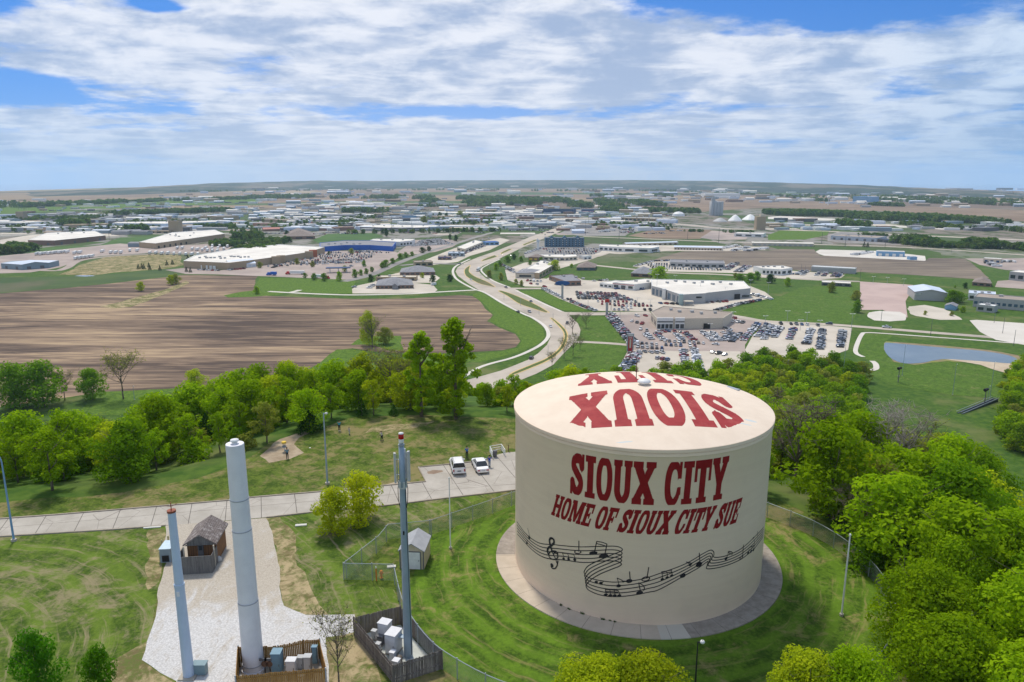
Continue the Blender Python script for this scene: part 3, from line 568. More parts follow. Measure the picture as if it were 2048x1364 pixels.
# pond
def grow(pts, d):
    P = [Vector(V(*p)) for p in pts]; c = sum(P, Vector((0, 0))) / len(P); return [tuple(p + (p - c).normalized() * d) for p in P]
PD = [(1769, 687), (1775, 685.5), (1809, 688.5), (1893, 696), (1964, 702), (2017, 711), (2034, 719), (2030, 725), (2018, 727), (1980, 724), (1946, 721.5), (1893, 718.5), (1869, 721), (1850, 725), (1832, 727), (1809, 727), (1788, 720.5), (1774, 709), (1768, 697)]
sheet('shore', grow(PD, 6), VZ + .05, mat('muddy_shore', (.20, .15, .09), (.27, .21, .12), .2, .95, c3=(.20, .22, .04), world=True), 'muddy shore round the pond', jit=.6, seg=4)
sheet('shore', [V(*p) for p in ((1888, 718), (1946, 720), (2020, 725), (2030, 735), (2018, 748), (1990, 740), (1960, 730), (1920, 723))], VZ + .08, mat('sand_bank', (.45, .36, .26), (.52, .43, .32), .2, .95, world=True), 'sandy bank beside the pond', jit=.8, seg=4)
Q = smooth_line([Vector(V(*p)) for p in PD + [PD[0]]], 4)[:-1]
sheet('water', [tuple(p) for p in Q], VZ + .12, WATER, 'blue grey water of the pond')
vs_('grass', [(1560, 648), (1440, 628), (1470, 615), (1546, 600), (1600, 575), (1719, 566), (1719, 622), (1700, 648), (1640, 646)], MEADOW, 1.6, 'mown green meadow behind the car lots')
vs_('grass', [(1150, 640), (1165, 632), (1211, 634), (1222, 646), (1243, 664), (1255, 682), (1250, 688), (1176, 682), (1163, 672), (1166, 655)], MEADOW, 1.6, 'mown green wedge beside the pinkish lot')
vs_('grass', [(1150, 690), (1176, 686), (1256, 692), (1246, 712), (1235, 742), (1110, 748), (1130, 715)], MEADOW, 1.6, 'mown green slope below the access lane')
vs_('grass', [(1035, 583), (1080, 580), (1165, 618), (1175, 622), (1125, 621), (1105, 612), (1066, 594)], LUSH, 1.6, 'green bank in front of the white car lot')
vs_('grass', [(1715, 668), (1735, 667), (1788, 670), (1768, 686), (1768, 700), (1788, 724), (1830, 730), (1895, 722), (1960, 732), (2010, 750), (2048, 760), (2048, 800), (1900, 790), (1780, 770), (1740, 750), (1760, 735), (1722, 712)], MEADOW, 1.0, 'mown green bank round the pond')
# ------------------------------------------------------------------ the water tank
def cylhit(px, py, rad=TR):
    r = ray(px, py); a = r[0] ** 2 + r[1] ** 2; b = 2 * (-CX * r[0] - CY * r[1]); c = CX * CX + CY * CY - rad * rad
    d = b * b - 4 * a * c
    t = (-b - math.sqrt(max(d, 0))) / (2 * a)
    x, y, z = r[0] * t, r[1] * t, HC + r[2] * t
    return math.atan2(x - CX, -(y - CY)), z                      # angle round the tank, 0 faces the camera side
def cyl(phi, z, rad): return (CX + rad * math.sin(phi), CY - rad * math.cos(phi), z)
APEX = 2.1
def dome(x, y): r2 = ((x - CX) ** 2 + (y - CY) ** 2) / TR ** 2; return TZ + APEX * (1 - r2)
tank = empty('water_tank', (CX, CY, 0), 0, 'huge cream water tank painted with SIOUX CITY and a ribbon of music notes', 'water tank')
def tob(b, name, mats, smooth=False):
    o = b.ob(name, mats, None, smooth); o.parent = tank; o.matrix_parent_inverse = Matrix.Translation((-CX, -CY, 0)); return o
m, g, bs, P = raw('tank_paint', .7)
x, y, z = g.xyz(P); an = g.m('ARCTAN2', g.m('SUBTRACT', y, CY), g.m('SUBTRACT', x, CX))
uv = g.comb(g.m('MULTIPLY', an, TR), z, 0)
n1_ = g.noise(g.map(uv, (.12, 2.2, 1)), 1.0, 6, .65, .3); n2_ = g.noise(uv, .35, 5, .6); n3_ = g.noise(g.map(uv, (2.5, .3, 1)), 1, 5, .6)
cc = g.mix(g.ss(n1_, .3, .7), (.84, .655, .50), (.87, .69, .53)); cc = g.mix(g.m('MULTIPLY', g.ss(n2_, .45, .75), .30), cc, (.68, .54, .42))
cc = g.mix(g.m('MULTIPLY', g.m('MULTIPLY', g.ss(n3_, .55, .8), g.ss(z, 12, 16.5)), .16), cc, (.36, .30, .24))
scuff = g.m('MULTIPLY', g.ss(g.noise(g.map(uv, (1, 1, 1), loc=(5, 5, 0)), 1.3, 8, .75), .66, .70), g.ss(g.noise(uv, .12, 2, .5), .52, .62)); cc = g.mix(g.m('MULTIPLY', scuff, .5), cc, (.70, .70, .72))
g.put(bs.inputs['Base Color'], cc)
bp = g.new('ShaderNodeBump'); bp.inputs['Strength'].default_value = .12; bp.inputs['Distance'].default_value = .04; g.put(bp.inputs['Height'], n1_); g.put(bs.inputs['Normal'], bp.outputs[0]); TP = m
m, g, bs, P = raw('tank_roof_paint', .7)
cc = g.mix(g.ss(g.noise(P, .5, 7, .65), .3, .7), (.70, .58, .46), (.76, .64, .515)); cc = g.mix(g.m('MULTIPLY', g.ss(g.noise(g.map(P, (1, .25, 1)), 2.5, 6, .7), .58, .75), .35), cc, (.60, .48, .38))
x, y, z = g.xyz(P)
def patch(a0, b0, wa, wb, rot=0):
    q = g.map(P, (1, 1, 1), (0, 0, 0), (-a0, -b0, 0)); q = g.map(q, (1 / wa, 1 / wb, 0), (0, 0, rot)); le = g.new('ShaderNodeVectorMath', operation='LENGTH'); g.put(le.inputs[0], q); return le.outputs['Value']
for a0, b0, wa, wb, rr_ in ((22.3, 65.9, .75, .22, -.6), (21.4, 64.9, .9, .12, -.5), (9.8, 60.9, .9, .10, 0)):
    cc = g.mix(g.m('MULTIPLY', g.m('LESS_THAN', g.m('ADD', patch(a0, b0, wa, wb, rr_), g.m('MULTIPLY', g.noise(P, 4, 4, .7), .9)), 1.25), .45), cc, (.30, .55, .70))
g.put(bs.inputs['Base Color'], cc); TR_ = m
WORN, g, bs, P = raw('barn_red_lettering', .75)
cc = g.mix(g.ss(g.noise(P, 1.3, 6, .7), .3, .7), (.22, .008, .010), (.27, .014, .014)); cc = g.mix(g.m('MULTIPLY', g.ss(g.noise(P, 2.2, 8, .8), .67, .70), .7), cc, (.50, .42, .38)); g.put(bs.inputs['Base Color'], cc)
WORN2 = mat('roof_red_lettering', (.27, .018, .022), (.33, .03, .032), 1.2, .75, c3=(.37, .055, .05), world=True, detail=8)
INK = mat('black_mural_paint', (.015, .012, .018), (.035, .03, .035), 2, .6, world=True)
b = B(); b.lathe([(TR, -.3), (TR, TZ - .75), (TR + .02, TZ - .72)], 160, (CX, CY, 0)); tob(b, 'wall', TP, True)
b = B(); b.lathe([(TR + .02, TZ - .74), (TR + .09, TZ - .70), (TR + .09, TZ - .42), (TR + .045, TZ - .40), (TR + .045, TZ - .34), (TR + .16, TZ - .30), (TR + .16, TZ - .03), (TR + .10, TZ + .01)], 160, (CX, CY, 0)); tob(b, 'rim_band', TP)
b = B(); pr = [((TR + .11) * (1 - k / 14), TZ + .005 + APEX * (1 - (1 - k / 14) ** 2)) for k in range(14)] + [(.01, TZ + APEX)]; b.lathe(pr, 160, (CX, CY, 0)); tob(b, 'roof', TR_, True)
b = B(); b.lathe([(.40, 0), (.40, .25), (.62, .28), (.68, .36), (.64, .48), (.5, .60), (.28, .68), (.01, .7)], 40, (CX + .25, CY + .1, TZ + APEX - .08)); vent = tob(b, 'roof_vent', WHITE, True)
b = B(); b.tube((CX - .2, CY + 2.2, TZ + APEX - .1), (CX - .2, CY + 2.2, TZ + APEX + 2.2), .05, .03); b.box((CX - .2, CY + 2.2, TZ + APEX + .9), (.22, .12, .3)); tob(b, 'roof_antenna', BROWN)
b = B(); b.box((CX + 10.6, CY + 4.2, dome(CX + 10.6, CY + 4.2) + .05), (1.6, .5, .12), -1.0); tob(b, 'roof_hatch', STEEL)
# slab-serif letters as inside-tests on a unit-high cell
def rc(u, v, a, b, c, d): return (u >= a) & (u <= b) & (v >= c) & (v <= d)
def quad(u, v, P): return inpoly_np(P, u, v)
def el(u, v, cx, cy, rx, ry, p=2.0): return (np.abs((u - cx) / rx) ** p + np.abs((v - cy) / ry) ** p) <= 1
def stroke(u, v, pts, rx, ry):
    s = np.zeros(u.shape, bool)
    for p in smooth_line([Vector(q) for q in pts], 8): s |= el(u, v, p.x, p.y, rx, ry)
    return s
def glyph(ch, u, v):
    sh = .15
    if ch == 'I': return rc(u, v, 0, .5, 0, sh) | rc(u, v, 0, .5, 1 - sh, 1) | rc(u, v, .1, .4, 0, 1)
    if ch == 'O': return el(u, v, .375, .5, .375, .53, 2.3) & ~el(u, v, .375, .5, .135, .34, 2.3) & (v >= -.02) & (v <= 1.02)
    if ch == 'U':
        a = rc(u, v, 0, .38, 1 - sh, 1) | rc(u, v, .46, .82, 1 - sh, 1) | rc(u, v, .05, .32, .32, 1) | rc(u, v, .52, .77, .32, 1)
        return a | (el(u, v, .41, .34, .36, .36) & ~el(u, v, .42, .34, .10, .17) & (v < .341))
    if ch == 'X':
        a = rc(u, v, 0, .44, 1 - sh, 1) | rc(u, v, .56, 1, 1 - sh, 1) | rc(u, v, 0, .43, 0, sh) | rc(u, v, .52, 1, 0, sh)
        return a | quad(u, v, [(.05, .86), (.42, .86), (.95, .14), (.58, .14)]) | quad(u, v, [(.62, .86), (.93, .86), (.38, .14), (.05, .14)])
    if ch == 'C':
        a = el(u, v, .37, .5, .37, .53, 2.3) & ~el(u, v, .42, .5, .155, .33, 2.2)
        return (a & ~rc(u, v, .44, 1, .40, .60)) & (v >= -.02) & (v <= 1.02) & ~rc(u, v, .6, 1, .34, .62) | rc(u, v, .62, .74, .62, 1) | rc(u, v, .60, .74, .22, .42)
    if ch == 'T': return rc(u, v, 0, .82, .82, 1) | rc(u, v, 0, .13, .52, 1) | rc(u, v, .69, .82, .52, 1) | rc(u, v, .26, .56, 0, 1) | rc(u, v, .16, .66, 0, sh)
    if ch == 'Y':
        a = rc(u, v, 0, .4, 1 - sh, 1) | rc(u, v, .5, .88, 1 - sh, 1) | rc(u, v, .29, .58, 0, .45) | rc(u, v, .19, .68, 0, sh)
        return a | quad(u, v, [(.05, .86), (.36, .86), (.58, .38), (.29, .38)]) | quad(u, v, [(.56, .86), (.83, .86), (.58, .38), (.29, .38)])
    if ch == 'H':
        a = rc(u, v, 0, .4, 0, sh) | rc(u, v, 0, .4, 1 - sh, 1) | rc(u, v, .5, .9, 0, sh) | rc(u, v, .5, .9, 1 - sh, 1)
        return a | rc(u, v, .07, .33, 0, 1) | rc(u, v, .57, .83, 0, 1) | rc(u, v, .3, .6, .42, .60)
    if ch == 'M':
        a = rc(u, v, 0, .36, 0, sh) | rc(u, v, .78, 1.18, 0, sh) | rc(u, v, 0, .40, 1 - sh, 1) | rc(u, v, .78, 1.18, 1 - sh, 1) | rc(u, v, .07, .28, 0, 1) | rc(u, v, .84, 1.11, 0, 1)
        return a | quad(u, v, [(.12, 1), (.40, 1), (.68, .2), (.5, .05)]) | quad(u, v, [(.78, 1), (1.02, 1), (.68, .05), (.5, .05)])
    if ch in 'EF':
        a = rc(u, v, 0, .36, 0, sh) | rc(u, v, 0, .72, .84, 1) | rc(u, v, .08, .35, 0, 1) | rc(u, v, .3, .48, .44, .57) | rc(u, v, .44, .54, .36, .65) | rc(u, v, .6, .72, .60, 1)
        if ch == 'E': a |= rc(u, v, 0, .74, 0, .16) | rc(u, v, .61, .74, 0, .38)
        else: a |= rc(u, v, 0, .44, 0, sh)
        return a
    if ch == 'S':
        a = stroke(u, v, [(.60, .70), (.52, .86), (.37, .89), (.20, .82), (.17, .69), (.28, .58), (.42, .48), (.55, .36), (.55, .22), (.45, .12), (.32, .10), (.20, .16), (.12, .30)], .125, .115)
        return (a | rc(u, v, .60, .72, .64, 1.0) | rc(u, v, 0, .12, 0, .36)) & (v >= -.01) & (v <= 1.01)
WID = dict(S=.74, I=.5, O=.75, U=.82, X=1.0, C=.76, T=.82, Y=.88, H=.9, M=1.18, E=.76, F=.74)
def text(s, place, gap=.09, space=.42, italic=0, rows=48, off=None):
    """place(u, v) -> point, u runs 0..1 along the whole word, v 0..1 up"""
    xs = []; x = 0
    for ch in s:
        if ch == ' ': x += space - gap; continue
        xs.append((ch, x)); x += WID[ch] + gap
    L = x - gap; b = B(); us = np.linspace(-.06, 1.28, 700)
    for ch, x0 in xs:
        prev = None
        for r in range(rows + 1):
            v = -.02 + 1.04 * r / rows; ins = glyph(ch, us, np.full(us.shape, min(max(v, -.019), 1.019)) if ch in 'OCS' else np.full(us.shape, min(max(v, .0001), .9999)))
            e = np.flatnonzero(np.diff(np.concatenate(([0], ins.astype(int), [0]))))
            iv = [(us[e[i]], us[min(e[i + 1], len(us)) - 1]) for i in range(0, len(e), 2)]
            vv = min(max(v, 0), 1)
            if prev is not None:
                pv_, pi = prev
                if len(pi) == len(iv) and all(abs(a[0] - c[0]) < .09 and abs(a[1] - c[1]) < .09 for a, c in zip(pi, iv)): pr = list(zip(pi, iv))
                else: pr = [(a, a) for a in iv]
                for a, c in pr:
                    if vv - pv_ < 1e-6: continue
                    n = max(1, int((a[1] - a[0]) / .12))
                    for k in range(n):
                        q = [(a[0] + (a[1] - a[0]) * k / n, pv_), (a[0] + (a[1] - a[0]) * (k + 1) / n, pv_), (c[0] + (c[1] - c[0]) * (k + 1) / n, vv), (c[0] + (c[1] - c[0]) * k / n, vv)]
                        b.add([place((x0 + p[0]) / L, p[1]) for p in q], [[0, 1, 2, 3]])
            prev = (vv, iv)
    return b
def wallplace(tl, tr, bl, br, sag=0):
    TL, TRR, BL, BR = cylhit(*tl), cylhit(*tr), cylhit(*bl), cylhit(*br)
    def f(u, v):
        a = [(BL[i] * (1 - u) + BR[i] * u) * (1 - v) + (TL[i] * (1 - u) + TRR[i] * u) * v for i in (0, 1)]
        return cyl(a[0], a[1] + sag * 4 * u * (1 - u), TR + .012)
    return f
tob(text('SIOUX CITY', wallplace((1142, 903), (1459, 911), (1140, 986), (1450, 996)), gap=.045), 'city_name_lettering', WORN)
tob(text('HOME OF SIOUX CITY SUE', wallplace((1113, 988), (1486, 994), (1102, 1029), (1472, 1045)), gap=.035, space=.36), 'slogan_lettering', WORN)
def roofplace(x0, x1, nf, ff):
    def f(u, v):
        x = x0 + (x1 - x0) * u; y = ff(x) + (nf(x) - ff(x)) * v
        x = CX + (x - CX) * (1.0 + .12 * (v - .5)); return (x, y, dome(x, y) + .03)
    return f
tob(text('SIOUX', roofplace(21.45, 5.25, lambda x: 63.1 + .012 * (x - CX) ** 2, lambda x: 71.2 - .006 * (x - CX) ** 2), gap=.06), 'roof_name_lettering', WORN2)
tob(text('CITY', roofplace(19.9, 7.2, lambda x: 73.5 + .012 * (x - CX) ** 2, lambda x: 81.2 - .02 * (x - CX) ** 2), gap=.14), 'roof_name_lettering', WORN2)
# the musical ribbon, traced from line to line on the wall
def Z6(x, y): return (1024 + x / 3.8209, 1000 + y / 3.82)
TOP = [(38, 165), (62, 200), (90, 240), (150, 295), (220, 332), (330, 342), (520, 358), (640, 355), (760, 352), (815, 358), (843, 375), (830, 392), (760, 420), (650, 468), (585, 502), (557, 535), (553, 560), (585, 592), (680, 616), (790, 627), (950, 612), (1050, 588), (1150, 553), (1330, 485), (1450, 415), (1515, 383), (1540, 395), (1543, 415), (1545, 437), (1620, 430), (1720, 390), (1780, 350), (1830, 305), (1880, 255), (1922, 205)]
BOT = [(42, 258), (70, 290), (110, 335), (200, 415), (280, 448), (400, 458), (520, 475), (600, 476), (690, 465), (790, 466), (835, 485), (820, 505), (770, 525), (680, 562), (615, 600), (580, 632), (566, 655), (590, 690), (680, 726), (800, 738), (950, 722), (1040, 704), (1120, 685), (1290, 592), (1420, 520), (1480, 478), (1497, 470), (1491, 500), (1493, 525), (1600, 510), (1740, 457), (1800, 415), (1850, 372), (1885, 325), (1918, 275)]
b = B()
def wpath(pts, wd, rad):
    P = []
    for p in pts:
        a, z = cylhit(*Z6(*p)); P.append(Vector((a * TR, z)))
    P = smooth_line(P, 5); vs = []
    for i, p in enumerate(P):
        d = P[min(i + 1, len(P) - 1)] - P[max(i - 1, 0)]; d = d.normalized() if d.length > 1e-6 else Vector((1, 0)); nn = Vector((-d.y, d.x)) * wd / 2
        for q in (p + nn, p - nn): vs.append(cyl(q.x / TR, q.y, rad))
    b.add(vs, [[2 * i, 2 * i + 1, 2 * i + 3, 2 * i + 2] for i in range(len(P) - 1)])
def wblob(x, y, rx, ry, rot, rad, hollow=0):
    a, z = cylhit(*Z6(x, y)); n = 18; vs = []; ca, sa = math.cos(rot), math.sin(rot)
    for k in range(n):
        t = 2 * PI * k / n; ex, ey = rx * math.cos(t), ry * math.sin(t); vs.append(cyl(a + (ex * ca - ey * sa) / TR, z + ex * sa + ey * ca, rad))
    if hollow:
        for k in range(n):
            t = 2 * PI * k / n; ex, ey = rx * hollow * math.cos(t), ry * hollow * .8 * math.sin(t); vs.append(cyl(a + (ex * ca - ey * sa) / TR, z + ex * sa + ey * ca, rad))
        b.add(vs, [[k, (k + 1) % n, n + (k + 1) % n, n + k] for k in range(n)])
    else: b.add(vs, [list(range(n))])
for k in range(5):
    t = k / 4; wpath([(p[0] * (1 - t) + q[0] * t, p[1] * (1 - t) + q[1] * t) for p, q in zip(TOP, BOT)], .088, TR + .008 + .003 * k)
tob(b, 'staff_lines', INK); b = B()
for i, (x, y, hx, hy, hol, sx, sy, s) in enumerate([(503, 396, .40, .19, .72, 512, 310, 1), (622, 404, .42, .17, 0, 648, 315, 1), (700, 427, .46, .20, 0, 726, 335, 1), (896, 618, .30, .19, 0, 898, 545, 1), (815, 655, .22, .15, 0, 803, 595, 1), (1022, 602, .40, .24, .75, 1045, 512, 1), (975, 708, .32, .18, 0, 968, 630, 1), (1305, 577, .28, .20, 0, 0, 0, 0),
        (1428, 492, .33, .22, 0, 1430, 402, 1), (1360, 495, .14, .11, 0, 1330, 472, 1), (1752, 438, .30, .17, .6, 1768, 340, 1), (1635, 446, .20, .15, 0, 1652, 390, 1), (395, 448, .15, .13, 0, 386, 405, 1), (433, 450, .15, .13, 0, 425, 408, 1), (480, 455, .17, .14, 0, 472, 415, 1), (133, 285, .22, .17, 0, 119, 213, 1), (115, 328, .17, .13, 0, 113, 300, 1),
        (718, 722, .2, .11, 0, 712, 682, 1), (752, 727, .2, .11, 0, 746, 684, 1), (785, 728, .2, .11, 0, 779, 687, 1), (820, 728, .2, .11, 0, 812, 690, 1), (1148, 605, .16, .12, 0, 1142, 548, 1), (1185, 592, .16, .12, 0, 1180, 542, 1), (1220, 577, .16, .12, 0, 1218, 534, 1), (645, 625, .17, .12, 0, 0, 0, 0), (680, 633, .17, .12, 0, 700, 620, 1),
        (1803, 405, .18, .16, 0, 1808, 365, 1), (1825, 392, .18, .16, 0, 1830, 352, 1), (1845, 378, .18, .16, 0, 1850, 300, 1), (1870, 290, .0, .0, 0, 1872, 235, 1), (1842, 290, .15, .1, .5, 1848, 285, 1)]):
    if hx: wblob(x, y, hx, hy, .35, TR + .024, hol)
    if s: wpath([(sx, sy), ((sx + x) / 2 + 4, (sy + y) / 2), (x + (8 if hx > .25 else 2), y - 2)], .085 if hx > .25 else .055, TR + .027)
for q in ([(648, 315), (690, 322), (726, 335)], [(648, 332), (690, 342), (726, 354)], [(386, 405), (425, 408), (472, 415)], [(712, 682), (760, 685), (812, 690)], [(712, 696), (760, 699), (812, 703)], [(1142, 548), (1180, 541), (1218, 534)], [(1142, 562), (1180, 555), (1220, 548)], [(1652, 390), (1680, 398), (1678, 420)], [(1652, 400), (1668, 408)], [(803, 595), (840, 612), (850, 630)], [(968, 630), (1000, 650), (1012, 672), (1005, 692)], [(1330, 472), (1375, 485), (1340, 500)], [(1808, 365), (1850, 345)], [(845, 618), (896, 620)]):
    wpath(q, .08, TR + .031)
tob(b, 'music_notes', INK); b = B()
wpath([(352, 462), (345, 500), (330, 522), (308, 520), (297, 500)], .13, TR + .024); wblob(306, 498, .20, .2, 0, TR + .022)
wpath([(300, 385), (330, 440), (350, 500)], .10, TR + .027)
wpath([(318, 428), (322, 405), (345, 410), (352, 432), (340, 450), (315, 453), (290, 440), (283, 420), (292, 398), (318, 388), (342, 395), (354, 415)], .12, TR + .030)
wpath([(283, 420), (272, 390), (280, 365), (305, 345), (322, 325), (318, 300), (300, 291), (288, 305), (293, 340), (310, 395)], .22, TR + .034)
tob(b, 'treble_clef', INK)
b = B()
for px, r_ in ((1123, .28), (1139, .25), (1166, .35), (1206, .35), (1220, .2), (1229, .22)):
    a, z = cylhit(px, 1218 + (px - 1123) * .22)
    for k in range(16):
        an_ = a + RNG.uniform(-.35, .35) * r_ / 8; h = RNG.uniform(.1, .35) * r_ * 2.0; p = cyl(an_, .1, TR + RNG.uniform(.02, .22)); q = (p[0] + RNG.uniform(-.1, .1), p[1] + RNG.uniform(-.1, .1), .1 + h)
        b.add([p, (p[0] + .09, p[1] + .03, p[2]), q], [[0, 1, 2]])
tag(b.ob('weeds', plain('weed_green', (.05, .11, .02), .9)), 'small weeds sprouting from the joint at the foot of the tank', kind='stuff')

# ------------------------------------------------------------------ poles and lamps on the hilltop
def at(px, py, z=0.0): x, y = G(px, py, z); return Vector((x, y, z))
def top_z(px_base, py_top): 
    r = ray(px_base[0], py_top); return HC + r[2] / r[1] * G(*px_base)[1]
PALE = mat('pale_pole_paint', (.78, .77, .80), (.72, .71, .74), .6, .5); BLUEP = mat('blue_grey_pole_paint', (.50, .60, .74), (.46, .56, .70), .6, .5); STEELP = mat('steel_pole', (.30, .38, .45), (.26, .33, .40), .8, .45, metal=.2)
p = at(508, 1341); t = empty('monopole_tower', p, 0, 'thick white cylindrical tower standing in the orange plank enclosure', 'tower')
H_ = 19.7
b = B(); b.lathe([(.84, 0), (.80, 6.42)], 40); b.ob('lower_tube', PALE, t, True); b = B(); b.lathe([(.95, 0), (.95, .3), (.84, .32)], 40); b.ob('base_flange', PALE, t)
b = B(); b.lathe([(.77, 6.4), (.74, 12.6)], 40); b.ob('middle_tube', PALE, t, True)
b = B(); b.lathe([(.71, 12.6), (.68, H_ - .05), (.66, H_), (.01, H_)], 40); b.ob('upper_tube', PALE, t)
for z, r_ in ((6.4, .805), (12.6, .75), (15.2, .715), (.8, .86)):
    b = B(); b.lathe([(r_, z - .03), (r_ + .018, z - .03), (r_ + .018, z + .03), (r_ - .03, z + .03)], 40); b.ob('joint_ring', plain('joint_grey', (.40, .41, .44)), t)
b = B(); b.lathe([(.20, H_), (.20, H_ + .18), (.32, H_ + .2), (.30, H_ + .32), (.01, H_ + .38)], 24); b.ob('cap', WHITE, t, True)
p = at(378, 1352); t = empty('monopole_tower', p, 0, 'slim pale blue tower with a rusty top on the gravel', 'tower')
H_ = top_z((378, 1352), 1024)
b = B(); b.lathe([(.44, 0), (.37, 8.2)], 28); b.ob('lower_tube', BLUEP, t, True)
b = B(); b.lathe([(.35, 8.2), (.345, 8.3), (.29, H_)], 28); b.ob('upper_tube', BLUEP, t, True)
b = B(); b.lathe([(.355, 8.05), (.40, 8.05), (.40, 8.3), (.34, 8.32)], 28); b.ob('joint_ring', BLUEP, t)
b = B(); b.lathe([(.33, H_), (.33, H_ + .16), (.01, H_ + .16)], 28); b.tube((0, 0, H_ + .1), (0, 0, H_ + .8), .035)
for k in range(4): b.tube((0, 0, H_ + .45), (.45 * math.cos(k * PI / 2 + .5), .45 * math.sin(k * PI / 2 + .5), H_ + .62), .018)
b.ob('rusty_cap', plain('rust', (.28, .08, .04)), t)
b = B(); b.box((0, 0, .06), (1.3, 1.3, .16)); b.ob('footing', CONC, t)
b = B(); b.box((.02, -.36, 7.6), (.22, .12, .4)); b.ob('access_plate', PALE, t)
p = at(401, 1347); b = B(); b.box((0, 0, .5), (1.05, .6, .85)); b.box((0, 0, .96), (1.15, .7, .08)); b.box((0, -.31, .5), (.06, .03, .4)); o = b.ob('utility_box', plain('teal_grey', (.20, .29, .32)), None, loc=p); tag(o, 'small blue grey utility box at the foot of the slim tower', 'utility box')
p = at(817, 1313); t = empty('antenna_mast', p, 0, 'slate blue cell mast with a red beacon and panel antennas', 'cell mast')
H_ = top_z((817, 1313), 888)
b = B(); b.lathe([(.37, 0), (.36, 3), (.26, H_ - 3.2), (.22, H_), (.01, H_)], 24); b.ob('pole', STEELP, t, True)
b = B(); b.lathe([(.25, H_ - .15), (.25, H_), (.17, H_ + .02), (.17, H_ + .12), (.01, H_ + .12)], 20); b.ob('top_flange', STEEL, t)
b = B(); b.lathe([(.19, H_ + .12), (.21, H_ + .18), (.21, H_ + .42), (.17, H_ + .44)], 20); bc = b.ob('beacon_base', WHITE, t)
BEAC = mat('red_beacon_glass', (.35, .005, .005), (.45, .01, .01), 3, .25); b = B(); b.lathe([(.20, H_ + .44), (.22, H_ + .48), (.21, H_ + .84), (.18, H_ + .86)], 20); b.ob('beacon_lens', BEAC, bc, True)
b = B(); b.lathe([(.20, H_ + .86), (.19, H_ + .93), (.01, H_ + .98)], 20); b.ob('beacon_lid', WHITE, bc, True)
for an_, zo in ((PI * 1.08, -.3), (-.25, -.15), (PI * .45, -.2)):
    c_, s_ = math.cos(an_), math.sin(an_); b = B(); b.box((.56 * c_, .56 * s_, H_ - 1.65 + zo), (.16, .30, 2.5), an_); a_ = b.ob('panel_antenna', plain('antenna_grey', (.50, .50, .49)), t)
    b = B()
    for zz_ in (-.6, .7): b.tube((.2 * c_, .2 * s_, H_ - 1.65 + zo + zz_), (.5 * c_, .5 * s_, H_ - 1.65 + zo + zz_), .03)
    b.tube((.38 * c_, .38 * s_, H_ - 2.9 + zo), (.38 * c_, .38 * s_, H_ - .5 + zo), .03); b.ob('bracket', STEEL, a_)
b = B()
for k in range(6): an_ = k * PI / 3; b.box((.32 * math.cos(an_), .32 * math.sin(an_), H_ - 3.35), (.08, .16, .5), an_)
b.lathe([(.26, H_ - 3.7), (.33, H_ - 3.7), (.33, H_ - 3.6), (.26, H_ - 3.6)], 20); b.ob('clamp_collar', plain('clamp_grey', (.50, .52, .50)), t)
for an_ in (PI * .95, .1):
    b = B(); q = Vector((.3 * math.cos(an_), .3 * math.sin(an_), H_ - 3.0)); pts = [q, q + Vector((.1 * math.cos(an_), 0, -.8)), q + Vector((.08 * math.cos(an_), -.1, -1.7)), q + Vector((-.04 * math.cos(an_), -.1, -2.4))]
    for u_, v_ in zip(pts, pts[1:]): b.tube(u_, v_, .03, n=6)
    b.ob('cable', BLACK, t)
b = B(); b.tube((.30, -.2, .3), (.22, -.14, H_ - 3.8), .035, n=6); b.ob('cable_run', BLACK, t)
b = B(); b.box((0, -.34, 11.5), (.12, .06, .3)); b.ob('port', BLACK, t)
# street lamps
def lamp(px, py, pytop, label, kind='cobra', col=None, r0=.11, armdx=1.3, z=0, group=None, dirx=-1):
    if z == 0: p = at(px, py)
    else: x, y, zz_ = T(px, py); p = Vector((x, y, zz_))
    r = ray(px, pytop); h = HC + r[2] / r[1] * p.y - p.z; col = col or STEEL
    t = empty('street_lamp', p, 0, label, 'lamp', group)
    b = B(); b.lathe([(r0 * 2.4, 0), (r0 * 2.4, .25), (r0 * 1.2, .28)], 12); b.ob('footing', CONC, t)
    b = B()
    if kind == 'arc':
        pts = [Vector((dirx * armdx * (1 - math.cos(k * PI / 2 / 7)), 0, h - 1.3 + 1.3 * math.sin(k * PI / 2 / 7))) for k in range(8)]; b.tube((0, 0, .2), pts[0], r0, r0 * .6, 10)
        for u_, v_ in zip(pts, pts[1:]): b.tube(u_, v_, r0 * .6, r0 * .55, 8)
        b.ob('pole', col, t); b = B(); b.box(pts[-1] + Vector((dirx * .3, 0, -.02)), (.75, .3, .16)); b.ob('lamp_head', WHITE, t)
    elif kind == 'post':
        b.tube((0, 0, .2), (0, 0, h), r0, r0 * .8, 10); b.ob('pole', col, t)
        if True: b = B(); b.lathe([(r0, h), (r0 * 1.3, h + .05), (r0 * 1.1, h + .2), (.01, h + .24)], 10); b.ob('cap', WHITE, t)
    else:
        b.tube((0, 0, .2), (0, 0, h), r0, r0 * .55, 10); b.tube((0, 0, h - .1), (dirx * -.45, 0, h), .05); b.ob('pole', col, t)
        b = B(); b.lathe([(.05, .16), (.14, .12), (.19, 0), (.15, -.08), (.01, -.1)], 14, (dirx * -.35, 0, h - .05)); b.ob('lamp_head', WHITE, t, True)
    return t
lamp(28, 1082, 903, 'tall curved blue lamp post standing by the road at the left edge', 'arc', plain('blue_lamp_paint', (.22, .38, .60), .5), .12, 1.1)
lamp(655, 968, 826, 'grey lamp post on the lawn beside the road', 'head', STEELP, .13)
lamp(901, 1098, 958, 'thin white post between the shed and the tank', 'post', WHITE, .07)
lamp(1683, 1232, 1072, 'thin white post on the grass before the big green crowns', 'post', WHITE, .08)
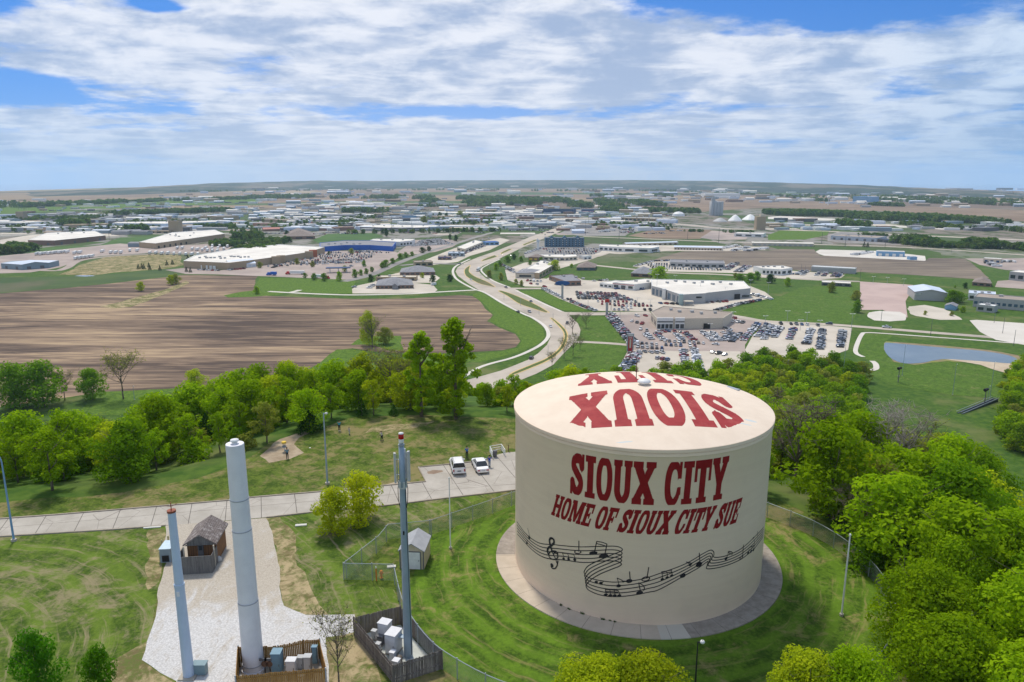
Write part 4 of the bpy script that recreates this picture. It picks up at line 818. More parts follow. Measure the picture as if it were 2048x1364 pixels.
lamp(1389, 1395, 1283, 'black lamp post in front of the tank', 'head', BLACK, .08)
for i, (px, py, pt, lb) in enumerate([(269, 800, 772, 'thin lamp post behind the left woods, beside the bare tree'), (1573, 760, 720, 'white headed lamp post rising from the trees behind the tank'), (1684, 770, 689, 'tall grey lamp post among the trees left of the pond'), (1804, 752, 690, 'tall lamp post in front of the pond'), (1905, 790, 728, 'lamp post in the trees below the pond'), (1979, 800, 724, 'dark tall lamp post below the sandy bank'), (1974, 806, 772, 'lamp post beside the conveyor belt')]):
    lamp(px, py, pt, lb, 'head', STEELP, .12, z=1)
for px, py, pt, lb in ((1796, 765, 737, 'black headed snow gun tower near the pond path'), (1968, 812, 780, 'black headed snow gun tower above the conveyor belt')):
    x, y, z_ = T(px, py); r = ray(px, pt); h = HC + r[2] / r[1] * y - z_; t = empty('snow_gun_tower', (x, y, z_), 0, lb, 'snow gun')
    b = B(); b.tube((0, 0, 0), (0, 0, h), .22, .16, 10); b.box((0, 0, h * .45), (1.2, 1.2, .15)); b.ob('mast', DGREY, t); b = B(); b.tube((-.9, -.4, h), (.9, .4, h + .3), .75, .6, 14); b.ob('fan_barrel', BLACK, t)
# conveyor strip up the slope
P1 = Vector(T(1925, 829)); P2 = Vector(T(1996, 803)); t = empty('conveyor_belt', P1, 0, 'long dark covered conveyor lift on the slope at the right', 'conveyor')
b = B(); d = P2 - P1; nn = Vector((-d.y, d.x, 0)).normalized()
for o_, w_, hh in ((0, .8, .25), (1.6, .8, .25)):
    a = nn * o_; b.add([a + Vector((0, 0, hh)), a + nn * w_ + Vector((0, 0, hh)), d + a + nn * w_ + Vector((0, 0, hh + 1)), d + a + Vector((0, 0, hh + 1)), a + Vector((0, 0, hh - 2)), a + nn * w_ + Vector((0, 0, hh - 2)), d + a + nn * w_ + Vector((0, 0, hh - 2)), d + a + Vector((0, 0, hh - 2))], [[0, 1, 2, 3], [0, 4, 5, 1], [1, 5, 6, 2], [3, 2, 6, 7], [0, 3, 7, 4]])
b.ob('belt', plain('belt_dark', (.05, .07, .08)), t)
b = B()
for o_ in (-.25, .95, 2.6): a = nn * o_ + Vector((0, 0, .8)); b.tube(a, d + a + Vector((0, 0, 1)), .09, n=6)
b.ob('side_rail', STEEL, t)

# ------------------------------------------------------------------ hut, shed, enclosures
def frame(pa, pb):
    A = at(*pa); Bv = at(*pb); d = Bv - A; return A, math.atan2(d.y, d.x), d.length
SHK, g, bs, P = raw('old_wood_shingles', .95)
o3 = g.new('ShaderNodeTexCoord').outputs['Object']; bk = g.new('ShaderNodeTexBrick'); g.put(bk.inputs['Vector'], g.map(o3, (1, 1, 1), (0, 0, PI / 2))); bk.inputs['Scale'].default_value = 3.2; bk.inputs['Row Height'].default_value = .55; bk.inputs['Brick Width'].default_value = .5; bk.inputs['Mortar Size'].default_value = .03
g.put(bk.inputs['Color1'], (.24, .205, .19)); g.put(bk.inputs['Color2'], (.15, .125, .12)); g.put(bk.inputs['Mortar'], (.03, .025, .025))
cc = g.mix(g.ss(g.noise(o3, 2.2, 6, .75), .5, .62), bk.outputs[0], (.33, .30, .29)); cc = g.mix(g.ss(g.noise(o3, 5, 3, .6), .70, .73), cc, (.62, .60, .60)); g.put(bs.inputs['Base Color'], cc)
def plankmat(name, c1, c2, c3, w_=.14):
    m, g, bs, P = raw(name, .9); o = g.new('ShaderNodeTexCoord').outputs['Object']; x, y, z = g.xyz(o)
    s = g.m('FLOOR', g.m('DIVIDE', g.m('ADD', x, g.m('MULTIPLY', y, 1.0)), w_)); wn = g.new('ShaderNodeTexWhiteNoise', noise_dimensions='1D'); g.put(wn.inputs['W'], s)
    col = g.mix(wn.outputs['Value'], c1, c2); col = g.mix(g.ss(g.noise(g.map(o, (5, 5, .6)), 1.2, 5, .7), .45, .7), col, c3)
    ed = g.m('LESS_THAN', g.m('FRACT', g.m('DIVIDE', g.m('ADD', x, y), w_)), .09); col = g.mix(ed, col, (.02, .016, .014)); g.put(bs.inputs['Base Color'], col); return m
OLDP = plankmat('weathered_planks', (.17, .14, .12), (.27, .235, .21), (.10, .085, .075)); NEWP = plankmat('orange_brown_planks', (.40, .235, .075), (.32, .175, .05), (.26, .13, .04), .15); HUTW = plankmat('hut_siding', (.27, .14, .07), (.21, .11, .055), (.15, .09, .055), .25)
GREYP = plankmat('grey_screen_planks', (.15, .145, .14), (.20, .195, .19), (.10, .10, .10), .10); TANS = mat('tan_siding', (.50, .42, .28), (.56, .47, .33), 1.2, .85)
# hut with shingled gable roof
A, rz, L = frame((356, 1150), (425, 1146)); 
t = empty('utility_hut', A + Vector((0, 2.2, 0)), rz, 'small wooden hut with a worn shingle gable roof on the gravel', 'hut')
wd, dp, hh = L - .3, 3.6, 2.5
b = B(); b.prism([(.15, 0), (wd, 0), (wd, dp), (.15, dp)], 0, hh); b.add([(.15, 0, hh), (wd, 0, hh), (wd / 2, 0, hh + .85)], [[0, 1, 2]]); b.add([(.15, dp, hh), (wd, dp, hh), (wd / 2, dp, hh + .85)], [[0, 2, 1]]); b.ob('wall', HUTW, t)
b = B(); mx_ = (wd + .15) / 2
for s in (-1, 1):
    e = mx_ + s * (wd / 2 + .15); r_ = hh + 1.05; e_z = hh - .05
    b.add([(mx_, -.6, r_), (e, -.6, e_z), (e, dp + .5, e_z), (mx_, dp + .5, r_), (mx_, -.6, r_ - .16), (e, -.6, e_z - .16), (e, dp + .5, e_z - .16), (mx_, dp + .5, r_ - .16)], [[0, 1, 2, 3], [4, 7, 6, 5], [0, 4, 5, 1], [1, 5, 6, 2], [2, 6, 7, 3]])
b.ob('roof', SHK, t)
b = B(); b.add([(mx_ - wd / 2, -.55, hh - .18), (mx_ + wd / 2, -.55, hh - .18), (mx_, -.55, hh + .88)], [[0, 1, 2]]); b.ob('gable_board', GREYP, t)
b = B(); b.box((mx_ - .1, -.05, 1.3), (.55, .16, 1.9)); b.ob('door', DGREY, t); b = B(); b.box((mx_ - .1, -.14, 1.8), (.32, .05, .5)); b.ob('window', GLASS, t)
for s in (-1, 1): b = B(); b.box((mx_ + s * (wd / 2 - .05), -1.0, hh / 2), (.12, .12, hh)); b.ob('post', CREAM, t)
b = B(); b.box((mx_, -.5, .9), (wd - .2, .35, .12)); b.ob('shelf', CREAM, t)
t = empty('plank_screen', A, rz, 'grey plank screen standing in front of the hut', 'fence')
b = B(); b.box((L / 2, 0, .98), (L, .06, 1.95)); b.ob('planks', GREYP, t)
for s, x_ in ((0, 0), (1, L)): b = B(); b.box((x_, 1.1, .98), (.06, 2.15, 1.9)); b.ob('side_planks', GREYP, t)
A2 = at(437, 1122); b = B(); b.lathe([(.01, .55), (.22, .5), (.34, .3), (.36, .1), (.3, 0)], 14); tag(b.ob('rock', plain('pale_rock', (.5, .49, .47)), None, loc=A2, smooth=True), 'rounded pale meter cover at the right side of the hut', 'meter cover')
p = at(338, 1116); t = empty('generator_cabinet', p, rz, 'blue grey generator cabinet left of the hut', 'cabinet'); b = B(); b.box((0, 0, .75), (1.1, 1.9, 1.5)); b.ob('housing', plain('cabinet_blue_grey', (.26, .33, .38)), t); b = B(); b.box((0, 0, 1.53), (1.2, 2.0, .08)); b.ob('lid', plain('lid_blue', (.50, .62, .70)), t); b = B(); b.box((0, -.97, .45), (.7, .03, .7)); b.ob('vent', BLACK, t)
for px, py in ((321, 1124), (325, 1100), (338, 1092)): b = B(); b.lathe([(.10, 0), (.10, 1.15), (.06, 1.22), (.01, 1.24)], 12); tag(b.ob('bollard', plain('dull_yellow', (.55, .48, .25)), None, loc=at(px, py)), 'dull yellow bollard beside the generator cabinet', 'bollard', 'bollards by the generator cabinet')
# garden shed
A, rz, L = frame((800, 1137), (848, 1140)); t = empty('garden_shed', A, rz + .03, 'small beige shed with a grey roof and white door', 'shed')
dp = 3.3; hh = 2.1; b = B(); b.prism([(0, 0), (L, 0), (L, dp), (0, dp)], 0, hh); b.add([(0, 0, hh), (L, 0, hh), (L / 2, 0, hh + .75)], [[0, 1, 2]]); b.add([(0, dp, hh), (L, dp, hh), (L / 2, dp, hh + .75)], [[0, 2, 1]]); b.ob('wall', TANS, t)
b = B()
for s in (-1, 1):
    e = L / 2 + s * (L / 2 + .12); b.add([(L / 2, -.12, hh + .84), (e, -.12, hh - .02), (e, dp + .12, hh - .02), (L / 2, dp + .12, hh + .84), (L / 2, -.12, hh + .74), (e, -.12, hh - .12), (e, dp + .12, hh - .12), (L / 2, dp + .12, hh + .74)], [[0, 1, 2, 3], [4, 7, 6, 5], [0, 4, 5, 1], [1, 5, 6, 2], [2, 6, 7, 3]])
b.ob('roof', plain('pale_shingle', (.36, .37, .39), .9), t)
b = B(); b.box((L * .52, -.02, .98), (1.65, .05, 1.9)); d_ = b.ob('door', WHITE, t); b = B()
for x_ in (L * .52 - .87, L * .52 + .87): b.box((x_, -.03, 1.0), (.09, .07, 2.0))
b.box((L * .52, -.03, 1.97), (1.65, .07, .09)); b.ob('door_frame', DGREY, d_); b = B(); b.box((L * .52 + .7, -.06, 1.0), (.05, .04, .14)); b.ob('handle', BLACK, d_)
for x_ in (.04, L - .04): b = B(); b.box((x_, -.02, hh / 2), (.1, .06, hh)); b.ob('corner_trim', DGREY, t)
# plank enclosures: walls from ground points, h high
def enclosure(pts, h, mtl, label, gate=None, closed=True, steps=.14, name='plank_fence'):
    c = at(*pts[0]); t = empty(name, c, 0, label, 'fence')
    P = [at(*p) - c for p in pts]; n = len(P)
    for i in range(n if closed else n - 1):
        a, q = P[i], P[(i + 1) % n]; d = q - a; L = d.length; an_ = math.atan2(d.y, d.x); b = B(); k = int(L / steps)
        for j in range(k):
            x_ = (j + .5) * L / k; hh = h + RNG.uniform(-.05, .05); b.box((x_, RNG.uniform(-.012, .012), hh / 2), (L / k * .90, .025, hh))
        o = b.ob('plank_panel', mtl, t); o.location = a; o.rotation_euler = (0, 0, an_)
        b = B()
        for z_ in (.3 * h, .85 * h): b.box((L / 2, .05, z_), (L, .05, .09))
        o2 = b.ob('rail', mtl, o)
        b = B(); b.box((0, .07, h / 2 + .04), (.1, .1, h + .08)); b.ob('post', STEEL if mtl is NEWP else mtl, o)
    return t
enclosure([(709, 1271), (801, 1247), (884, 1338), (788, 1369)], 1.75, OLDP, 'weathered grey plank enclosure round the equipment cabinets')
ENC2 = enclosure([(479, 1334), (559, 1333), (608, 1321), (640, 1318), (654, 1378), (476, 1395)], 1.9, NEWP, 'orange brown plank enclosure round the thick white tower')
sheet('pad', [tuple(at(*p).xy) for p in ((713, 1272), (801, 1250), (880, 1337), (789, 1365))], .035, mat('pale_pad_gravel', (.42, .44, .41), (.52, .54, .50), .8, .95, c3=(.34, .36, .28), world=True), 'pale gravel pad inside the grey plank enclosure')
sheet('pad', [tuple(at(*p).xy) for p in ((482, 1336), (560, 1335), (608, 1324), (637, 1321), (650, 1376), (480, 1391))], .035, CONC, 'concrete pad inside the orange plank enclosure')
CAB = plain('cabinet_white', (.66, .66, .68), .5); CABG = plain('cabinet_grey', (.45, .46, .47), .5)
def cabinet(px, py, w_, d_, h, mtl, label, rz=-.35, lid=True, name='equipment_cabinet', cat='cabinet', dark=False):
    t = empty(name, at(px, py) + Vector((0, 0, .035)), rz, label, cat)
    b = B(); b.box((0, 0, .05), (w_ + .1, d_ + .1, .1)); b.ob('plinth', CONC, t); b = B(); b.box((0, 0, h / 2 + .1), (w_, d_, h)); b.ob('housing', mtl, t)
    b = B(); b.box((0, 0, h + .13), (w_ + .08, d_ + .08, .06)); b.ob('lid', mtl, t); b = B(); b.box((0, -d_ / 2 - .012, h / 2 + .1), (w_ * .86, .02, h * .86)); dd = b.ob('door', mtl, t)
    b = B(); b.box((w_ * .33, -d_ / 2 - .035, h * .5), (.04, .03, .18)); b.ob('handle', DGREY, dd); return t
cabinet(771, 1282, .95, .85, 1.75, CAB, 'tall white equipment cabinet at the back of the grey plank enclosure')
cabinet(788, 1303, .95, 1.25, 1.75, CAB, 'tallest white cabinet, nearer the cell mast')
cabinet(786, 1322, .42, .45, .75, CAB, 'small white box in front of the two tall cabinets'); cabinet(793, 1338, .5, .5, .7, CAB, 'low white box nearest the front planks')
cabinet(749, 1279, .4, .35, .75, CABG, 'small grey meter box by the left planks of the grey enclosure'); cabinet(762, 1290, .5, .4, .75, DGREY, 'small black topped unit left of the tall cabinets'); cabinet(757, 1302, .35, .35, .6, CABG, 'little grey junction box low against the left planks')
t = empty('cable_bridge', at(812, 1310), -.35, 'dark steel cable bridge between the cabinets and the mast', 'cable bridge'); b = B(); b.box((-.35, .3, 1.5), (1.1, .5, .06)); b.ob('tray', STEELP, t)
for x_ in (-.8, -.1): b = B(); b.tube((x_, .1, 0), (x_, .1, 1.5), .04, n=6); b.ob('leg', DGREY, t)
b = B(); b.tube((0, -.5, .34), (0, .5, .34), .30, n=18); tag(b.ob('fuel_tank', plain('dull_brown', (.14, .12, .10)), None, loc=at(797, 1330)), 'dull brown round tank lying by the mast foot', 'tank')
TEAL = plain('teal_cabinet', (.18, .30, .38))
cabinet(556, 1344, .75, .8, 1.75, TEAL, 'tall blue equipment cabinet beside the thick white tower', 0); cabinet(584, 1346, .75, .6, 1.1, CAB, 'white topped cabinet in the middle of the orange enclosure', 0)
cabinet(602, 1338, .42, .4, 1.0, CABG, 'narrow grey meter cabinet in the orange enclosure', 0); cabinet(617, 1343, .55, .5, 1.3, CABG, 'grey cabinet at the right of the orange enclosure', 0); cabinet(631, 1328, .4, .3, 1.5, TEAL, 'small blue box on the back planks of the orange enclosure', 0)
b = B(); b.lathe([(.42, 0), (.42, .12), (.05, .2)], 8); tag(b.ob('pad_cover', WHITE, None, loc=at(603, 1349)), 'flat white cover on the slab of the orange enclosure', 'cover')
for px, lb in ((531, 'round disc antenna frame just right of the thick white tower'), (541, 'second round disc on the frame right of the thick tower')):
    t = empty('meter_frame', at(px, 1350) + Vector((0, 0, .035)), 0, lb, 'meter'); b = B(); b.tube((0, 0, 0), (0, 0, 1.3), .05, n=6); b.ob('post', BLACK, t); b = B(); b.tube((0, -.06, 1.0), (0, .06, 1.0), .26, n=16); b.ob('disc', BROWN, t); b = B(); b.box((-.1, 0, 1.4), (.6, .12, .2)); b.ob('crossbar', DGREY, t)
# chain link fence
MESHM = bpy.data.materials.new('chain_link'); MESHM.use_nodes = True; g = N(MESHM.node_tree); out = g.n['Material Output']; bs = g.n['Principled BSDF']; bs.inputs['Base Color'].default_value = (.36, .42, .44, 1); bs.inputs['Metallic'].default_value = .5; bs.inputs['Roughness'].default_value = .5
uvn = g.new('ShaderNodeUVMap').outputs[0]; ux, uy, uz = g.xyz(uvn); a_ = g.m('ABSOLUTE', g.m('SUBTRACT', g.m('FRACT', g.m('MULTIPLY', g.m('ADD', ux, uy), 8)), .5)); b_ = g.m('ABSOLUTE', g.m('SUBTRACT', g.m('FRACT', g.m('MULTIPLY', g.m('SUBTRACT', ux, uy), 8)), .5))
wire = g.m('MAXIMUM', g.m('LESS_THAN', a_, .075), g.m('LESS_THAN', b_, .075)); tr = g.new('ShaderNodeBsdfTransparent'); mxs = g.new('ShaderNodeMixShader'); g.put(mxs.inputs[0], wire); g.l.new(tr.outputs[0], mxs.inputs[1]); g.l.new(bs.outputs[0], mxs.inputs[2]); g.l.new(mxs.outputs[0], out.inputs[0])
def chainlink(pts, h, label, step=3.0, closed=False):
    c = Vector((*pts[0], 0)); t = empty('chain_link_fence', c, 0, label, 'fence'); P = [Vector((*p, 0)) - c for p in pts]; acc = 0; b = B(); uvs = []
    for a, q in zip(P, P[1:]):
        L = (q - a).length; b.add([a + Vector((0, 0, .05)), q + Vector((0, 0, .05)), q + Vector((0, 0, h)), a + Vector((0, 0, h))], [[0, 1, 2, 3]]); uvs += [(acc, 0), (acc + L, 0), (acc + L, h), (acc, h)]; acc += L
    o = b.ob('mesh_panel', MESHM, t); ul = o.data.uv_layers.new(name='UVMap')
    for i, u_ in enumerate(uvs): ul.data[i].uv = u_
    b = B()
    for a, q in zip(P, P[1:]): b.tube(a + Vector((0, 0, h)), q + Vector((0, 0, h)), .035, n=6)
    b.ob('top_rail', STEEL, t); acc = 0; nxt = 0
    b0 = B(); b0.tube((0, 0, 0), (0, 0, h + .12), .045, n=8); proto = me_np('post', b0.v, b0.f, STEEL)
    for a, q in zip(P, P[1:]):
        L = (q - a).length
        while nxt <= acc + L + 1e-4:
            po = bpy.data.objects.new('post', proto); po.location = a.lerp(q, (nxt - acc) / L); link(po, t); nxt += step
        acc += L
    return t
ring = FENCE
chainlink(ring, 1.85, 'long chain link fence circling the tank')
chainlink([tuple(at(*p).xy) for p in ((863, 1071), (777, 1079), (758, 1103), (688, 1160))], 1.85, 'chain link fence jutting out toward the street trees', 2.7)
chainlink([tuple(at(*p).xy) for p in ((688, 1160), (788, 1162), (800, 1215))], 1.85, 'short chain link side behind the orange hydrants', 2.9)
for px, py, lb, k in ((763, 1156, 'orange yellow hydrant just inside the fence corner', 0), (753, 1162, 'slim orange marker post with a white tip', 1)):
    t = empty('hydrant' if k == 0 else 'marker_post', at(px, py), 0, lb, 'hydrant' if k == 0 else 'marker'); b = B()
    if k == 0: b.lathe([(.16, 0), (.16, .06), (.11, .08), (.11, .62), (.15, .66), (.13, .8), (.05, .88), (.01, .9)], 14); b.ob('barrel', ORANGE, t); b = B(); b.tube((-.2, 0, .58), (.2, 0, .58), .07, n=10); b.ob('outlet', ORANGE, t)
    else: b.box((0, 0, .7), (.10, .05, 1.4)); b.ob('stake', plain('deep_orange', (.62, .16, .02)), t); b = B(); b.box((0, 0, 1.5), (.11, .06, .2)); b.ob('tip', WHITE, t)
for px, py, w_, lb in ((602, 1051, 1.3, 'white drain slab lying in the grass by the street trees'), (783, 1134, .9, 'pale square lid in the grass by the hydrant'), (305, 1055, 1.9, 'long white drain slab at the road edge')):
    b = B(); b.box((0, 0, .05), (w_, .45, .12), .15); tag(b.ob('drain_slab', plain('pale_slab', (.55, .54, .50)), None, loc=at(px, py)), lb, 'slab')
# guard rail and bin
t = empty('railing', at(980, 916), 0, 'white three bar railing round the litter bin at the car park', 'railing'); A = at(980, 916); Q = [at(*p) - A for p in ((985, 918), (980, 906), (1003, 902), (1010, 913))]
b = B()
for a, q in zip(Q, Q[1:]):
    for z_ in (.35, .7, 1.05): b.tube(a + Vector((0, 0, z_)), q + Vector((0, 0, z_)), .05, n=6)
b.ob('bar', WHITE, t)
for q in Q: b = B(); b.tube(q, q + Vector((0, 0, 1.1)), .05, n=6); b.ob('post', WHITE, t)
t = empty('litter_bin', at(990, 914), 0, 'dark grey litter bin inside the white railing', 'bin'); b = B(); b.lathe([(.26, 0), (.32, .95), (.3, .97)], 14); b.ob('barrel', DGREY, t); b = B(); b.lathe([(.34, .95), (.34, 1.02), (.01, 1.1)], 14); b.ob('lid', DGREY, t)
b = B(); b.box((0, 0, .55), (.12, .12, 1.1)); tag(b.ob('wooden_post', BROWN, None, loc=at(1017, 903)), 'short brown wooden post beyond the car park edge', 'post')
# disc golf basket
t = empty('disc_golf_basket', at(569, 903), 0, 'disc golf basket with a yellow band on the bare dirt', 'disc golf basket'); b = B(); b.tube((0, 0, 0), (0, 0, 1.5), .05, n=8); b.ob('pole', STEEL, t); b = B(); b.lathe([(.34, 1.32), (.34, 1.52), (.30, 1.56), (.01, 1.58)], 16); b.ob('top_band', YEL, t)
b = B(); b.lathe([(.08, .62), (.30, .64), (.34, .85), (.33, .85), (.29, .66)], 16); b.ob('basket', STEEL, t); b = B()
for k in range(10): an_ = k * PI / 5; b.tube((.3 * math.cos(an_), .3 * math.sin(an_), 1.33), (.07 * math.cos(an_), .07 * math.sin(an_), .72), .012, n=4)
b.ob('chains', STEEL, t)
b = B(); b.lathe([(.13, 0), (.14, .02), (.01, .03)], 12); tag(b.ob('flying_disc', WHITE, None, loc=at(620, 896) + Vector((0, 0, .03))), 'small white disc lying on the lawn right of the basket', 'disc')
# ------------------------------------------------------------------ people
SKIN = plain('skin', (.42, .26, .18), .7); HAIR = plain('dark_hair', (.03, .022, .018), .8); JEANS = plain('denim', (.05, .08, .14), .9); DARKC = plain('dark_cloth', (.025, .03, .04), .9); LJEANS = plain('light_denim', (.22, .30, .42), .9)
def skinmesh(name, pts, edges, rad, mtl, parent, root=0, lev=2):
    m = bpy.data.meshes.new(name); m.from_pydata(pts, edges, []); m.materials.append(mtl); o = link(bpy.data.objects.new(name, m), parent)
    sk = o.modifiers.new('skin', 'SKIN'); sk.use_smooth_shade = True; d = m.skin_vertices[0].data
    for i, r in enumerate(rad): d[i].radius = (r if isinstance(r, tuple) else (r, r))
    for i in range(len(pts)): d[i].use_root = (i == root)
    ss = o.modifiers.new('subdivision', 'SUBSURF'); ss.levels = lev; ss.render_levels = lev
    return o
def person(loc, rz, label, shirt, trousers, pose, h=1.75, held=None):
    """pose: stride, arm forward angles (left, right) in degrees, lean"""
    t = empty('person', loc, rz, label, 'person'); k = h / 1.75; st, aL, aR, ln, kn = pose
    def arm(s, a):
        a = math.radians(a); sh = Vector((s * .19, ln * .42, 1.43)); e = sh + Vector((s * .06, math.sin(a) * .28, -math.cos(a) * .28)); b2 = a + .35
        wst = e + Vector((0, math.sin(b2) * .25, -math.cos(b2) * .25)); return sh, e, wst
    def leg(s, f):
        hp = Vector((s * .09, 0, .93)); kne = Vector((s * .10, f * .22 + .03 * kn, .50)); an = Vector((s * .10, f * .38 - .05 * kn, .08)); return hp, kne, an, an + Vector((0, .15, -.045))
    P = [(0, 0, .95), (0, ln * .15, 1.15), (0, ln * .4, 1.40), (0, ln * .46, 1.50), (0, ln * .5, 1.56), (0, ln * .52 + .01, 1.66)]; R = [(.15, .11), (.14, .10), (.16, .10), .055, .075, .095]; Ed = [(0, 1), (1, 2), (2, 3), (3, 4), (4, 5)]
    arms = []; legs = []
    for s, a in ((-1, aL), (1, aR)):
        i = len(P); q = arm(s, a); arms.append(q); P += [tuple(x) for x in q]; hd = (q[2] - q[1]).normalized(); P.append(tuple(q[2] + hd * .09)); R += [.055, .043, .028, .035]; Ed += [(2, i), (i, i + 1), (i + 1, i + 2), (i + 2, i + 3)]
        for f in range(5):
            i2 = len(P); fd = hd * (.085 if f else .05) + Vector(((f - 2) * .014 if f else -s * .045, .012, 0)); P += [tuple(q[2] + hd * .10 + Vector(((f - 2.5) * .016, 0, 0))) if f else tuple(q[2] + hd * .05), tuple(q[2] + hd * .10 + fd)]; R += [.010, .008]; Ed += [(i + 3 if f else i + 2, i2), (i2, i2 + 1)]
    for s, f in ((-1, st), (1, -st)):
        i = len(P); q = leg(s, f); legs.append(q); P += [tuple(x) for x in q]; R += [.085, .058, .038, .035]; Ed += [(0, i), (i, i + 1), (i + 1, i + 2), (i + 2, i + 3)]
    sc_ = lambda L: [tuple(c * k for c in p) for p in L]; rs_ = lambda L: [tuple(c * k for c in r) if isinstance(r, tuple) else r * k for r in L]
    skinmesh('body', sc_(P), Ed, rs_(R), SKIN, t)
    P2 = [(0, 0, .93), (0, ln * .15, 1.15), (0, ln * .4, 1.41)]; R2 = [(.175, .13), (.165, .12), (.185, .12)]; E2 = [(0, 1), (1, 2)]
    for s, q in zip((-1, 1), arms): i = len(P2); P2 += [tuple(q[0]), tuple(q[0].lerp(q[1], .85))]; R2 += [.075, .062]; E2 += [(2, i), (i, i + 1)]
    skinmesh('shirt', sc_(P2), E2, rs_(R2), shirt, t)
    P3 = [(0, 0, .97)]; R3 = [(.165, .12)]; E3 = []
    for s, q in zip((-1, 1), legs): i = len(P3); P3 += [tuple(q[0]), tuple(q[1]), tuple(q[2])]; R3 += [.10, .075, .06]; E3 += [(0, i), (i, i + 1), (i + 1, i + 2)]
    skinmesh('trousers', sc_(P3), E3, rs_(R3), trousers, t)
    hb = B(); hb.lathe([(.01, .125), (.06, .11), (.095, .06), (.108, 0), (.10, -.05), (.085, -.07)], 14); ho = hb.ob('hair', HAIR, t, True); ho.location = Vector((0, ln * .52 - .012, 1.675)) * k; ho.scale = (k * .92, k, k)
    for s, q in zip((-1, 1), legs): sb = B(); c = q[2]; sb.box((c.x * k, (c.y + .06) * k, .045), (.10 * k, .27 * k, .085)); sb.ob('shoe', WHITE if shirt in (TEALS,) else DARKC, t)
    for s in (-1, 1):
        eb = B(); eb.lathe([(.001, -.012), (.011, 0), (.001, .012)], 6, (s * .035 * k, (ln * .52 + .10) * k, 1.665 * k)); eb.ob('eye', BLACK, t)
    return t
TEALS = plain('teal_shirt', (.04, .35, .42), .9); BLUES = plain('blue_shirt', (.03, .17, .48), .9); ROYAL = plain('royal_blue_shirt', (.02, .06, .42), .9); GREYS = plain('grey_blue_shirt', (.16, .30, .38), .9); WHITES = plain('white_vest', (.62, .58, .52), .9)
person(at(934, 916), .4, 'person in a blue shirt and dark trousers standing on the grass behind the white cars', BLUES, DARKC, (.12, 12, 55, .05, 1), 1.8)
person(at(979, 934), -.3, 'person in a royal blue shirt and light jeans beside the white sedan', ROYAL, LJEANS, (.2, -15, 40, .06, 1), 1.75)
person(at(679, 862), .1, 'person in a bright teal shirt by the far edge of the lawn', TEALS, DARKC, (.15, 5, 20, .02, 1), 1.78)
person(at(575, 918), .3, 'person in a grey blue top and black trousers walking to the disc golf basket', GREYS, DARKC, (.3, -20, 25, .06, 1), 1.75)
person(at(764, 882), 1.2, 'person in a white vest bending forward on the middle of the lawn', WHITES, DARKC, (.35, 40, 70, .18, 1), 1.62)
person(at(699, 869), 2.9, 'small person in pale clothes near the one in teal', WHITES, plain('pale_cloth', (.50, .48, .44), .9), (.35, 25, 25, .12, 1), 1.25)

# ------------------------------------------------------------------ vehicles
def objcol(name, rough, metal=0):
    m = bpy.data.materials.new(name); m.use_nodes = True; g = N(m.node_tree); bs = g.n['Principled BSDF']; oi = g.new('ShaderNodeObjectInfo'); g.put(bs.inputs['Base Color'], oi.outputs['Color']); bs.inputs['Roughness'].default_value = rough; bs.inputs['Coat Weight'].default_value = .4; return m
PAINT = objcol('car_paint', .35)
PAINTM = bpy.data.materials.new('car_paint_many'); PAINTM.use_nodes = True; g = N(PAINTM.node_tree); at_ = g.new('ShaderNodeAttribute', attribute_name='paint'); g.put(g.n['Principled BSDF'].inputs['Base Color'], at_.outputs['Color']); g.n['Principled BSDF'].inputs['Roughness'].default_value = .4
CARGL = mat('car_glass', (.015, .02, .025), None, rough=.12, spec=.6); TYRE = plain('tyre_rubber', (.02, .02, .02), .9); LAMPR = plain('tail_lamp', (.35, .02, .02), .3); LAMPW = plain('head_lamp', (.7, .7, .68), .2); CHROME = plain('chrome', (.6, .6, .6), .2, .8)
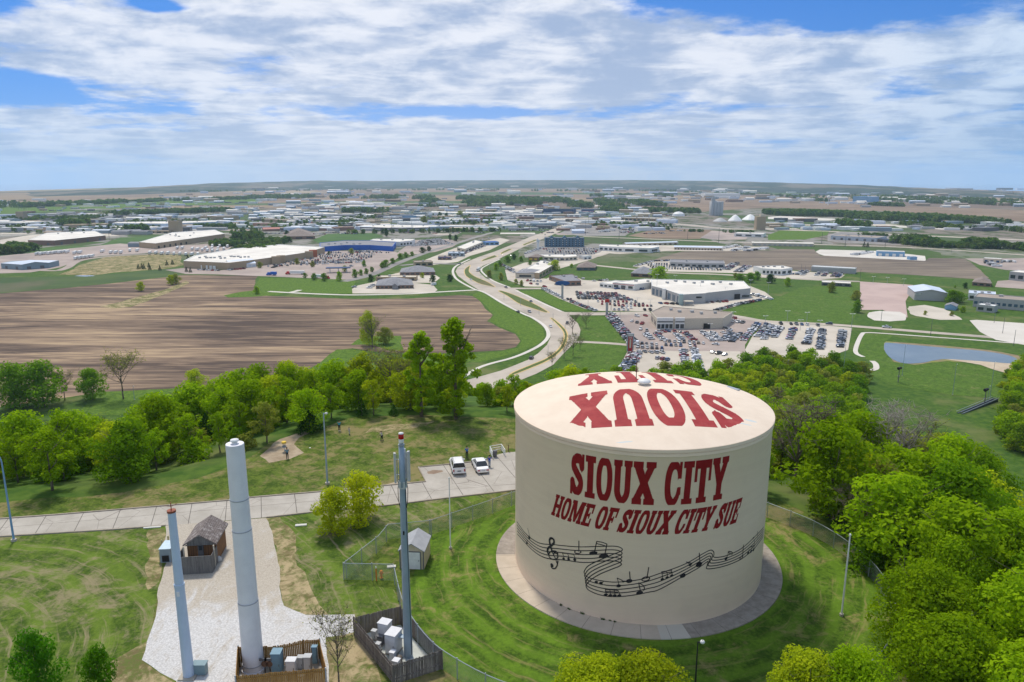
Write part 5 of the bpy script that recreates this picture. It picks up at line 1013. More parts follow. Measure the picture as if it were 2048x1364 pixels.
# side profiles: stations (y, half width, z low, z top of body), cabin stations (y, half width low, half width top, z low, z top)
CARS = dict(
    sedan=dict(L=4.7, W=1.80, body=[(-2.35, .62, .40, .62), (-2.28, .80, .28, .78), (-1.7, .88, .22, .93), (-.9, .90, .20, .96), (.5, .90, .20, .94), (1.2, .89, .20, .88), (1.95, .86, .22, .78), (2.28, .76, .28, .66), (2.35, .60, .36, .56)], cab=[(-1.75, .78, .76, .90, .94), (-.95, .80, .60, .92, 1.38), (-.3, .81, .62, .92, 1.44), (.35, .81, .60, .92, 1.38), (1.15, .80, .76, .86, .90)]),
    suv=dict(L=4.7, W=1.90, body=[(-2.35, .76, .42, .92), (-2.28, .88, .32, 1.06), (-1.6, .93, .28, 1.10), (.6, .94, .28, 1.08), (1.3, .93, .28, 1.02), (2.1, .90, .30, .94), (2.32, .80, .36, .82), (2.37, .68, .42, .72)], cab=[(-2.25, .84, .72, 1.04, 1.12), (-2.0, .85, .70, 1.06, 1.66), (-.5, .86, .70, 1.06, 1.74), (.35, .85, .68, 1.04, 1.68), (1.10, .84, .78, 1.0, 1.04)]),
    pickup=dict(L=5.8, W=2.0, body=[(-2.9, .88, .50, 1.10), (-2.8, .96, .42, 1.16), (-1.0, .98, .38, 1.16), (1.2, .98, .38, 1.14), (2.6, .95, .40, 1.10), (2.88, .86, .46, .96)], cab=[(-1.0, .86, .84, 1.14, 1.18), (-.9, .86, .72, 1.14, 1.80), (.3, .87, .73, 1.14, 1.88), (.75, .86, .70, 1.12, 1.80), (1.5, .85, .80, 1.10, 1.12)]),
    van=dict(L=5.6, W=2.0, body=[(-2.8, .92, .40, 2.15), (-2.75, .97, .34, 2.25), (1.0, .98, .34, 2.25), (1.6, .97, .34, 1.75), (2.1, .95, .36, 1.25), (2.75, .88, .42, .98)], cab=[(1.02, .80, .80, 1.5, 1.55), (1.06, .82, .76, 1.45, 2.10), (1.3, .82, .76, 1.4, 2.02), (1.9, .80, .78, 1.22, 1.38)]))
def loft(b, st, mi, cab=False):
    rings = []
    for s in st:
        if not cab: y, w_, z0, z1 = s; rings.append([(-w_ * .94, y, z0), (-w_, y, z0 + (z1 - z0) * .35), (-w_ * .99, y, z0 + (z1 - z0) * .72), (-w_ * .86, y, z1), (w_ * .86, y, z1), (w_ * .99, y, z0 + (z1 - z0) * .72), (w_, y, z0 + (z1 - z0) * .35), (w_ * .94, y, z0)])
        else: y, wl, wt, z0, z1 = s; rings.append([(-wl, y, z0), (-wt, y, z1 - .03), (-wt * .9, y, z1), (wt * .9, y, z1), (wt, y, z1 - .03), (wl, y, z0)])
    n = len(rings[0]); vs = [p for r in rings for p in r]; fs = []; ms = []
    for i in range(len(rings) - 1):
        for j in range(n):
            if cab and j == n - 1: continue
            fs.append([i * n + j, i * n + (j + 1) % n, (i + 1) * n + (j + 1) % n, (i + 1) * n + j]); top = cab and 1 <= j <= 3 and 0 < i < len(rings) - 2; ms.append(0 if (not cab or top) else 1)
    fs += [list(range(n))[::-1], [(len(rings) - 1) * n + j for j in range(n)]]; ms += [mi, mi]
    o = len(b.v); b.v += vs; b.f += [[k + o for k in f][::-1] for f in fs]; b.m += ms
def wheelpos(c): L = c['L']; return [(sx * (c['W'] / 2 - .11), y) for sx in (-1, 1) for y in (-L * .30, L * .31)]
def carmesh(kind):
    c = CARS[kind]; b = B(); loft(b, c['body'], 0); loft(b, c['cab'], 0, True)
    for x, y in wheelpos(c): b.tube((x - .11, y, .34), (x + .11, y, .34), .34, n=10, mi=2)
    if kind == 'pickup': b.box((0, -1.95, 1.17), (1.66, 1.55, .04), mi=2)
    bb = c['body'][0]
    for s in (-1, 1): b.box((s * bb[1] * .8, bb[0] - .01, bb[2] + (bb[3] - bb[2]) * .8), (.28, .06, .13), mi=3)
    bb = c['body'][-1]
    for s in (-1, 1): b.box((s * bb[1] * .8, bb[0], bb[2] + (bb[3] - bb[2]) * .7), (.3, .06, .12), mi=4)
    m = me_np(kind, b.v, b.f, [PAINT, CARGL, TYRE, LAMPR, LAMPW], False, b.m); return m, b
CM = {k: carmesh(k) for k in CARS}
def nearcar(kind, loc, rz, label, rows=()):
    c = CARS[kind]; t = empty('parked_car', loc, rz, label, 'car'); col = (.80, .80, .80, 1)
    b = B(); loft(b, c['body'], 0); o = b.ob('body', PAINT, t, False); o.color = col; mdf = o.modifiers.new('bevel', 'BEVEL'); mdf.width = .05; mdf.segments = 3; mdf.limit_method = 'ANGLE'
    b = B(); loft(b, c['cab'], 0, True); o = b.ob('cabin', [PAINT, CARGL], t); o.color = col
    cb = c['cab']
    for i in range(1, len(cb) - 1):
        for s in (-1, 1): b = B(); y = cb[i][0]; b.tube((s * cb[i][1] * 1.0, y, cb[i][3]), (s * cb[i][2] * 1.01, y, cb[i][4] - .02), .045, n=6); p_ = b.ob('pillar', PAINT, t); p_.color = col
    for x, y in wheelpos(c):
        b = B(); b.tube((x - .12, y, .34), (x + .12, y, .34), .34, n=24); w_ = b.ob('wheel', TYRE, t); b = B(); s = 1 if x > 0 else -1; b.tube((x + s * .10, y, .34), (x + s * .135, y, .34), .21, n=18); b.ob('rim', CHROME, w_)
    bb = c['body'][0]; hh = bb[3] - bb[2]
    for s in (-1, 1):
        b = B(); b.box((s * bb[1] * .98, bb[0] + .01, bb[2] + hh * (.8 if kind == 'sedan' else .62)), (.34 if kind == 'sedan' else .16, .12, .14 if kind == 'sedan' else .34)); b.ob('tail_light', LAMPR, t)
        b = B(); b.box((s * (c['W'] / 2 + .06), c['cab'][-2][0] + .35, c['cab'][-2][3] + .06), (.2, .12, .14)); m_ = b.ob('mirror', PAINT, t); m_.color = col
        b = B(); b.box((s * c['body'][-1][1] * .9, c['body'][-1][0] - .04, c['body'][-1][3] - .06), (.34, .14, .13)); b.ob('headlight', LAMPW, t)
    b = B(); b.box((0, bb[0] - .02, bb[2] + hh * .45), (.5, .03, .14)); b.ob('number_plate', DGREY, t)
    b = B(); b.box((0, bb[0] + .02, bb[2] + .02), (bb[1] * 2.3, .22, .22)); o = b.ob('bumper', PAINT, t); o.color = col
    if kind == 'suv':
        b = B(); b.box((0, -2.30, 1.38), (1.30, .05, .40), 0); b.ob('rear_window', CARGL, t)
        for s in (-1, 1): b = B(); b.tube((s * .62, -1.8, 1.80), (s * .62, .2, 1.80), .025, n=6); b.ob('roof_rail', DGREY, t)
    return t
def heading(pa, pb): a, q = at(*pa), at(*pb); d = q - a; return math.atan2(d.y, d.x) - PI / 2
nearcar('suv', at(915, 938), heading((917, 946), (911, 925)) , 'white boxy estate car parked with its tail to the road')
nearcar('sedan', at(960, 936), heading((966, 946), (955, 925)), 'white sedan parked right of the estate car')
COLS = [((.76, .76, .76), 'white', 30), ((.45, .46, .48), 'silver', 18), ((.16, .17, .18), 'grey', 14), ((.03, .03, .035), 'black', 16), ((.32, .03, .035), 'red', 9), ((.04, .09, .22), 'blue', 7), ((.12, .02, .03), 'maroon', 3), ((.28, .24, .19), 'tan', 3)]
def pickcol(wts=None):
    c = RNG.choices(COLS, weights=[w_ for *_, w_ in COLS] if wts is None else wts)[0]; return c
SPOTS = []
def row(pa, pb, lot, rowname, head=0.0, gap=2.75, wts=None, n=None, skip=.04, kinds=None, rows=1, back=5.2, along=False):
    """cars side by side from pixel pa to pixel pb"""
    A, Bv = Vector(V(*pa)), Vector(V(*pb)); d = Bv - A; L = d.length
    if along: gap = 5.6
    k = n or max(1, int(L / gap)); d0 = d.normalized(); nn = Vector((-d0.y, d0.x)); base = math.atan2(d0.y, d0.x)
    for r in range(rows):
        for i in range(k):
            if RNG.random() < skip: continue
            p = A + d * ((i + .5) / k) + nn * back * r; rz = base + head + (-PI / 2 if along else 0) + RNG.gauss(0, .03) + (PI if RNG.random() < .3 else 0)
            kd = RNG.choices(['sedan', 'suv', 'pickup', 'van'], weights=kinds or [38, 40, 20, 2])[0]; c = pickcol(wts); SPOTS.append([p.x + RNG.gauss(0, .12), p.y + RNG.gauss(0, .25), rz, kd, c, lot, rowname, i + 1, k])
WHT = [70, 14, 5, 6, 1, 2, 0, 2]; RED_ = [14, 12, 14, 14, 30, 8, 8, 0]
# nearest lot, tan showroom
TL = 'tan showroom lot'
row((1215, 632), (1262, 690), TL, 'curved row along the green wedge', .5, 2.9); row((1223, 628), (1272, 690), TL, 'inner curved row along the wedge', .5, 2.9)
row((1268, 706), (1238, 745), TL, 'row at the foot of the pylon sign', .3, 2.8); row((1278, 707), (1256, 745), TL, 'second row at the foot of the pylon sign', .3, 2.8, RED_)
row((1270, 688), (1395, 694), TL, 'upper long front row', 0); row((1325, 683), (1412, 688), TL, 'back long front row', 0)
row((1270, 695), (1328, 698), TL, 'dark row right of the pylon', 0, 2.7, [5, 15, 30, 40, 0, 10, 0, 0]); row((1272, 704), (1330, 707), TL, 'slanting row above the pale apron', .5, 3.1, [25, 25, 30, 10, 0, 10, 0, 0])
for a, q, nm, w_ in (((1289, 668), (1304, 680), 'short file left of the centre', None), ((1311, 667), (1328, 682), 'short file with red cars', RED_), ((1351, 668), (1364, 681), 'centre file', WHT), ((1370, 667), (1388, 682), 'red and blue file', RED_), ((1405, 665), (1426, 683), 'white file', WHT), ((1462, 667), (1445, 683), 'slanting file of dark pickups', [10, 20, 40, 30, 0, 0, 0, 0])):
    row(a, q, TL, nm, .12, 2.9, w_, rows=2 if nm.startswith(('slant', 'white')) else 1)
row((1424, 668), (1450, 666), TL, 'little white row', 0, 2.8, WHT); row((1418, 689), (1445, 690), TL, 'three cars by the trees', 1.2, 5, WHT); row((1295, 632), (1270, 634), TL, 'row left of the showroom', 0, 2.9); row((1258, 642), (1290, 650), TL, 'cars by the showroom corner', .6, 4.5); row((1275, 658), (1300, 664), TL, 'loose cars before the showroom', .7, 6, WHT)
row((1313, 666), (1340, 663), TL, 'small cluster before the glass front', .3, 3.2); row((1345, 665), (1365, 665), TL, 'row under the glass front', 0, 2.8); row((1447, 655), (1460, 663), TL, 'row at the right wall', .4, 2.8)
row((1442, 641), (1490, 647), TL, 'row of white pickups', 0, 3, [60, 20, 15, 5, 0, 0, 0, 0], kinds=[0, 10, 85, 5]); row((1445, 635), (1490, 640), TL, 'far right row', 1.3, 9, RED_)
row((1516, 648), (1486, 682), TL, 'long right hand file', .2, 2.7); row((1366, 700), (1372, 745), TL, 'file behind the woods', .2, 2.9); row((1388, 700), (1400, 745), TL, 'white file behind the woods', .2, 2.9, WHT); row((1300, 715), (1340, 722), TL, 'row behind the tree tops', .1, 2.8); row((1420, 705), (1455, 712), TL, 'row under the tree tops', .1, 3)
SL = 'side lot'
row((1535, 650), (1515, 675), SL, 'left file', .2, 2.7); row((1546, 652), (1526, 680), SL, 'second file', .2, 2.7, rows=1); row((1560, 655), (1548, 676), SL, 'mixed file', .2, 2.8, rows=1); row((1588, 656), (1578, 680), SL, 'white and red file', .2, 2.8, RED_, rows=1); row((1622, 659), (1612, 690), SL, 'silver file', .2, 2.8, [40, 40, 15, 5, 0, 0, 0, 0], rows=1); row((1645, 660), (1640, 700), SL, 'dark file', .2, 2.8, [10, 25, 40, 25, 0, 0, 0, 0], rows=1); row((1685, 662), (1680, 696), SL, 'right hand file', .2, 2.8, [10, 25, 40, 25, 0, 0, 0, 0], rows=1)
row((1556, 648), (1640, 652), SL, 'row along the street', .1, 3.1, [15, 15, 25, 35, 5, 5, 0, 0])
GL = 'grey showroom lot'
for k_ in range(5): row((1150 + k_ * 1, 586 + k_ * 2.9), (1235 + k_ * 8, 588 + k_ * 3.2), GL, ['back block', 'second block', 'middle block', 'fourth block', 'front block'][k_] + ' row', .35, 2.9, [12, 18, 20, 22, 14, 10, 4, 0])
for k_, (a, q) in enumerate([((1192, 604), (1275, 605)), ((1200, 609), (1290, 610)), ((1226, 612), (1306, 613)), ((1225, 620), (1260, 621)), ((1283, 621), (1306, 621)), ((1240, 616), (1275, 616.5))]): row(a, q, GL, 'front row ' + 'abcdef'[k_], 0, 3.1, [22, 14, 16, 14, 20, 6, 4, 0])
row((1086, 578), (1124, 596), GL, 'white row on the grass edge', .5, 2.8, WHT); row((1143, 604), (1192, 623), GL, 'row curving along the grass bank', .5, 2.9, [16, 16, 20, 26, 16, 3, 3, 0]); row((1132, 598), (1145, 602), GL, 'loose pair', 1.2, 5)
row((1315, 607), (1362, 610), GL, 'row before the grey glass front', .9, 4.6, [5, 5, 5, 15, 30, 40, 0, 0]); row((1412, 606), (1455, 604), GL, 'row along the long grey wall', .2, 3); row((1430, 622), (1462, 613), GL, 'lower right file', .4, 2.9); row((1464, 612), (1520, 601), GL, 'upper right file', .4, 2.9); row((1500, 589), (1545, 600), GL, 'file behind the building', .4, 3, WHT); row((1307, 568), (1330, 562), GL, 'cars behind the showroom', .6, 3.2, WHT); row((1340, 566), (1370, 563), GL, 'far cars on the slope edge', .6, 3.5); row((1280, 580), (1300, 574), GL, 'white vans by the white building', .4, 3.2, WHT, kinds=[10, 20, 20, 50])
row((1230, 579), (1238, 578), GL, 'blue pickup', 1.3, 6, [0, 0, 0, 0, 0, 100, 0, 0], n=1, skip=0, kinds=[0, 0, 100, 0])
RL_ = 'restaurant lot'
row((1052, 562), (1085, 564), RL_, 'back row', .2, 3); row((1056, 568), (1080, 570), RL_, 'middle row', .9, 4.5, RED_); row((1108, 570), (1125, 571), RL_, 'row by the restaurant wall', .8, 4); row((1084, 574), (1095, 575), RL_, 'single red car', 1.3, 5, RED_, n=1); row((1185, 563), (1215, 561), RL_, 'row by the white building', .3, 3, WHT); row((1003, 530), (1028, 541), RL_, 'cars before the strip mall', .9, 6, RED_); row((1012, 538), (1030, 546), RL_, 'second row before the strip mall', .9, 6)
# named rest
HL = 'hotel lot'
for k_ in range(4): row((1085 + 6 * k_, 499 + 3.0 * k_), (1200 - 3 * k_, 498 + 3.3 * k_), HL, ['back', 'second', 'third', 'front'][k_] + ' row', .1, 3.6)
row((1050, 508), (1085, 495), HL, 'white row by the white pylon', .3, 3, WHT); row((1270, 503), (1320, 505), HL, 'row by the glass fronted building', .2, 3)
DL = 'dark showroom lot'
for k_ in range(4): row((1290 + 4 * k_, 528 + 3.1 * k_), (1420 + 8 * k_, 531 + 3.3 * k_), DL, ['back', 'second', 'third', 'front'][k_] + ' row', .1, 3.0, [20, 20, 25, 25, 4, 6, 0, 0])
row((1270, 533), (1305, 523), DL, 'white slanting row', .3, 3, WHT); row((1300, 523), (1340, 522), DL, 'row behind', .1, 3); row((1455, 540), (1475, 528), DL, 'right file', .2, 3, rows=2); row((1480, 545), (1500, 533), DL, 'far right file', .2, 3, rows=2)
BL = 'long grey building lot'
for a, q in (((1594, 550), (1604, 543)), ((1604, 551), (1614, 543)), ((1632, 552), (1640, 545)), ((1646, 553), (1654, 545)), ((1664, 554), (1672, 547)), ((1674, 555), (1682, 548))): row(a, q, BL, 'short file', .2, 2.9)
row((1560, 547), (1590, 549), BL, 'front row', .1, 3.4)
OL = 'office lot'
row((738, 577), (746, 571), OL, 'file left of the hip roofed office', .2, 2.8); row((705, 575), (712, 575), OL, 'single silver car', 1.4, 5, WHT, n=1); row((864, 571), (870, 570), OL, 'white van', 1.4, 5, WHT, n=1, skip=0, kinds=[0, 0, 0, 100])
ML = 'store lot'
for k_ in range(9): row((560 + k_ * 4 - 8 * abs(k_ - 4), 534 - k_ * 3.0), (720 + 5 * k_, 522 - k_ * 2.0 + 3), ML, 'row', .1, 3.1, [25, 20, 22, 20, 5, 6, 2, 0], skip=.3)
row((545, 536), (562, 530), ML, 'near file', .2, 3); row((690, 534), (740, 530), ML, 'sparse red cars', .8, 12, RED_); row((455, 541), (490, 538), ML, 'row by the garden centre', .1, 3); row((395, 540), (440, 542), ML, 'row by the loading wall', .2, 3.4)
for k_ in range(4): row((655 + 20 * k_, 506 - k_ * .5), (780 - 12 * k_, 506 - k_ * 1.5), ML, 'back row', .1, 3.3, skip=.25)
for k_ in range(6): row((822 + k_ * 4, 493 - k_ * 2.3), (905 - k_ * 5, 488 - k_ * 2.0), 'far white car lot', 'row', .1, 3.1, WHT)
for k_ in range(4): row((905 + 7 * k_, 518 - 4 * k_), (938 + 12 * k_, 503 - 4 * k_), 'roadside shop lot', 'row', .3, 3.6, skip=.3)
for a, q in (((590, 448), (720, 443)), ((512, 440), (620, 436)), ((520, 448), (600, 445)), ((1060, 451), (1100, 447)), ((1024, 462), (1060, 459)), ((880, 455), (915, 452)), ((230, 452), (330, 454)), ((170, 449), (225, 450)), ((1240, 438), (1330, 440)), ((1536, 448), (1600, 449)), ((1630, 455), (1680, 457)), ((640, 420), (760, 416)), ((1000, 432), (1100, 430)), ((420, 447), (500, 446)), ((40, 460), (130, 459))): row(a, q, 'far lots', 'row', .1, 3.4, rows=2, skip=.25)
for a, q, n_ in (((1445, 498), (1480, 492), 8), ((1465, 503), (1500, 495), 9), ((1495, 503), (1536, 497), 9), ((1970, 526), (1990, 534), 4), ((2000, 524), (2030, 525), 6), ((1710, 511), (1745, 505), 8)): row(a, q, 'far lots', 'rv row', .2, 4, WHT, n=n_, rows=2, kinds=[0, 0, 10, 90])
for _ in range(260):
    px, py = RNG.uniform(0, 1340), RNG.uniform(410, 468); L_ = RNG.uniform(14, 45); row((px, py), (px + L_, py + RNG.uniform(-1.5, 2)), 'far lots', 'row', .1, 3.6, skip=.3, rows=RNG.choice([1, 2]))
SPOTS.sort(key=lambda s: s[0] ** 2 + s[1] ** 2)
cnt = {}
KN = dict(sedan='sedan', suv='SUV', pickup='pickup', van='van')
for i, (x, y, rz, kd, c, lot, rn, k, n_) in enumerate(SPOTS[:296]):
    o = bpy.data.objects.new('parked_car', CM[kd][0]); o.location = (x, y, VZ + .15); o.rotation_euler = (0, 0, rz); o.color = (*c[0], 1); link(o)
    ORD = ['first', 'second', 'third', 'fourth', 'fifth', 'sixth', 'seventh', 'eighth', 'ninth', 'tenth', 'eleventh', 'twelfth', 'thirteenth', 'fourteenth', 'fifteenth', 'sixteenth', 'seventeenth', 'eighteenth', 'nineteenth', 'twentieth', 'twenty-first', 'twenty-second', 'twenty-third', 'twenty-fourth', 'twenty-fifth', 'twenty-sixth', 'twenty-seventh', 'twenty-eighth']
    w_ = ORD[k - 1] if k <= 28 else 'number %d' % k
    lb = f"{c[1]} {KN[kd]}, {w_} in the {rn}, {lot}"; lb = lb if len(lb.split()) < 16 else lb.replace(" in the ", ", ").replace(" of the ", " of ")
    cnt[lb] = cnt.get(lb, 0) + 1
    if cnt[lb] > 1: lb = lb.replace(', ' + lot, ', back, ' + lot)
    tag(o, lb, 'car', 'cars in the ' + lot)
# the rest of the valley's cars in one object
vv, ff, mm, cc_ = [], [], [], []; off = 0
LOW = {}
for k in CARS:
    c = CARS[k]; b = B(); L, W_ = c['L'] / 2, c['W'] / 2; zt = max(q[4] for q in c['cab']); zb = c['body'][2][3]
    b.box((0, 0, (zb + .25) / 2), (W_ * 2, L * 2, zb - .25)); y0, y1 = c['cab'][0][0], c['cab'][-1][0]
    b.add([(-W_ * .88, y0, zb), (W_ * .88, y0, zb), (W_ * .88, y1, zb), (-W_ * .88, y1, zb), (-W_ * .7, y0 + .3, zt), (W_ * .7, y0 + .3, zt), (W_ * .7, y1 - .7, zt), (-W_ * .7, y1 - .7, zt)], [[0, 1, 5, 4], [1, 2, 6, 5], [2, 3, 7, 6], [3, 0, 4, 7]], 1); b.add([(-W_ * .7, y0 + .3, zt), (W_ * .7, y0 + .3, zt), (W_ * .7, y1 - .7, zt), (-W_ * .7, y1 - .7, zt)], [[0, 1, 2, 3]], 0)
    b.box((0, 0, .16), (W_ * 1.8, L * 1.5, .3), mi=2); LOW[k] = (np.array(b.v), b.f, b.m)
for (x, y, rz, kd, c, *_) in SPOTS[296:]:
    v, f, m_ = LOW[kd]; ca, sa = math.cos(rz), math.sin(rz); q = np.stack([v[:, 0] * ca - v[:, 1] * sa + x, v[:, 0] * sa + v[:, 1] * ca + y, v[:, 2] + VZ + .15], -1)
    vv.append(q); ff += [[i + off for i in p] for p in f]; mm += m_; cc_ += [c[0]] * len(f); off += len(v)
m = me_np('parked_cars', np.vstack(vv), ff, [PAINTM, CARGL, TYRE], False, mm); ca_ = m.attributes.new('paint', 'FLOAT_COLOR', 'CORNER'); arr = np.repeat(np.array([(*c, 1) for c in cc_], np.float32), [len(f) for f in ff], axis=0); ca_.data.foreach_set('color', arr.ravel())
tag(link(bpy.data.objects.new('parked_cars', m)), 'hundreds of small cars filling the farther lots', 'cars', kind='stuff')
print('cars', len(SPOTS))
# moving traffic and trucks
def onroad(px, py, hd, kd, c, label, z=.15): o = bpy.data.objects.new('car', CM[kd][0]); x, y = V(px, py); o.location = (x, y, VZ + z); o.rotation_euler = (0, 0, hd); o.color = (*c, 1); link(o); tag(o, label, 'car', 'cars driving on the roads')
def hdg(a, b): p, q = Vector(V(*a)), Vector(V(*b)); d = q - p; return math.atan2(d.y, d.x) - PI / 2
for px, py, a, b_, kd, c, lb in ((1101, 654, (1086, 642), (1116, 668), 'sedan', (.76, .76, .76), 'white sedan driving down the bend of the boulevard'), (1134, 648, (1145, 640), (1134, 668), 'suv', (.07, .07, .08), 'dark SUV driving by the curved median'), (1059, 625, (1040, 613), (1080, 636), 'suv', (.35, .36, .38), 'grey SUV at the boulevard junction'), (1062, 604, (1040, 592), (1080, 613), 'sedan', (.08, .10, .13), 'dark sedan coming up the boulevard past the lots'),
        (1036, 625, (1066, 640), (1040, 628), 'sedan', (.04, .04, .045), 'black sedan on the path side of the junction'), (942, 560, (930, 553), (955, 567), 'sedan', (.72, .72, .72), 'white car rounding the upper bend'), (1012, 576, (985, 561), (1030, 580), 'pickup', (.2, .2, .21), 'grey pickup leaving the upper bend'), (1063, 718, (1040, 735), (1090, 695), 'suv', (.05, .05, .055), 'black SUV behind the bare saplings near the hill'), (1773, 656, (1836, 660), (1726, 652), 'pickup', (.66, .68, .72), 'pale pickup on the street above the pond'), (1658, 649, (1726, 654), (1600, 646), 'suv', (.06, .10, .14), 'dark teal SUV on the street by the side lot'),
        (1022, 512, (1045, 495), (1000, 515), 'sedan', (.6, .6, .6), 'silver car on the boulevard below the hotel'), (1006, 512, (1045, 495), (1000, 515), 'sedan', (.3, .05, .05), 'dark red car on the boulevard'), (1075, 479, (1100, 468), (1050, 488), 'suv', (.7, .7, .7), 'white SUV far up the boulevard'), (1090, 470, (1100, 465), (1080, 474), 'suv', (.1, .1, .1), 'dark SUV far up the boulevard'), (919, 528, (900, 528), (928, 528), 'sedan', (.08, .12, .2), 'dark blue car waiting at the office park street')):
    onroad(px, py, hdg(a, b_), kd, c, lb)
def truck(px, py, hd, cabc, label, L=15, boxc=WHITE, nm='semi_truck'):
    x, y = V(px, py); t = empty(nm, (x, y, VZ + .15), hd, label, 'truck'); b = B(); b.box((0, -1.5, 2.45), (2.6, L, 2.9)); b.ob('trailer', boxc, t)
    b = B(); b.box((0, L / 2 + .9, 1.7), (2.5, 2.6, 2.5)); b.box((0, L / 2 + 2.8, 1.15), (2.3, 1.4, 1.3)); b.box((0, L / 2 + 1.0, 3.05), (2.3, 2.0, .3)); b.ob('cab', cabc, t); b = B(); b.box((0, L / 2 + 2.22, 2.3), (2.2, .04, .8)); b.ob('windscreen', CARGL, t)
    for yy in (-L / 2 + .2, -L / 2 + 1.5, L / 2 - .8, L / 2 + 2.7):
        for s in (-1, 1): b = B(); b.tube((s * 1.0, yy, .5), (s * 1.28, yy, .5), .5, n=12); b.ob('wheel', TYRE, t)
truck(592, 549, hdg((610, 549), (575, 549)), RED, 'semi truck with a white trailer and red cab at the store lot'); truck(642, 557, hdg((630, 556), (655, 558)), RED, 'semi truck with a red cab under the small trees'); truck(957, 526 + 16, hdg((985, 524), (958, 538)), WHITE, 'white box truck on the upper bend of the boulevard', 6)
truck(1208, 464, 1.5, WHITE, 'white trailer truck in the truck stop yard'); truck(1222, 462, 1.5, BLUEW, 'white trailer with a blue cab at the truck stop'); truck(545, 551, 1.4, DBLUE, 'blue flatbed truck at the edge of the store lot', 6, DBLUE)
tr_ = []
for i, (px, py) in enumerate([(75, 510), (82, 510), (90, 509), (98, 509), (106, 508), (113, 507), (120, 507), (128, 506), (135, 506), (152, 519), (160, 518), (168, 517), (176, 516), (184, 515), (150, 508), (160, 507), (222, 507), (232, 507), (242, 507), (205, 505), (260, 503), (275, 503), (300, 508), (312, 508), (324, 509), (336, 509), (348, 510), (360, 510), (372, 511), (384, 511), (396, 511), (385, 500), (395, 501), (405, 502), (415, 503), (425, 504), (435, 504), (412, 498), (424, 499), (436, 499), (448, 500), (425, 494), (440, 494), (455, 495), (355, 498), (365, 498)]):
    x, y = V(px, py)
    if i == 0:
        t0 = empty('semi_trailer', (x, y, VZ + .1), .25, 'parked white and grey box trailer in the rows of the pink gravel yard', 'trailer', 'box trailers in the gravel yard'); b = B(); b.box((0, 0, 2.5), (2.6, 13, 2.8)); b.ob('box', WHITE, t0); b = B()
        for s in (-1, 1): b.tube((s * 1.0, -5, .5), (s * 1.28, -5, .5), .5, n=10); b.tube((s * 1.0, -3.8, .5), (s * 1.28, -3.8, .5), .5, n=10)
        b.box((0, 4, .6), (.3, .3, 1.2)); b.ob('wheels', TYRE, t0); tr_ = t0
    else:
        c = t0.copy(); link(c); c.location = (x, y, VZ + .1); c.rotation_euler = (0, 0, .25 + RNG.gauss(0, .05))
        for ch in t0.children: d = ch.copy(); link(d, c)
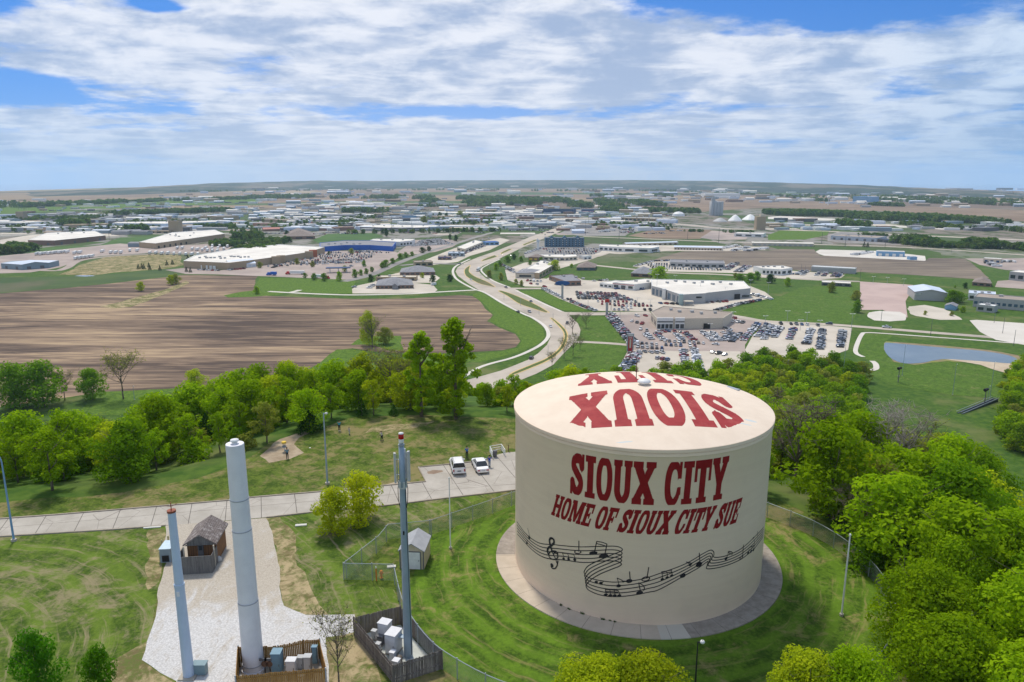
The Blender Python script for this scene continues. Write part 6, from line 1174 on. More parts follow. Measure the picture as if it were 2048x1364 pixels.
# ------------------------------------------------------------------ buildings of the valley
def bld(label, front, depth, h, wm, rm, roof='flat', win=0, winm=None, dock=0, cat='building', skew=0.0, units=2, name='building', stripe=None, win_h=None, rise=None, fp=None, band=None):
    """front: pixels of the near wall's foot, left to right; the rest runs back from it"""
    P = [Vector(V(*p)) for p in (fp or front)]
    if fp is None:
        d = (P[-1] - P[0]).normalized(); back = Vector((-d.y, d.x)) * depth + d * skew; Q = [P[-1] + back, P[0] + back]; P = P + Q
    c = P[0].copy(); P = [p - c for p in P]; nf = len(front) - 1 if front else 2
    t = empty(name, (c.x, c.y, VZ + .15), 0, label, cat)
    b = B()
    if roof == 'flat': b.prism(P, -.3, h, top=False); b.ob('wall', wm, t)
    else: b.prism(P, -.3, h, top=True)
    cen = sum(P, Vector((0, 0))) / len(P)
    if roof == 'flat':
        b = B(); I = [cen + (p - cen) * .985 for p in P]; n = len(P)
        ar = sum(P[i].x * P[(i + 1) % n].y - P[(i + 1) % n].x * P[i].y for i in range(n)); oP, oI = (P, I) if ar > 0 else (P[::-1], I[::-1])
        vs = [(*p, h + .02) for p in oP] + [(*p, h + .02) for p in oI] + [(*p, h - .5) for p in oI]
        b.add(vs, [[i, (i + 1) % n, n + (i + 1) % n, n + i] for i in range(n)] + [[n + i, n + (i + 1) % n, 2 * n + (i + 1) % n, 2 * n + i] for i in range(n)])
        rr_ = b.ob('parapet', wm if rm is not ROOFW else WHITE, t); b = B(); b.add([(*p, h - .48) for p in oI], [list(range(n))]); r_ = b.ob('roof', rm, t)
        ax = P[1] - P[0]; ay = P[-1] - P[0]
        for k in range(units):
            u_, v_ = .12 + .76 * (k + .5) / max(units, 1), RNG.uniform(.3, .75); q = P[0] + (P[nf] - P[0]) * u_ + ay * v_
            b = B(); b.box((q.x, q.y, h + .3), (RNG.uniform(1.8, 3.2), RNG.uniform(1.8, 2.8), 1.5), math.atan2(ax.y, ax.x)); b.ob('rooftop_unit', GREYW, r_)
    else:
        b.ob('wall', wm, t); a, q, r2, s2 = P[0], P[1], P[2], P[3]; L = (q - a).length; D = (s2 - a).length; rs = rise or min(L, D) * .22; o = .5; dx_ = (q - a).normalized(); dy_ = (s2 - a).normalized()
        a2, q2, r3, s3 = a - (dx_ + dy_) * o, q + (dx_ - dy_) * o, r2 + (dx_ + dy_) * o, s2 - (dx_ - dy_) * o; z0 = h - .1; b = B()
        if roof == 'hip':
            if L > D: m1 = (a + s2) / 2 + dx_ * D / 2 * .95; m2 = (q + r2) / 2 - dx_ * D / 2 * .95
            else: m1 = (a + q) / 2 + dy_ * L / 2 * .95; m2 = (s2 + r2) / 2 - dy_ * L / 2 * .95
            V_ = [(*p, z0) for p in (a2, q2, r3, s3)] + [(*m1, h + rs), (*m2, h + rs)]
            F_ = [[0, 1, 5, 4], [1, 2, 5], [2, 3, 4, 5], [3, 0, 4]] if L > D else [[0, 1, 4], [1, 2, 5, 4], [2, 3, 5], [3, 0, 4, 5]]
            b.add(V_ + [(*p, z0 - .3) for p in (a2, q2, r3, s3)], F_ + [[0, 6, 7, 1], [1, 7, 8, 2], [2, 8, 9, 3], [3, 9, 6, 0]])
        else:
            if roof == 'gable': m1, m2 = (a2 + s3) / 2, (q2 + r3) / 2; F_ = [[0, 1, 5, 4], [2, 3, 4, 5]]; E_ = [[0, 3, 4], [1, 2, 5]]
            else: m1, m2 = (a2 + q2) / 2, (s3 + r3) / 2; F_ = [[0, 4, 5, 3], [4, 1, 2, 5]]; E_ = [[0, 1, 4], [2, 3, 5]]
            b.add([(*p, z0) for p in (a2, q2, r3, s3)] + [(*m1, h + rs), (*m2, h + rs)], F_); e = B(); pts = [(*(cen + (p - cen) * .99), z0) for p in (a, q, r2, s2)]; mm_ = [(*(cen + (p - cen) * .985), h + rs * .97) for p in (m1, m2)]; e.add(pts + mm_, E_); e.ob('gable_wall', wm, t)
        b.ob('roof', rm, t)
    # openings along the front walls
    for i in range(nf):
        a, q = P[i], P[i + 1]; d = q - a; L = d.length
        if L < 2: continue
        an_ = math.atan2(d.y, d.x); nn = Vector((d.y, -d.x)).normalized(); k = win[i] if isinstance(win, (list, tuple)) else win
        if band: bb_ = B(); p = a + d * .5 + nn * .06; bb_.box((p.x, p.y, h * band[1]), (L * .995, .12, h * band[2]), an_); bb_.ob('fascia_band', band[0], t)
        if k:
            wh = win_h or h * .42
            for j in range(k):
                p = a + d * ((j + .5) / k) + nn * .05; bb_ = B(); bb_.box((p.x, p.y, h * .42), (L / k * .62, .1, wh), an_); bb_.ob('window', winm or GLASS, t)
        kd = dock[i] if isinstance(dock, (list, tuple)) else dock
        if kd:
            for j in range(kd):
                p = a + d * ((j + .5) / kd) + nn * .07; bb_ = B(); bb_.box((p.x, p.y, min(h * .55, 3.8) / 2), (min(L / kd * .5, 4), .14, min(h * .55, 3.8)), an_); bb_.ob('overhead_door', stripe or DGREY, t)
    return t
# near showrooms
t = bld('tan showroom with a white front corner among the nearest car rows', [(1301, 643), (1313, 658), (1368, 658), (1371, 658), (1445, 657)], 27, 7.2, CREAM, ROOFT, win=[2, 0, 0, 0], units=5, name='showroom')
A = Vector(V(1313, 658)); Bq = Vector(V(1368, 658)); c = Vector(V(1301, 643)); L = (Bq - A).length
for f0, f1, nm in ((0.0, .58, 'entrance_block'), (.66, 1.0, 'entrance_block')):
    p = A + (Bq - A) * ((f0 + f1) / 2) - c; b = B(); b.box((p.x, p.y - .3, 3.8), (L * (f1 - f0), 1.2, 7.8)); e_ = b.ob(nm, WHITE, t); b = B(); b.box((p.x, p.y - .95, 5.0), (L * (f1 - f0) * .98, .1, .7)); b.ob('black_stripe', BLACK, e_)
    for k in range(4 if f0 == 0 else 2): n_ = 4 if f0 == 0 else 2; b = B(); x_ = p.x + L * (f1 - f0) * ((k + .5) / n_ - .5); b.box((x_, p.y - .94, 1.9), (L * (f1 - f0) / n_ * .8, .08, 3.0)); b.ob('window', GLASS, e_)
p = Vector(V(1413, 657.6)) - c; b = B(); b.box((p.x, p.y - .4, 1.8), (4.4, .2, 3.6)); b.ob('garage_door', BLACK, t); p = Vector(V(1405, 657)) - c; b = B(); b.box((p.x - 22, p.y - .2, 1.3), (1.3, .3, 2.6)); b.ob('side_door', DGREY, t)
t = bld('large grey showroom with an angled glass corner and cream roof', [(1303, 590), (1325, 596), (1361, 609), (1410, 606), (1412, 605), (1456, 600), (1500, 595)], 46, 8.0, GREYW, ROOFW, win=[3, 4, 0, 0, 0, 0], winm=GLASSB, win_h=5.2, units=8, name='showroom')
c = Vector(V(1303, 590)); p = Vector(V(1361, 610)) - c; b = B(); b.box((p.x, p.y, 4.3), (3.2, 3.2, 8.8)); b.ob('glass_tower', plain('green_grey_glass', (.32, .42, .42), .25), t); p = Vector(V(1327, 598)) - c; b = B(); b.box((p.x, p.y - 1, 4.5), (3.0, 2.5, 9.0), -.3); b.ob('white_pylon', WHITE, t)
p = Vector(V(1375, 610)) - c; b = B(); b.box((p.x, p.y - 2, 3.4), (8, 5, .3)); 
for s in (-3.5, 3.5): b.box((p.x + s, p.y - 4, 1.7), (.3, .3, 3.4))
b.ob('canopy', CREAM, t)
for px, w_ in ((1392, 4), (1398, 4)): p = Vector(V(px, 607)) - c; b = B(); b.box((p.x, p.y - .2, 5.0), (w_, .3, 1.2)); b.ob('window', GLASS, t)
p = Vector(V(1474, 598.5)) - c; b = B(); b.box((p.x, p.y - .2, 2.2), (5, .5, 4.4), .2); b.ob('garage_door', BLACK, t)
for px in (1486, 1494): p = Vector(V(px, 596.6)) - c; b = B(); b.box((p.x, p.y - .2, 1.8), (4, .5, 1.6), .2); b.ob('window', GLASS, t)
bld('white service building with a cream roof behind the rows of trucks', [(1225, 577), (1268, 581), (1270, 581)], 42, 5.6, WHITE, ROOFW, win=[3, 0], dock=[1, 0], units=2, skew=14, band=(RED, .8, .08)); bld('low white office wing left of the white service building', [(1199, 574), (1224, 577)], 26, 3.9, WHITE, ROOFW, win=3, units=0)
bld('small brown hip roofed bank on the green plot', [(1152, 538), (1160, 541), (1190, 541)], 0, 3.4, DGREY, ROOFB, 'hip', fp=[(1153, 541), (1190, 541), (1193, 534), (1158, 534)], win=3, winm=GLASSB)
bld('dark hip roofed office half hidden by a round green tree', None, 0, 3.6, BRICK, ROOFG, 'hip', fp=[(1262, 553), (1300, 555), (1306, 546), (1272, 545)], win=2)
bld('long strip mall with a bright white roof running back from the junction', None, 0, 6.0, TANW, ROOFW, fp=[(1042, 554), (1078, 558), (1114, 536), (1082, 531)], win=[0, 6], units=8); bld('tan block with a low grey hip roof at the near end of the strip mall', None, 0, 5.2, CREAM, ROOFG, 'hip', fp=[(1031, 556), (1070, 557), (1086, 550), (1046, 547)], win=1, rise=1.6)
bld('grey and red restaurant with a slanting dark roof in the lot', None, 0, 4.6, BRICK, ROOFG, fp=[(1098, 560), (1130, 572), (1162, 571), (1145, 557)], win=[4, 3], units=3, name='restaurant'); bld('white and tan commercial block with a long white roof behind the yellow restaurant', [(1076, 520), (1130, 522), (1154, 520)], 24, 4.6, CREAM, ROOFW, win=[5, 3], units=2)
bld('brown restaurant with a yellow sign front', [(1057, 521), (1076, 522)], 18, 4.5, BRICK, ROOFB, 'hip', win=2, winm=YEL, name='restaurant'); bld('small white car wash hut beyond the lot', [(1167, 519), (1183, 518)], 10, 4, WHITE, ROOFW, units=0, dock=2)
t = bld('blue grey hotel with three white arched gables', [(1090, 494), (1168, 494)], 18, 13.5, SLATE, ROOFG, win=0, units=3, name='hotel')
c = Vector(V(1090, 494)); Q = Vector(V(1168, 494)) - c
for k in range(3):
    p = Q * ((k + .5) / 3); b = B(); b.box((p.x, p.y - .4, 6.5), (8, .8, 13)); b.add([(p.x - 4.6, p.y - .85, 12.4), (p.x + 4.6, p.y - .85, 12.4), (p.x, p.y - .85, 17), (p.x - 4.6, p.y + 5, 12.4), (p.x + 4.6, p.y + 5, 12.4), (p.x, p.y + 5, 17)], [[0, 1, 2], [1, 4, 5, 2], [0, 2, 5, 3]]); e_ = b.ob('gable_bay', SLATE, t)
    b = B(); n = 14; vs = [(p.x + 3.2 * math.cos(PI * i / n), p.y - .92, 9 + 4 * math.sin(PI * i / n)) for i in range(n + 1)] + [(p.x + 2.7 * math.cos(PI * i / n), p.y - .92, 9 + 3.4 * math.sin(PI * i / n)) for i in range(n + 1)]; b.add(vs, [[i, i + 1, n + 2 + i, n + 1 + i] for i in range(n)]); b.box((p.x - 3, p.y - .9, 5), (.5, .1, 8)); b.box((p.x + 3, p.y - .9, 5), (.5, .1, 8)); b.ob('arch_trim', WHITE, e_)
for r_ in range(4):
    for k in range(12): p = Q * ((k + .5) / 12); b = B(); b.box((p.x, p.y - (.95 if k % 4 in (1, 2) else .1), 2.2 + r_ * 3.1), (1.6, .12, 1.6)); b.ob('window', GLASS, t)
x, y = V(1076, 500); t = empty('sign_pylon', (x, y, VZ + .1), 0, 'tall white sign pylon beside the boulevard near the hotel', 'pylon'); b = B(); b.box((0, 0, 6), (3.4, 1, 12)); b.ob('slab', WHITE, t); b = B(); b.box((0, 0, 13), (4.6, 1.4, 3.4)); b.ob('head', plain('pylon_pale', (.6, .65, .68)), t)
x, y = V(1124.5, 598); t = empty('sign_pylon', (x, y, VZ + .1), 0, 'grey pylon with a blue oval sign above the trucks', 'pylon'); b = B(); b.box((0, 0, 6.2), (1.8, 1.2, 12.4)); b.ob('column', GREYW, t)
b = B(); n = 28; vs = [(6.2 * math.cos(2 * PI * i / n), -.5, 13.4 + 2.0 * math.sin(2 * PI * i / n)) for i in range(n)] + [(6.2 * math.cos(2 * PI * i / n), .5, 13.4 + 2.0 * math.sin(2 * PI * i / n)) for i in range(n)]; b.add(vs, [list(range(n)), list(range(n, 2 * n))[::-1]] + [[i + n, (i + 1) % n + n, (i + 1) % n, i] for i in range(n)]); b.ob('oval_sign', plain('sign_blue', (.02, .09, .28), .4), t)
x, y = V(1213.5, 632); t = empty('sign_pylon', (x, y, VZ + .1), 0, 'thin grey pylon with a small red sign at the side street', 'pylon'); b = B(); b.box((0, 0, 5.2), (1.7, 1.2, 10.4)); b.ob('column', GREYW, t); b = B(); b.box((0, 0, 11.2), (3.2, 1.1, 2.4)); b.ob('red_sign', RED, t)
x, y = V(1260, 702); t = empty('sign_pylon', (x, y, VZ + .1), -.1, 'big grey and red pylon sign over the nearest car lot', 'pylon'); r = ray(1260, 668); h = (HC + r[2] / r[1] * y) - VZ
b = B(); b.box((-1.6, 0, h * .45), (.7, 1.6, h * .9)); b.box((1.6, 0, h * .45), (.7, 1.6, h * .9)); b.box((0, 0, h - .6), (4.1, 1.7, 1.8)); b.ob('frame', plain('pylon_grey', (.30, .31, .33), .5), t); b = B(); b.box((0, -.3, h * .44), (2.5, .9, h * .86)); b.ob('red_panel', RED, t); b = B(); b.box((0, -.78, h * .44), (1.0, .12, h * .5)); b.ob('cream_panel', CREAM, t)
b = B(); b.box((0, -.9, h - .55), (3.2, .1, .55)); b.ob('head_lettering', WHITE, t); b = B()
for s in (-1, 1): b.box((s * .45, -.85, h - 2.2), (.22, .1, 1.1))
b.box((0, -.86, h - 2.3), (.7, .1, .25), 0); b.ob('emblem', WHITE, t)
bld('glass fronted white showroom right of the hotel', [(1198, 501), (1245, 504), (1300, 506), (1318, 503)], 24, 6.5, WHITE, ROOFW, win=[5, 2, 1], units=2, name='showroom')
bld('long narrow white shed with brown doors behind the glass fronted showroom', [(1252, 492), (1356, 489)], 12, 3.6, CREAM, ROOFM, 'gable', dock=10, stripe=BROWN, rise=1.0); bld('long storage shed with a bright metal roof and many brown doors', [(1348, 499), (1444, 501)], 22, 3.6, CREAM, ROOFM, 'gable', dock=16, stripe=BROWN, rise=1.2); bld('far right long white storage shed', [(1504, 491), (1627, 493)], 16, 4.2, CREAM, ROOFW, 'gable', dock=12, stripe=GREYW, rise=1.0)
bld('low dark glass showroom behind a sea of cars', [(1339, 533), (1382, 535), (1406, 536), (1449, 536)], 30, 5.2, GREYW, ROOFG, win=[3, 2, 3], units=2, name='showroom'); bld('white showroom with black door panels beside the street', [(1524, 549), (1562, 551), (1584, 548)], 22, 6.5, WHITE, ROOFW, win=[5, 2], units=4, name='showroom')
bld('long grey building framed in white at the edge of the bare field', [(1622, 543), (1710, 548)], 12, 5.8, GREYW, WHITE, units=0, band=(WHITE, .92, .16)); bld('low black building with a pale roof by the green meadow', [(1643, 571), (1701, 574)], 14, 3.2, DGREY, ROOFW, win=4, units=0)
bld('blue metal workshop with a white roof beyond the bare field', [(1753, 512), (1809, 514)], 16, 6.4, BLUEW, ROOFW, dock=4, units=0, stripe=WHITE); bld('small blue and white shed right of the blue workshop', [(1820, 520), (1834, 520)], 8, 3.8, BLUEW, WHITE, units=0)
t = bld('white metal hall with a pale blue gable roof beside the pink lot', [(1828, 600), (1893, 603)], 34, 7.0, GREYW, ROOFM, 'ridge', rise=2.4, name='hall'); c = Vector(V(1828, 600)); p = Vector(V(1838, 600.5)) - c; b = B(); b.box((p.x, p.y - .25, 5.4), (8, .12, 1.4)); sg = b.ob('sign_board', WHITE, t); b = B()
for k in range(7): b.box((p.x - 3.2 + k * 1.05, p.y - .34, 5.4), (.55, .06, .8))
b.ob('sign_lettering', BLACK, sg)
bld('long school block with a taupe roof and a dark window strip at the right edge', [(1945, 613), (2048, 622), (2110, 628)], 24, 8, GREYW, ROOFT, win=[9, 5], winm=GLASSB, win_h=2.2, units=2); bld('white flat roofed wing behind the school block', [(1935, 600), (1990, 604)], 20, 6, WHITE, ROOFM, win=3, units=3); bld('grey entrance block in front of the school', [(1952, 622), (1987, 626)], 10, 5.2, GREYW, WHITE, win=2, units=1)
bld('white office with grey upper floor at the far right edge', [(2017, 560), (2048, 563), (2080, 566)], 22, 8.5, GREYW, ROOFW, win=[2, 3], units=1); bld('grey hip roofed house by the street behind the hall', None, 0, 3.4, BRICK, ROOFB, 'hip', fp=[(1944, 571), (1982, 574), (1978, 566), (1950, 564)], win=3); bld('small blue pavilion with a grey gable roof in the garden', [(1889, 619), (1911, 621)], 12, 3, BLUEW, ROOFG, 'ridge', rise=1.6)
bld('white workshop in the truck yard at the right', [(1966, 524), (2001, 526)], 14, 4.6, CREAM, ROOFW, dock=3, units=0, stripe=NAVY); bld('big light grey depot beyond the paddock', [(1661, 479), (1753, 484)], 50, 6.5, plain('light_metal', (.45, .50, .56)), ROOFT, dock=6, units=3); bld('dark canopied fuel station right of the grey depot', [(1755, 484), (1790, 487)], 14, 5, DGREY, NAVY, units=0, win=3)
bld('far showroom with a pale roof and a row of cars in front', [(1620, 456), (1668, 458)], 40, 7, GREYW, ROOFM, win=6, units=1, name='showroom')
x, y = V(1432, 431); t = empty('grain_elevator', (x, y, VZ), 0, 'tall grey concrete grain elevator on the skyline', 'grain elevator'); b = B()
for k in range(4):
    for j in range(2): b.lathe([(5.2, 0), (5.2, 38), (.1, 38.5)], 14, (-12 + k * 8.5, j * 9, 0))
b.ob('silos', GREYW, t, True); b = B(); b.box((-9, 4, 42), (10, 9, 9)); b.box((-9, 4, 49), (5, 5, 6)); b.ob('head_house', GREYW, t)
x, y = V(1519, 459); t = empty('grain_elevator', (x, y, VZ), 0, 'square beige elevator block behind the low white sheds', 'grain elevator'); b = B(); b.box((0, 0, 13), (18, 16, 26)); b.ob('block', TANW, t); b = B(); b.box((3, 0, 28), (8, 8, 5)); b.ob('head_house', CREAM, t)
for px, py, wd_, hh_, lb in ((1500, 440, 40, 14, 'bright white pointed salt dome'), (1470, 442, 34, 15, 'grey white pointed dome left of the bright one'), (1440, 443, 34, 9, 'low grey mound dome near the grain elevator'), (1357, 432, 34, 12, 'small rounded white dome left of the elevator')):
    x, y = V(px, py); b = B(); s_ = wd_ / 2; b.lathe([(s_, 0), (s_ * .95, hh_ * .12), (s_ * .62, hh_ * .5), (s_ * .3, hh_ * .85), (.1, hh_)] if 'rounded' not in lb else [(s_, 0), (s_ * .9, hh_ * .5), (s_ * .55, hh_ * .88), (.1, hh_)], 18, (0, 0, 0)); tag(b.ob('storage_dome', WHITE if 'white' in lb else GREYW, None, loc=(x, y, VZ)), lb, 'dome')
# middle distance, left half of the view
t = bld('sprawling tan superstore with a huge white roof', None, 0, 8, TANW, ROOFW, fp=[(368, 536), (460, 540), (512, 533), (560, 526), (616, 517), (650, 506), (560, 500), (470, 509), (390, 524)], win=0, units=14, name='superstore'); c = Vector(V(368, 536))
for px, py, m_, nm in ((553, 528, YEL, 'yellow_tower'), (563, 526, YEL, 'yellow_tower'), (619, 517, YEL, 'yellow_tower'), (627, 514, plain('brick_orange', (.45, .13, .06)), 'orange_tower')): p = Vector(V(px, py)) - c; b = B(); b.box((p.x, p.y - 1, 4.6), (10, 4, 9.4), .3); b.ob(nm, TANW if m_ is YEL else m_, t)
for px, py in ((415, 538), (422, 538.5), (429, 539), (405, 537.5)): p = Vector(V(px, py)) - c; b = B(); b.box((p.x, p.y - .2, 2), (3, .3, 4)); b.ob('loading_door', WHITE, t)
bld('white greenhouse wing in front of the superstore', [(462, 538), (512, 534)], 20, 4.5, WHITE, ROOFM, 'gable', win=6, winm=ROOFM)
bld('blue fronted store with a long curving awning', None, 0, 7, DBLUE, ROOFG, fp=[(640, 504), (690, 500), (740, 500), (786, 503), (792, 494), (740, 490), (690, 490), (640, 495)], win=0, units=6, name='store'); 
bld('white car showroom beyond the blue fronted store', [(740, 490), (800, 493), (825, 490)], 30, 7, WHITE, ROOFW, win=[0, 4], units=3, name='showroom'); bld('long dark store with a white roof across the highway', [(712, 460), (800, 463), (868, 461)], 62, 6.5, DGREY, ROOFW, win=[5, 5], winm=GREYW, units=6, name='store')
t = bld('grey hip roofed office with a small entrance gable beside the ploughed field', None, 0, 3.3, BRICK, ROOFG, 'hip', fp=[(752, 578), (827, 577), (822, 566), (757, 567)], win=9, rise=5.0); c = Vector(V(752, 578)); p = Vector(V(791, 578)) - c; b = B(); b.box((p.x, p.y - 1.5, 1.7), (5, 3, 3.4)); b.add([(p.x - 3, p.y - 3.4, 3.2), (p.x + 3, p.y - 3.4, 3.2), (p.x, p.y - 3.4, 5.6), (p.x - 3, p.y + 5, 3.2), (p.x + 3, p.y + 5, 3.2), (p.x, p.y + 5, 5.6)], [[0, 1, 2], [1, 4, 5, 2], [0, 2, 5, 3]]); b.ob('entrance_gable', ROOFG, t)
bld('second grey hip roofed office nearer the bend', None, 0, 3.4, BRICK, ROOFG, 'hip', fp=[(800, 551), (870, 550), (866, 542), (804, 543)], win=7, rise=5); bld('low tan flat roofed strip behind the first office', [(752, 562), (832, 562)], 14, 4, TANW, CREAM, units=2, win=5); bld('brown block with a dark flat roof near the second office', [(830, 533), (866, 532)], 18, 5, TANW, ROOFT, units=1, win=3)
x, y = V(677, 545); t = empty('fuel_canopy', (x, y, VZ + .1), .15, 'dark blue fuel station canopy in the store lot', 'fuel canopy'); b = B(); b.box((0, 0, 5.2), (26, 9, .9)); b.ob('roof', NAVY, t)
for k in range(3):
    for s in (-1, 1): b = B(); b.box((-9 + 9 * k, s * 2.6, 2.4), (.5, .5, 4.8)); b.ob('post', WHITE, t)
bld('blue canopied car wash by the boulevard', [(970, 491), (998, 490)], 16, 5, BLUEW, DBLUE, units=0, win=3); bld('row of white and orange shops beside the boulevard', None, 0, 5.5, CREAM, ROOFW, fp=[(914, 502), (930, 506), (966, 491), (950, 487)], win=[2, 6], units=5, name='shops'); bld('grey blue drive in restaurant nearer the office park', [(896, 513), (928, 513)], 16, 4.8, plain('pale_blue_wall', (.35, .42, .48)), ROOFM, units=2, win=4, name='restaurant'); bld('small restaurant with a bright blue band', [(876, 520), (902, 520)], 12, 4, BRICK, ROOFT, units=1, win=3, band=(DBLUE, .85, .12), name='restaurant')
bld('long white warehouse across the highway', [(855, 431), (920, 433), (1000, 433)], 50, 9, WHITE, ROOFW, units=3); bld('white factory in front of the far tan field', [(676, 411), (764, 411)], 60, 10, WHITE, ROOFW, units=2); bld('far white shed left of the white factory', [(546, 412), (598, 412)], 30, 7, WHITE, ROOFW, units=0); bld('grey far shed below the white factory', [(622, 418), (676, 417)], 30, 7, GREYW, ROOFG, units=0)
bld('big dark lodge with a sweeping brown hip roof', None, 0, 5, BRICK, ROOFB, 'hip', fp=[(566, 479), (630, 478), (622, 469), (575, 470)], rise=9, win=3); bld('small building with a red roof', [(527, 463), (560, 462)], 14, 4, BRICK, plain('red_roof', (.36, .09, .07)), 'gable'); bld('white commercial shed left of the dark store', [(594, 442), (655, 441), (720, 443)], 24, 6, WHITE, ROOFW, units=2, win=3); bld('low blue grey sheds by the highway', [(781, 436), (831, 436)], 20, 5.5, BLUEW, ROOFG, units=0)
bld('brown brick warehouse with a white roof at the left', None, 0, 7.5, BRICK, ROOFW, fp=[(57, 490), (110, 491), (212, 480), (190, 470), (95, 474)], dock=[2, 4], units=4, name='warehouse'); bld('long tan warehouse stepping back toward the highway', None, 0, 8, TANW, ROOFW, fp=[(279, 495), (312, 498), (378, 488), (450, 477), (430, 468), (345, 474)], dock=[0, 6, 4], stripe=BLACK, units=6, name='warehouse'); bld('very long white and blue warehouse', [(225, 455), (330, 456), (432, 452)], 45, 9, plain('pale_blue_panel', (.52, .60, .68)), ROOFW, dock=[6, 6], stripe=WHITE, units=5, name='warehouse')
t = bld('tan tower block with a pale window panel', [(338, 466), (358, 466)], 18, 22, TANW, ROOFT, units=1); bld('low tan wing beside the tan tower block', [(285, 467), (338, 467)], 18, 5, TANW, ROOFT, units=1, win=4); bld('white building at the far left edge', [(-10, 451), (50, 452), (101, 449)], 24, 7, WHITE, ROOFW, units=1, win=4); bld('blue grey metal shop with trucks at the left edge', [(3, 537), (45, 540), (98, 536)], 24, 6, plain('metal_grey_blue', (.24, .31, .36)), ROOFM, 'gable', dock=[2, 2], rise=2)
bld('dark blue grey shed at the end of the trailer yard', [(256, 494), (298, 494)], 20, 5.5, plain('metal_grey_blue', (.24, .31, .36)), ROOFG, 'gable', rise=1.5); bld('tan industrial block near the river trees', [(432, 441), (478, 439)], 24, 9, TANW, ROOFT, units=1); bld('navy long building with a dark roof by the interchange', [(1086, 426), (1147, 427)], 26, 12, NAVY, BLACK, units=0); bld('navy building with a red stripe beyond the interchange', [(1164, 425), (1188, 425)], 26, 9, NAVY, NAVY, units=0, band=(RED, .4, .1))
bld('long low row of white shops near the interchange', [(1024, 433), (1090, 434), (1160, 434)], 26, 6, WHITE, ROOFW, units=3, win=6); bld('tan and white motel row beyond the highway', [(1241, 441), (1290, 443), (1334, 445)], 22, 8, TANW, ROOFW, units=2, win=6); bld('low white farm supply sheds by the clearing', [(1468, 473), (1526, 475)], 30, 6, WHITE, ROOFW, units=1, win=3); bld('distant white food plant on the horizon', [(1410, 395), (1480, 395)], 90, 22, WHITE, WHITE, units=3); bld('distant blue tank farm beyond the brown field', [(1705, 404), (1742, 405)], 60, 24, BLUEW, BLUEW, units=0)
bld('long pale roofed barn beyond the brown field', [(1745, 411), (1790, 412)], 50, 8, GREYW, ROOFM, units=0); bld('tan silo block at the far left', [(33, 442), (48, 442)], 16, 22, TANW, CREAM, units=0); bld('pale trailer shed in the truck stop yard', [(1144, 467), (1169, 467)], 12, 5, ROOFM, ROOFM, 'gable')
x, y = V(1656, 411); t = empty('far_water_tower', (x, y, VZ), 0, 'tiny white far water tower on the plain', 'water tower'); b = B(); b.tube((0, 0, 0), (0, 0, 26), 1.5, n=8); b.ob('stem', WHITE, t); b = B(); b.lathe([(.1, 24), (6, 28), (7, 32), (5, 36), (.1, 38)], 14); b.ob('bowl', WHITE, t, True)
# small far sheds, each its own thing
FARC = [(WHITE, ROOFW, 'white'), (GREYW, ROOFG, 'grey'), (TANW, ROOFT, 'tan'), (plain('metal_grey_blue', (.24, .31, .36)), ROOFM, 'blue grey')]
PROT = {}
zones = [((0, 330), (432, 470)), ((430, 700), (424, 452)), ((640, 1020), (412, 436)), ((1020, 1340), (420, 452)), ((1536, 1700), (446, 456)), ((880, 1040), (440, 470)), ((560, 760), (405, 425)), ((1180, 1540), (377, 400)), ((1560, 2048), (388, 408)), ((1700, 2048), (404, 416)), ((500, 1100), (374, 392)), ((360, 440), (398, 406))]
zn = ['left of the valley', 'left of the interchange', 'across the highway', 'round the interchange', 'by the river trees', 'beside the boulevard', 'near the tan field', 'near the far white plant', 'beyond the far brown field', 'beyond the river trees', 'below the bluffs', 'on the airfield']
used = []
for zi, ((xa, xb), (ya, yb)) in enumerate(zones):
    for k in range([38, 34, 34, 30, 4, 10, 16, 22, 20, 14, 20, 6][zi]):
        for _ in range(30):
            px, py = RNG.uniform(xa, xb), RNG.uniform(ya, yb)
            if all(abs(px - u_[0]) > 12 or abs(py - u_[1]) > 1.8 for u_ in used): break
        used.append((px, py)); x, y = V(px, py); ci = RNG.choices(range(4), [6, 3, 3, 3])[0]; key = (ci, k % 2)
        L = (26 if k % 2 else 40); hh_ = 5.5 if k % 2 else 8
        if key not in PROT:
            b = B(); b.box((0, 0, hh_ / 2), (L, L * .5, hh_)); mw = me_np('wall', b.v, b.f, FARC[ci][0]); b = B(); b.add([(-L / 2 - .5, -L / 4 - .5, hh_), (L / 2 + .5, -L / 4 - .5, hh_), (L / 2 + .5, L / 4 + .5, hh_), (-L / 2 - .5, L / 4 + .5, hh_), (-L / 2 - .5, 0, hh_ + 2), (L / 2 + .5, 0, hh_ + 2)], [[0, 1, 5, 4], [2, 3, 4, 5], [0, 4, 3], [1, 2, 5]]); mr = me_np('roof', b.v, b.f, FARC[ci][1]); PROT[key] = (mw, mr)
        sc = max(.8, min(2.2, y / 2200)); o = empty('shed', (x, y, VZ + .1), RNG.uniform(-.4, .4), f'small far {FARC[ci][2]} shed {zn[zi]}', 'shed', f'small {FARC[ci][2]} sheds {zn[zi]}'); o.scale = (sc, sc, sc * .9)
        for nm, m_ in zip(('wall', 'roof'), PROT[key]): link(bpy.data.objects.new(nm, m_), o)
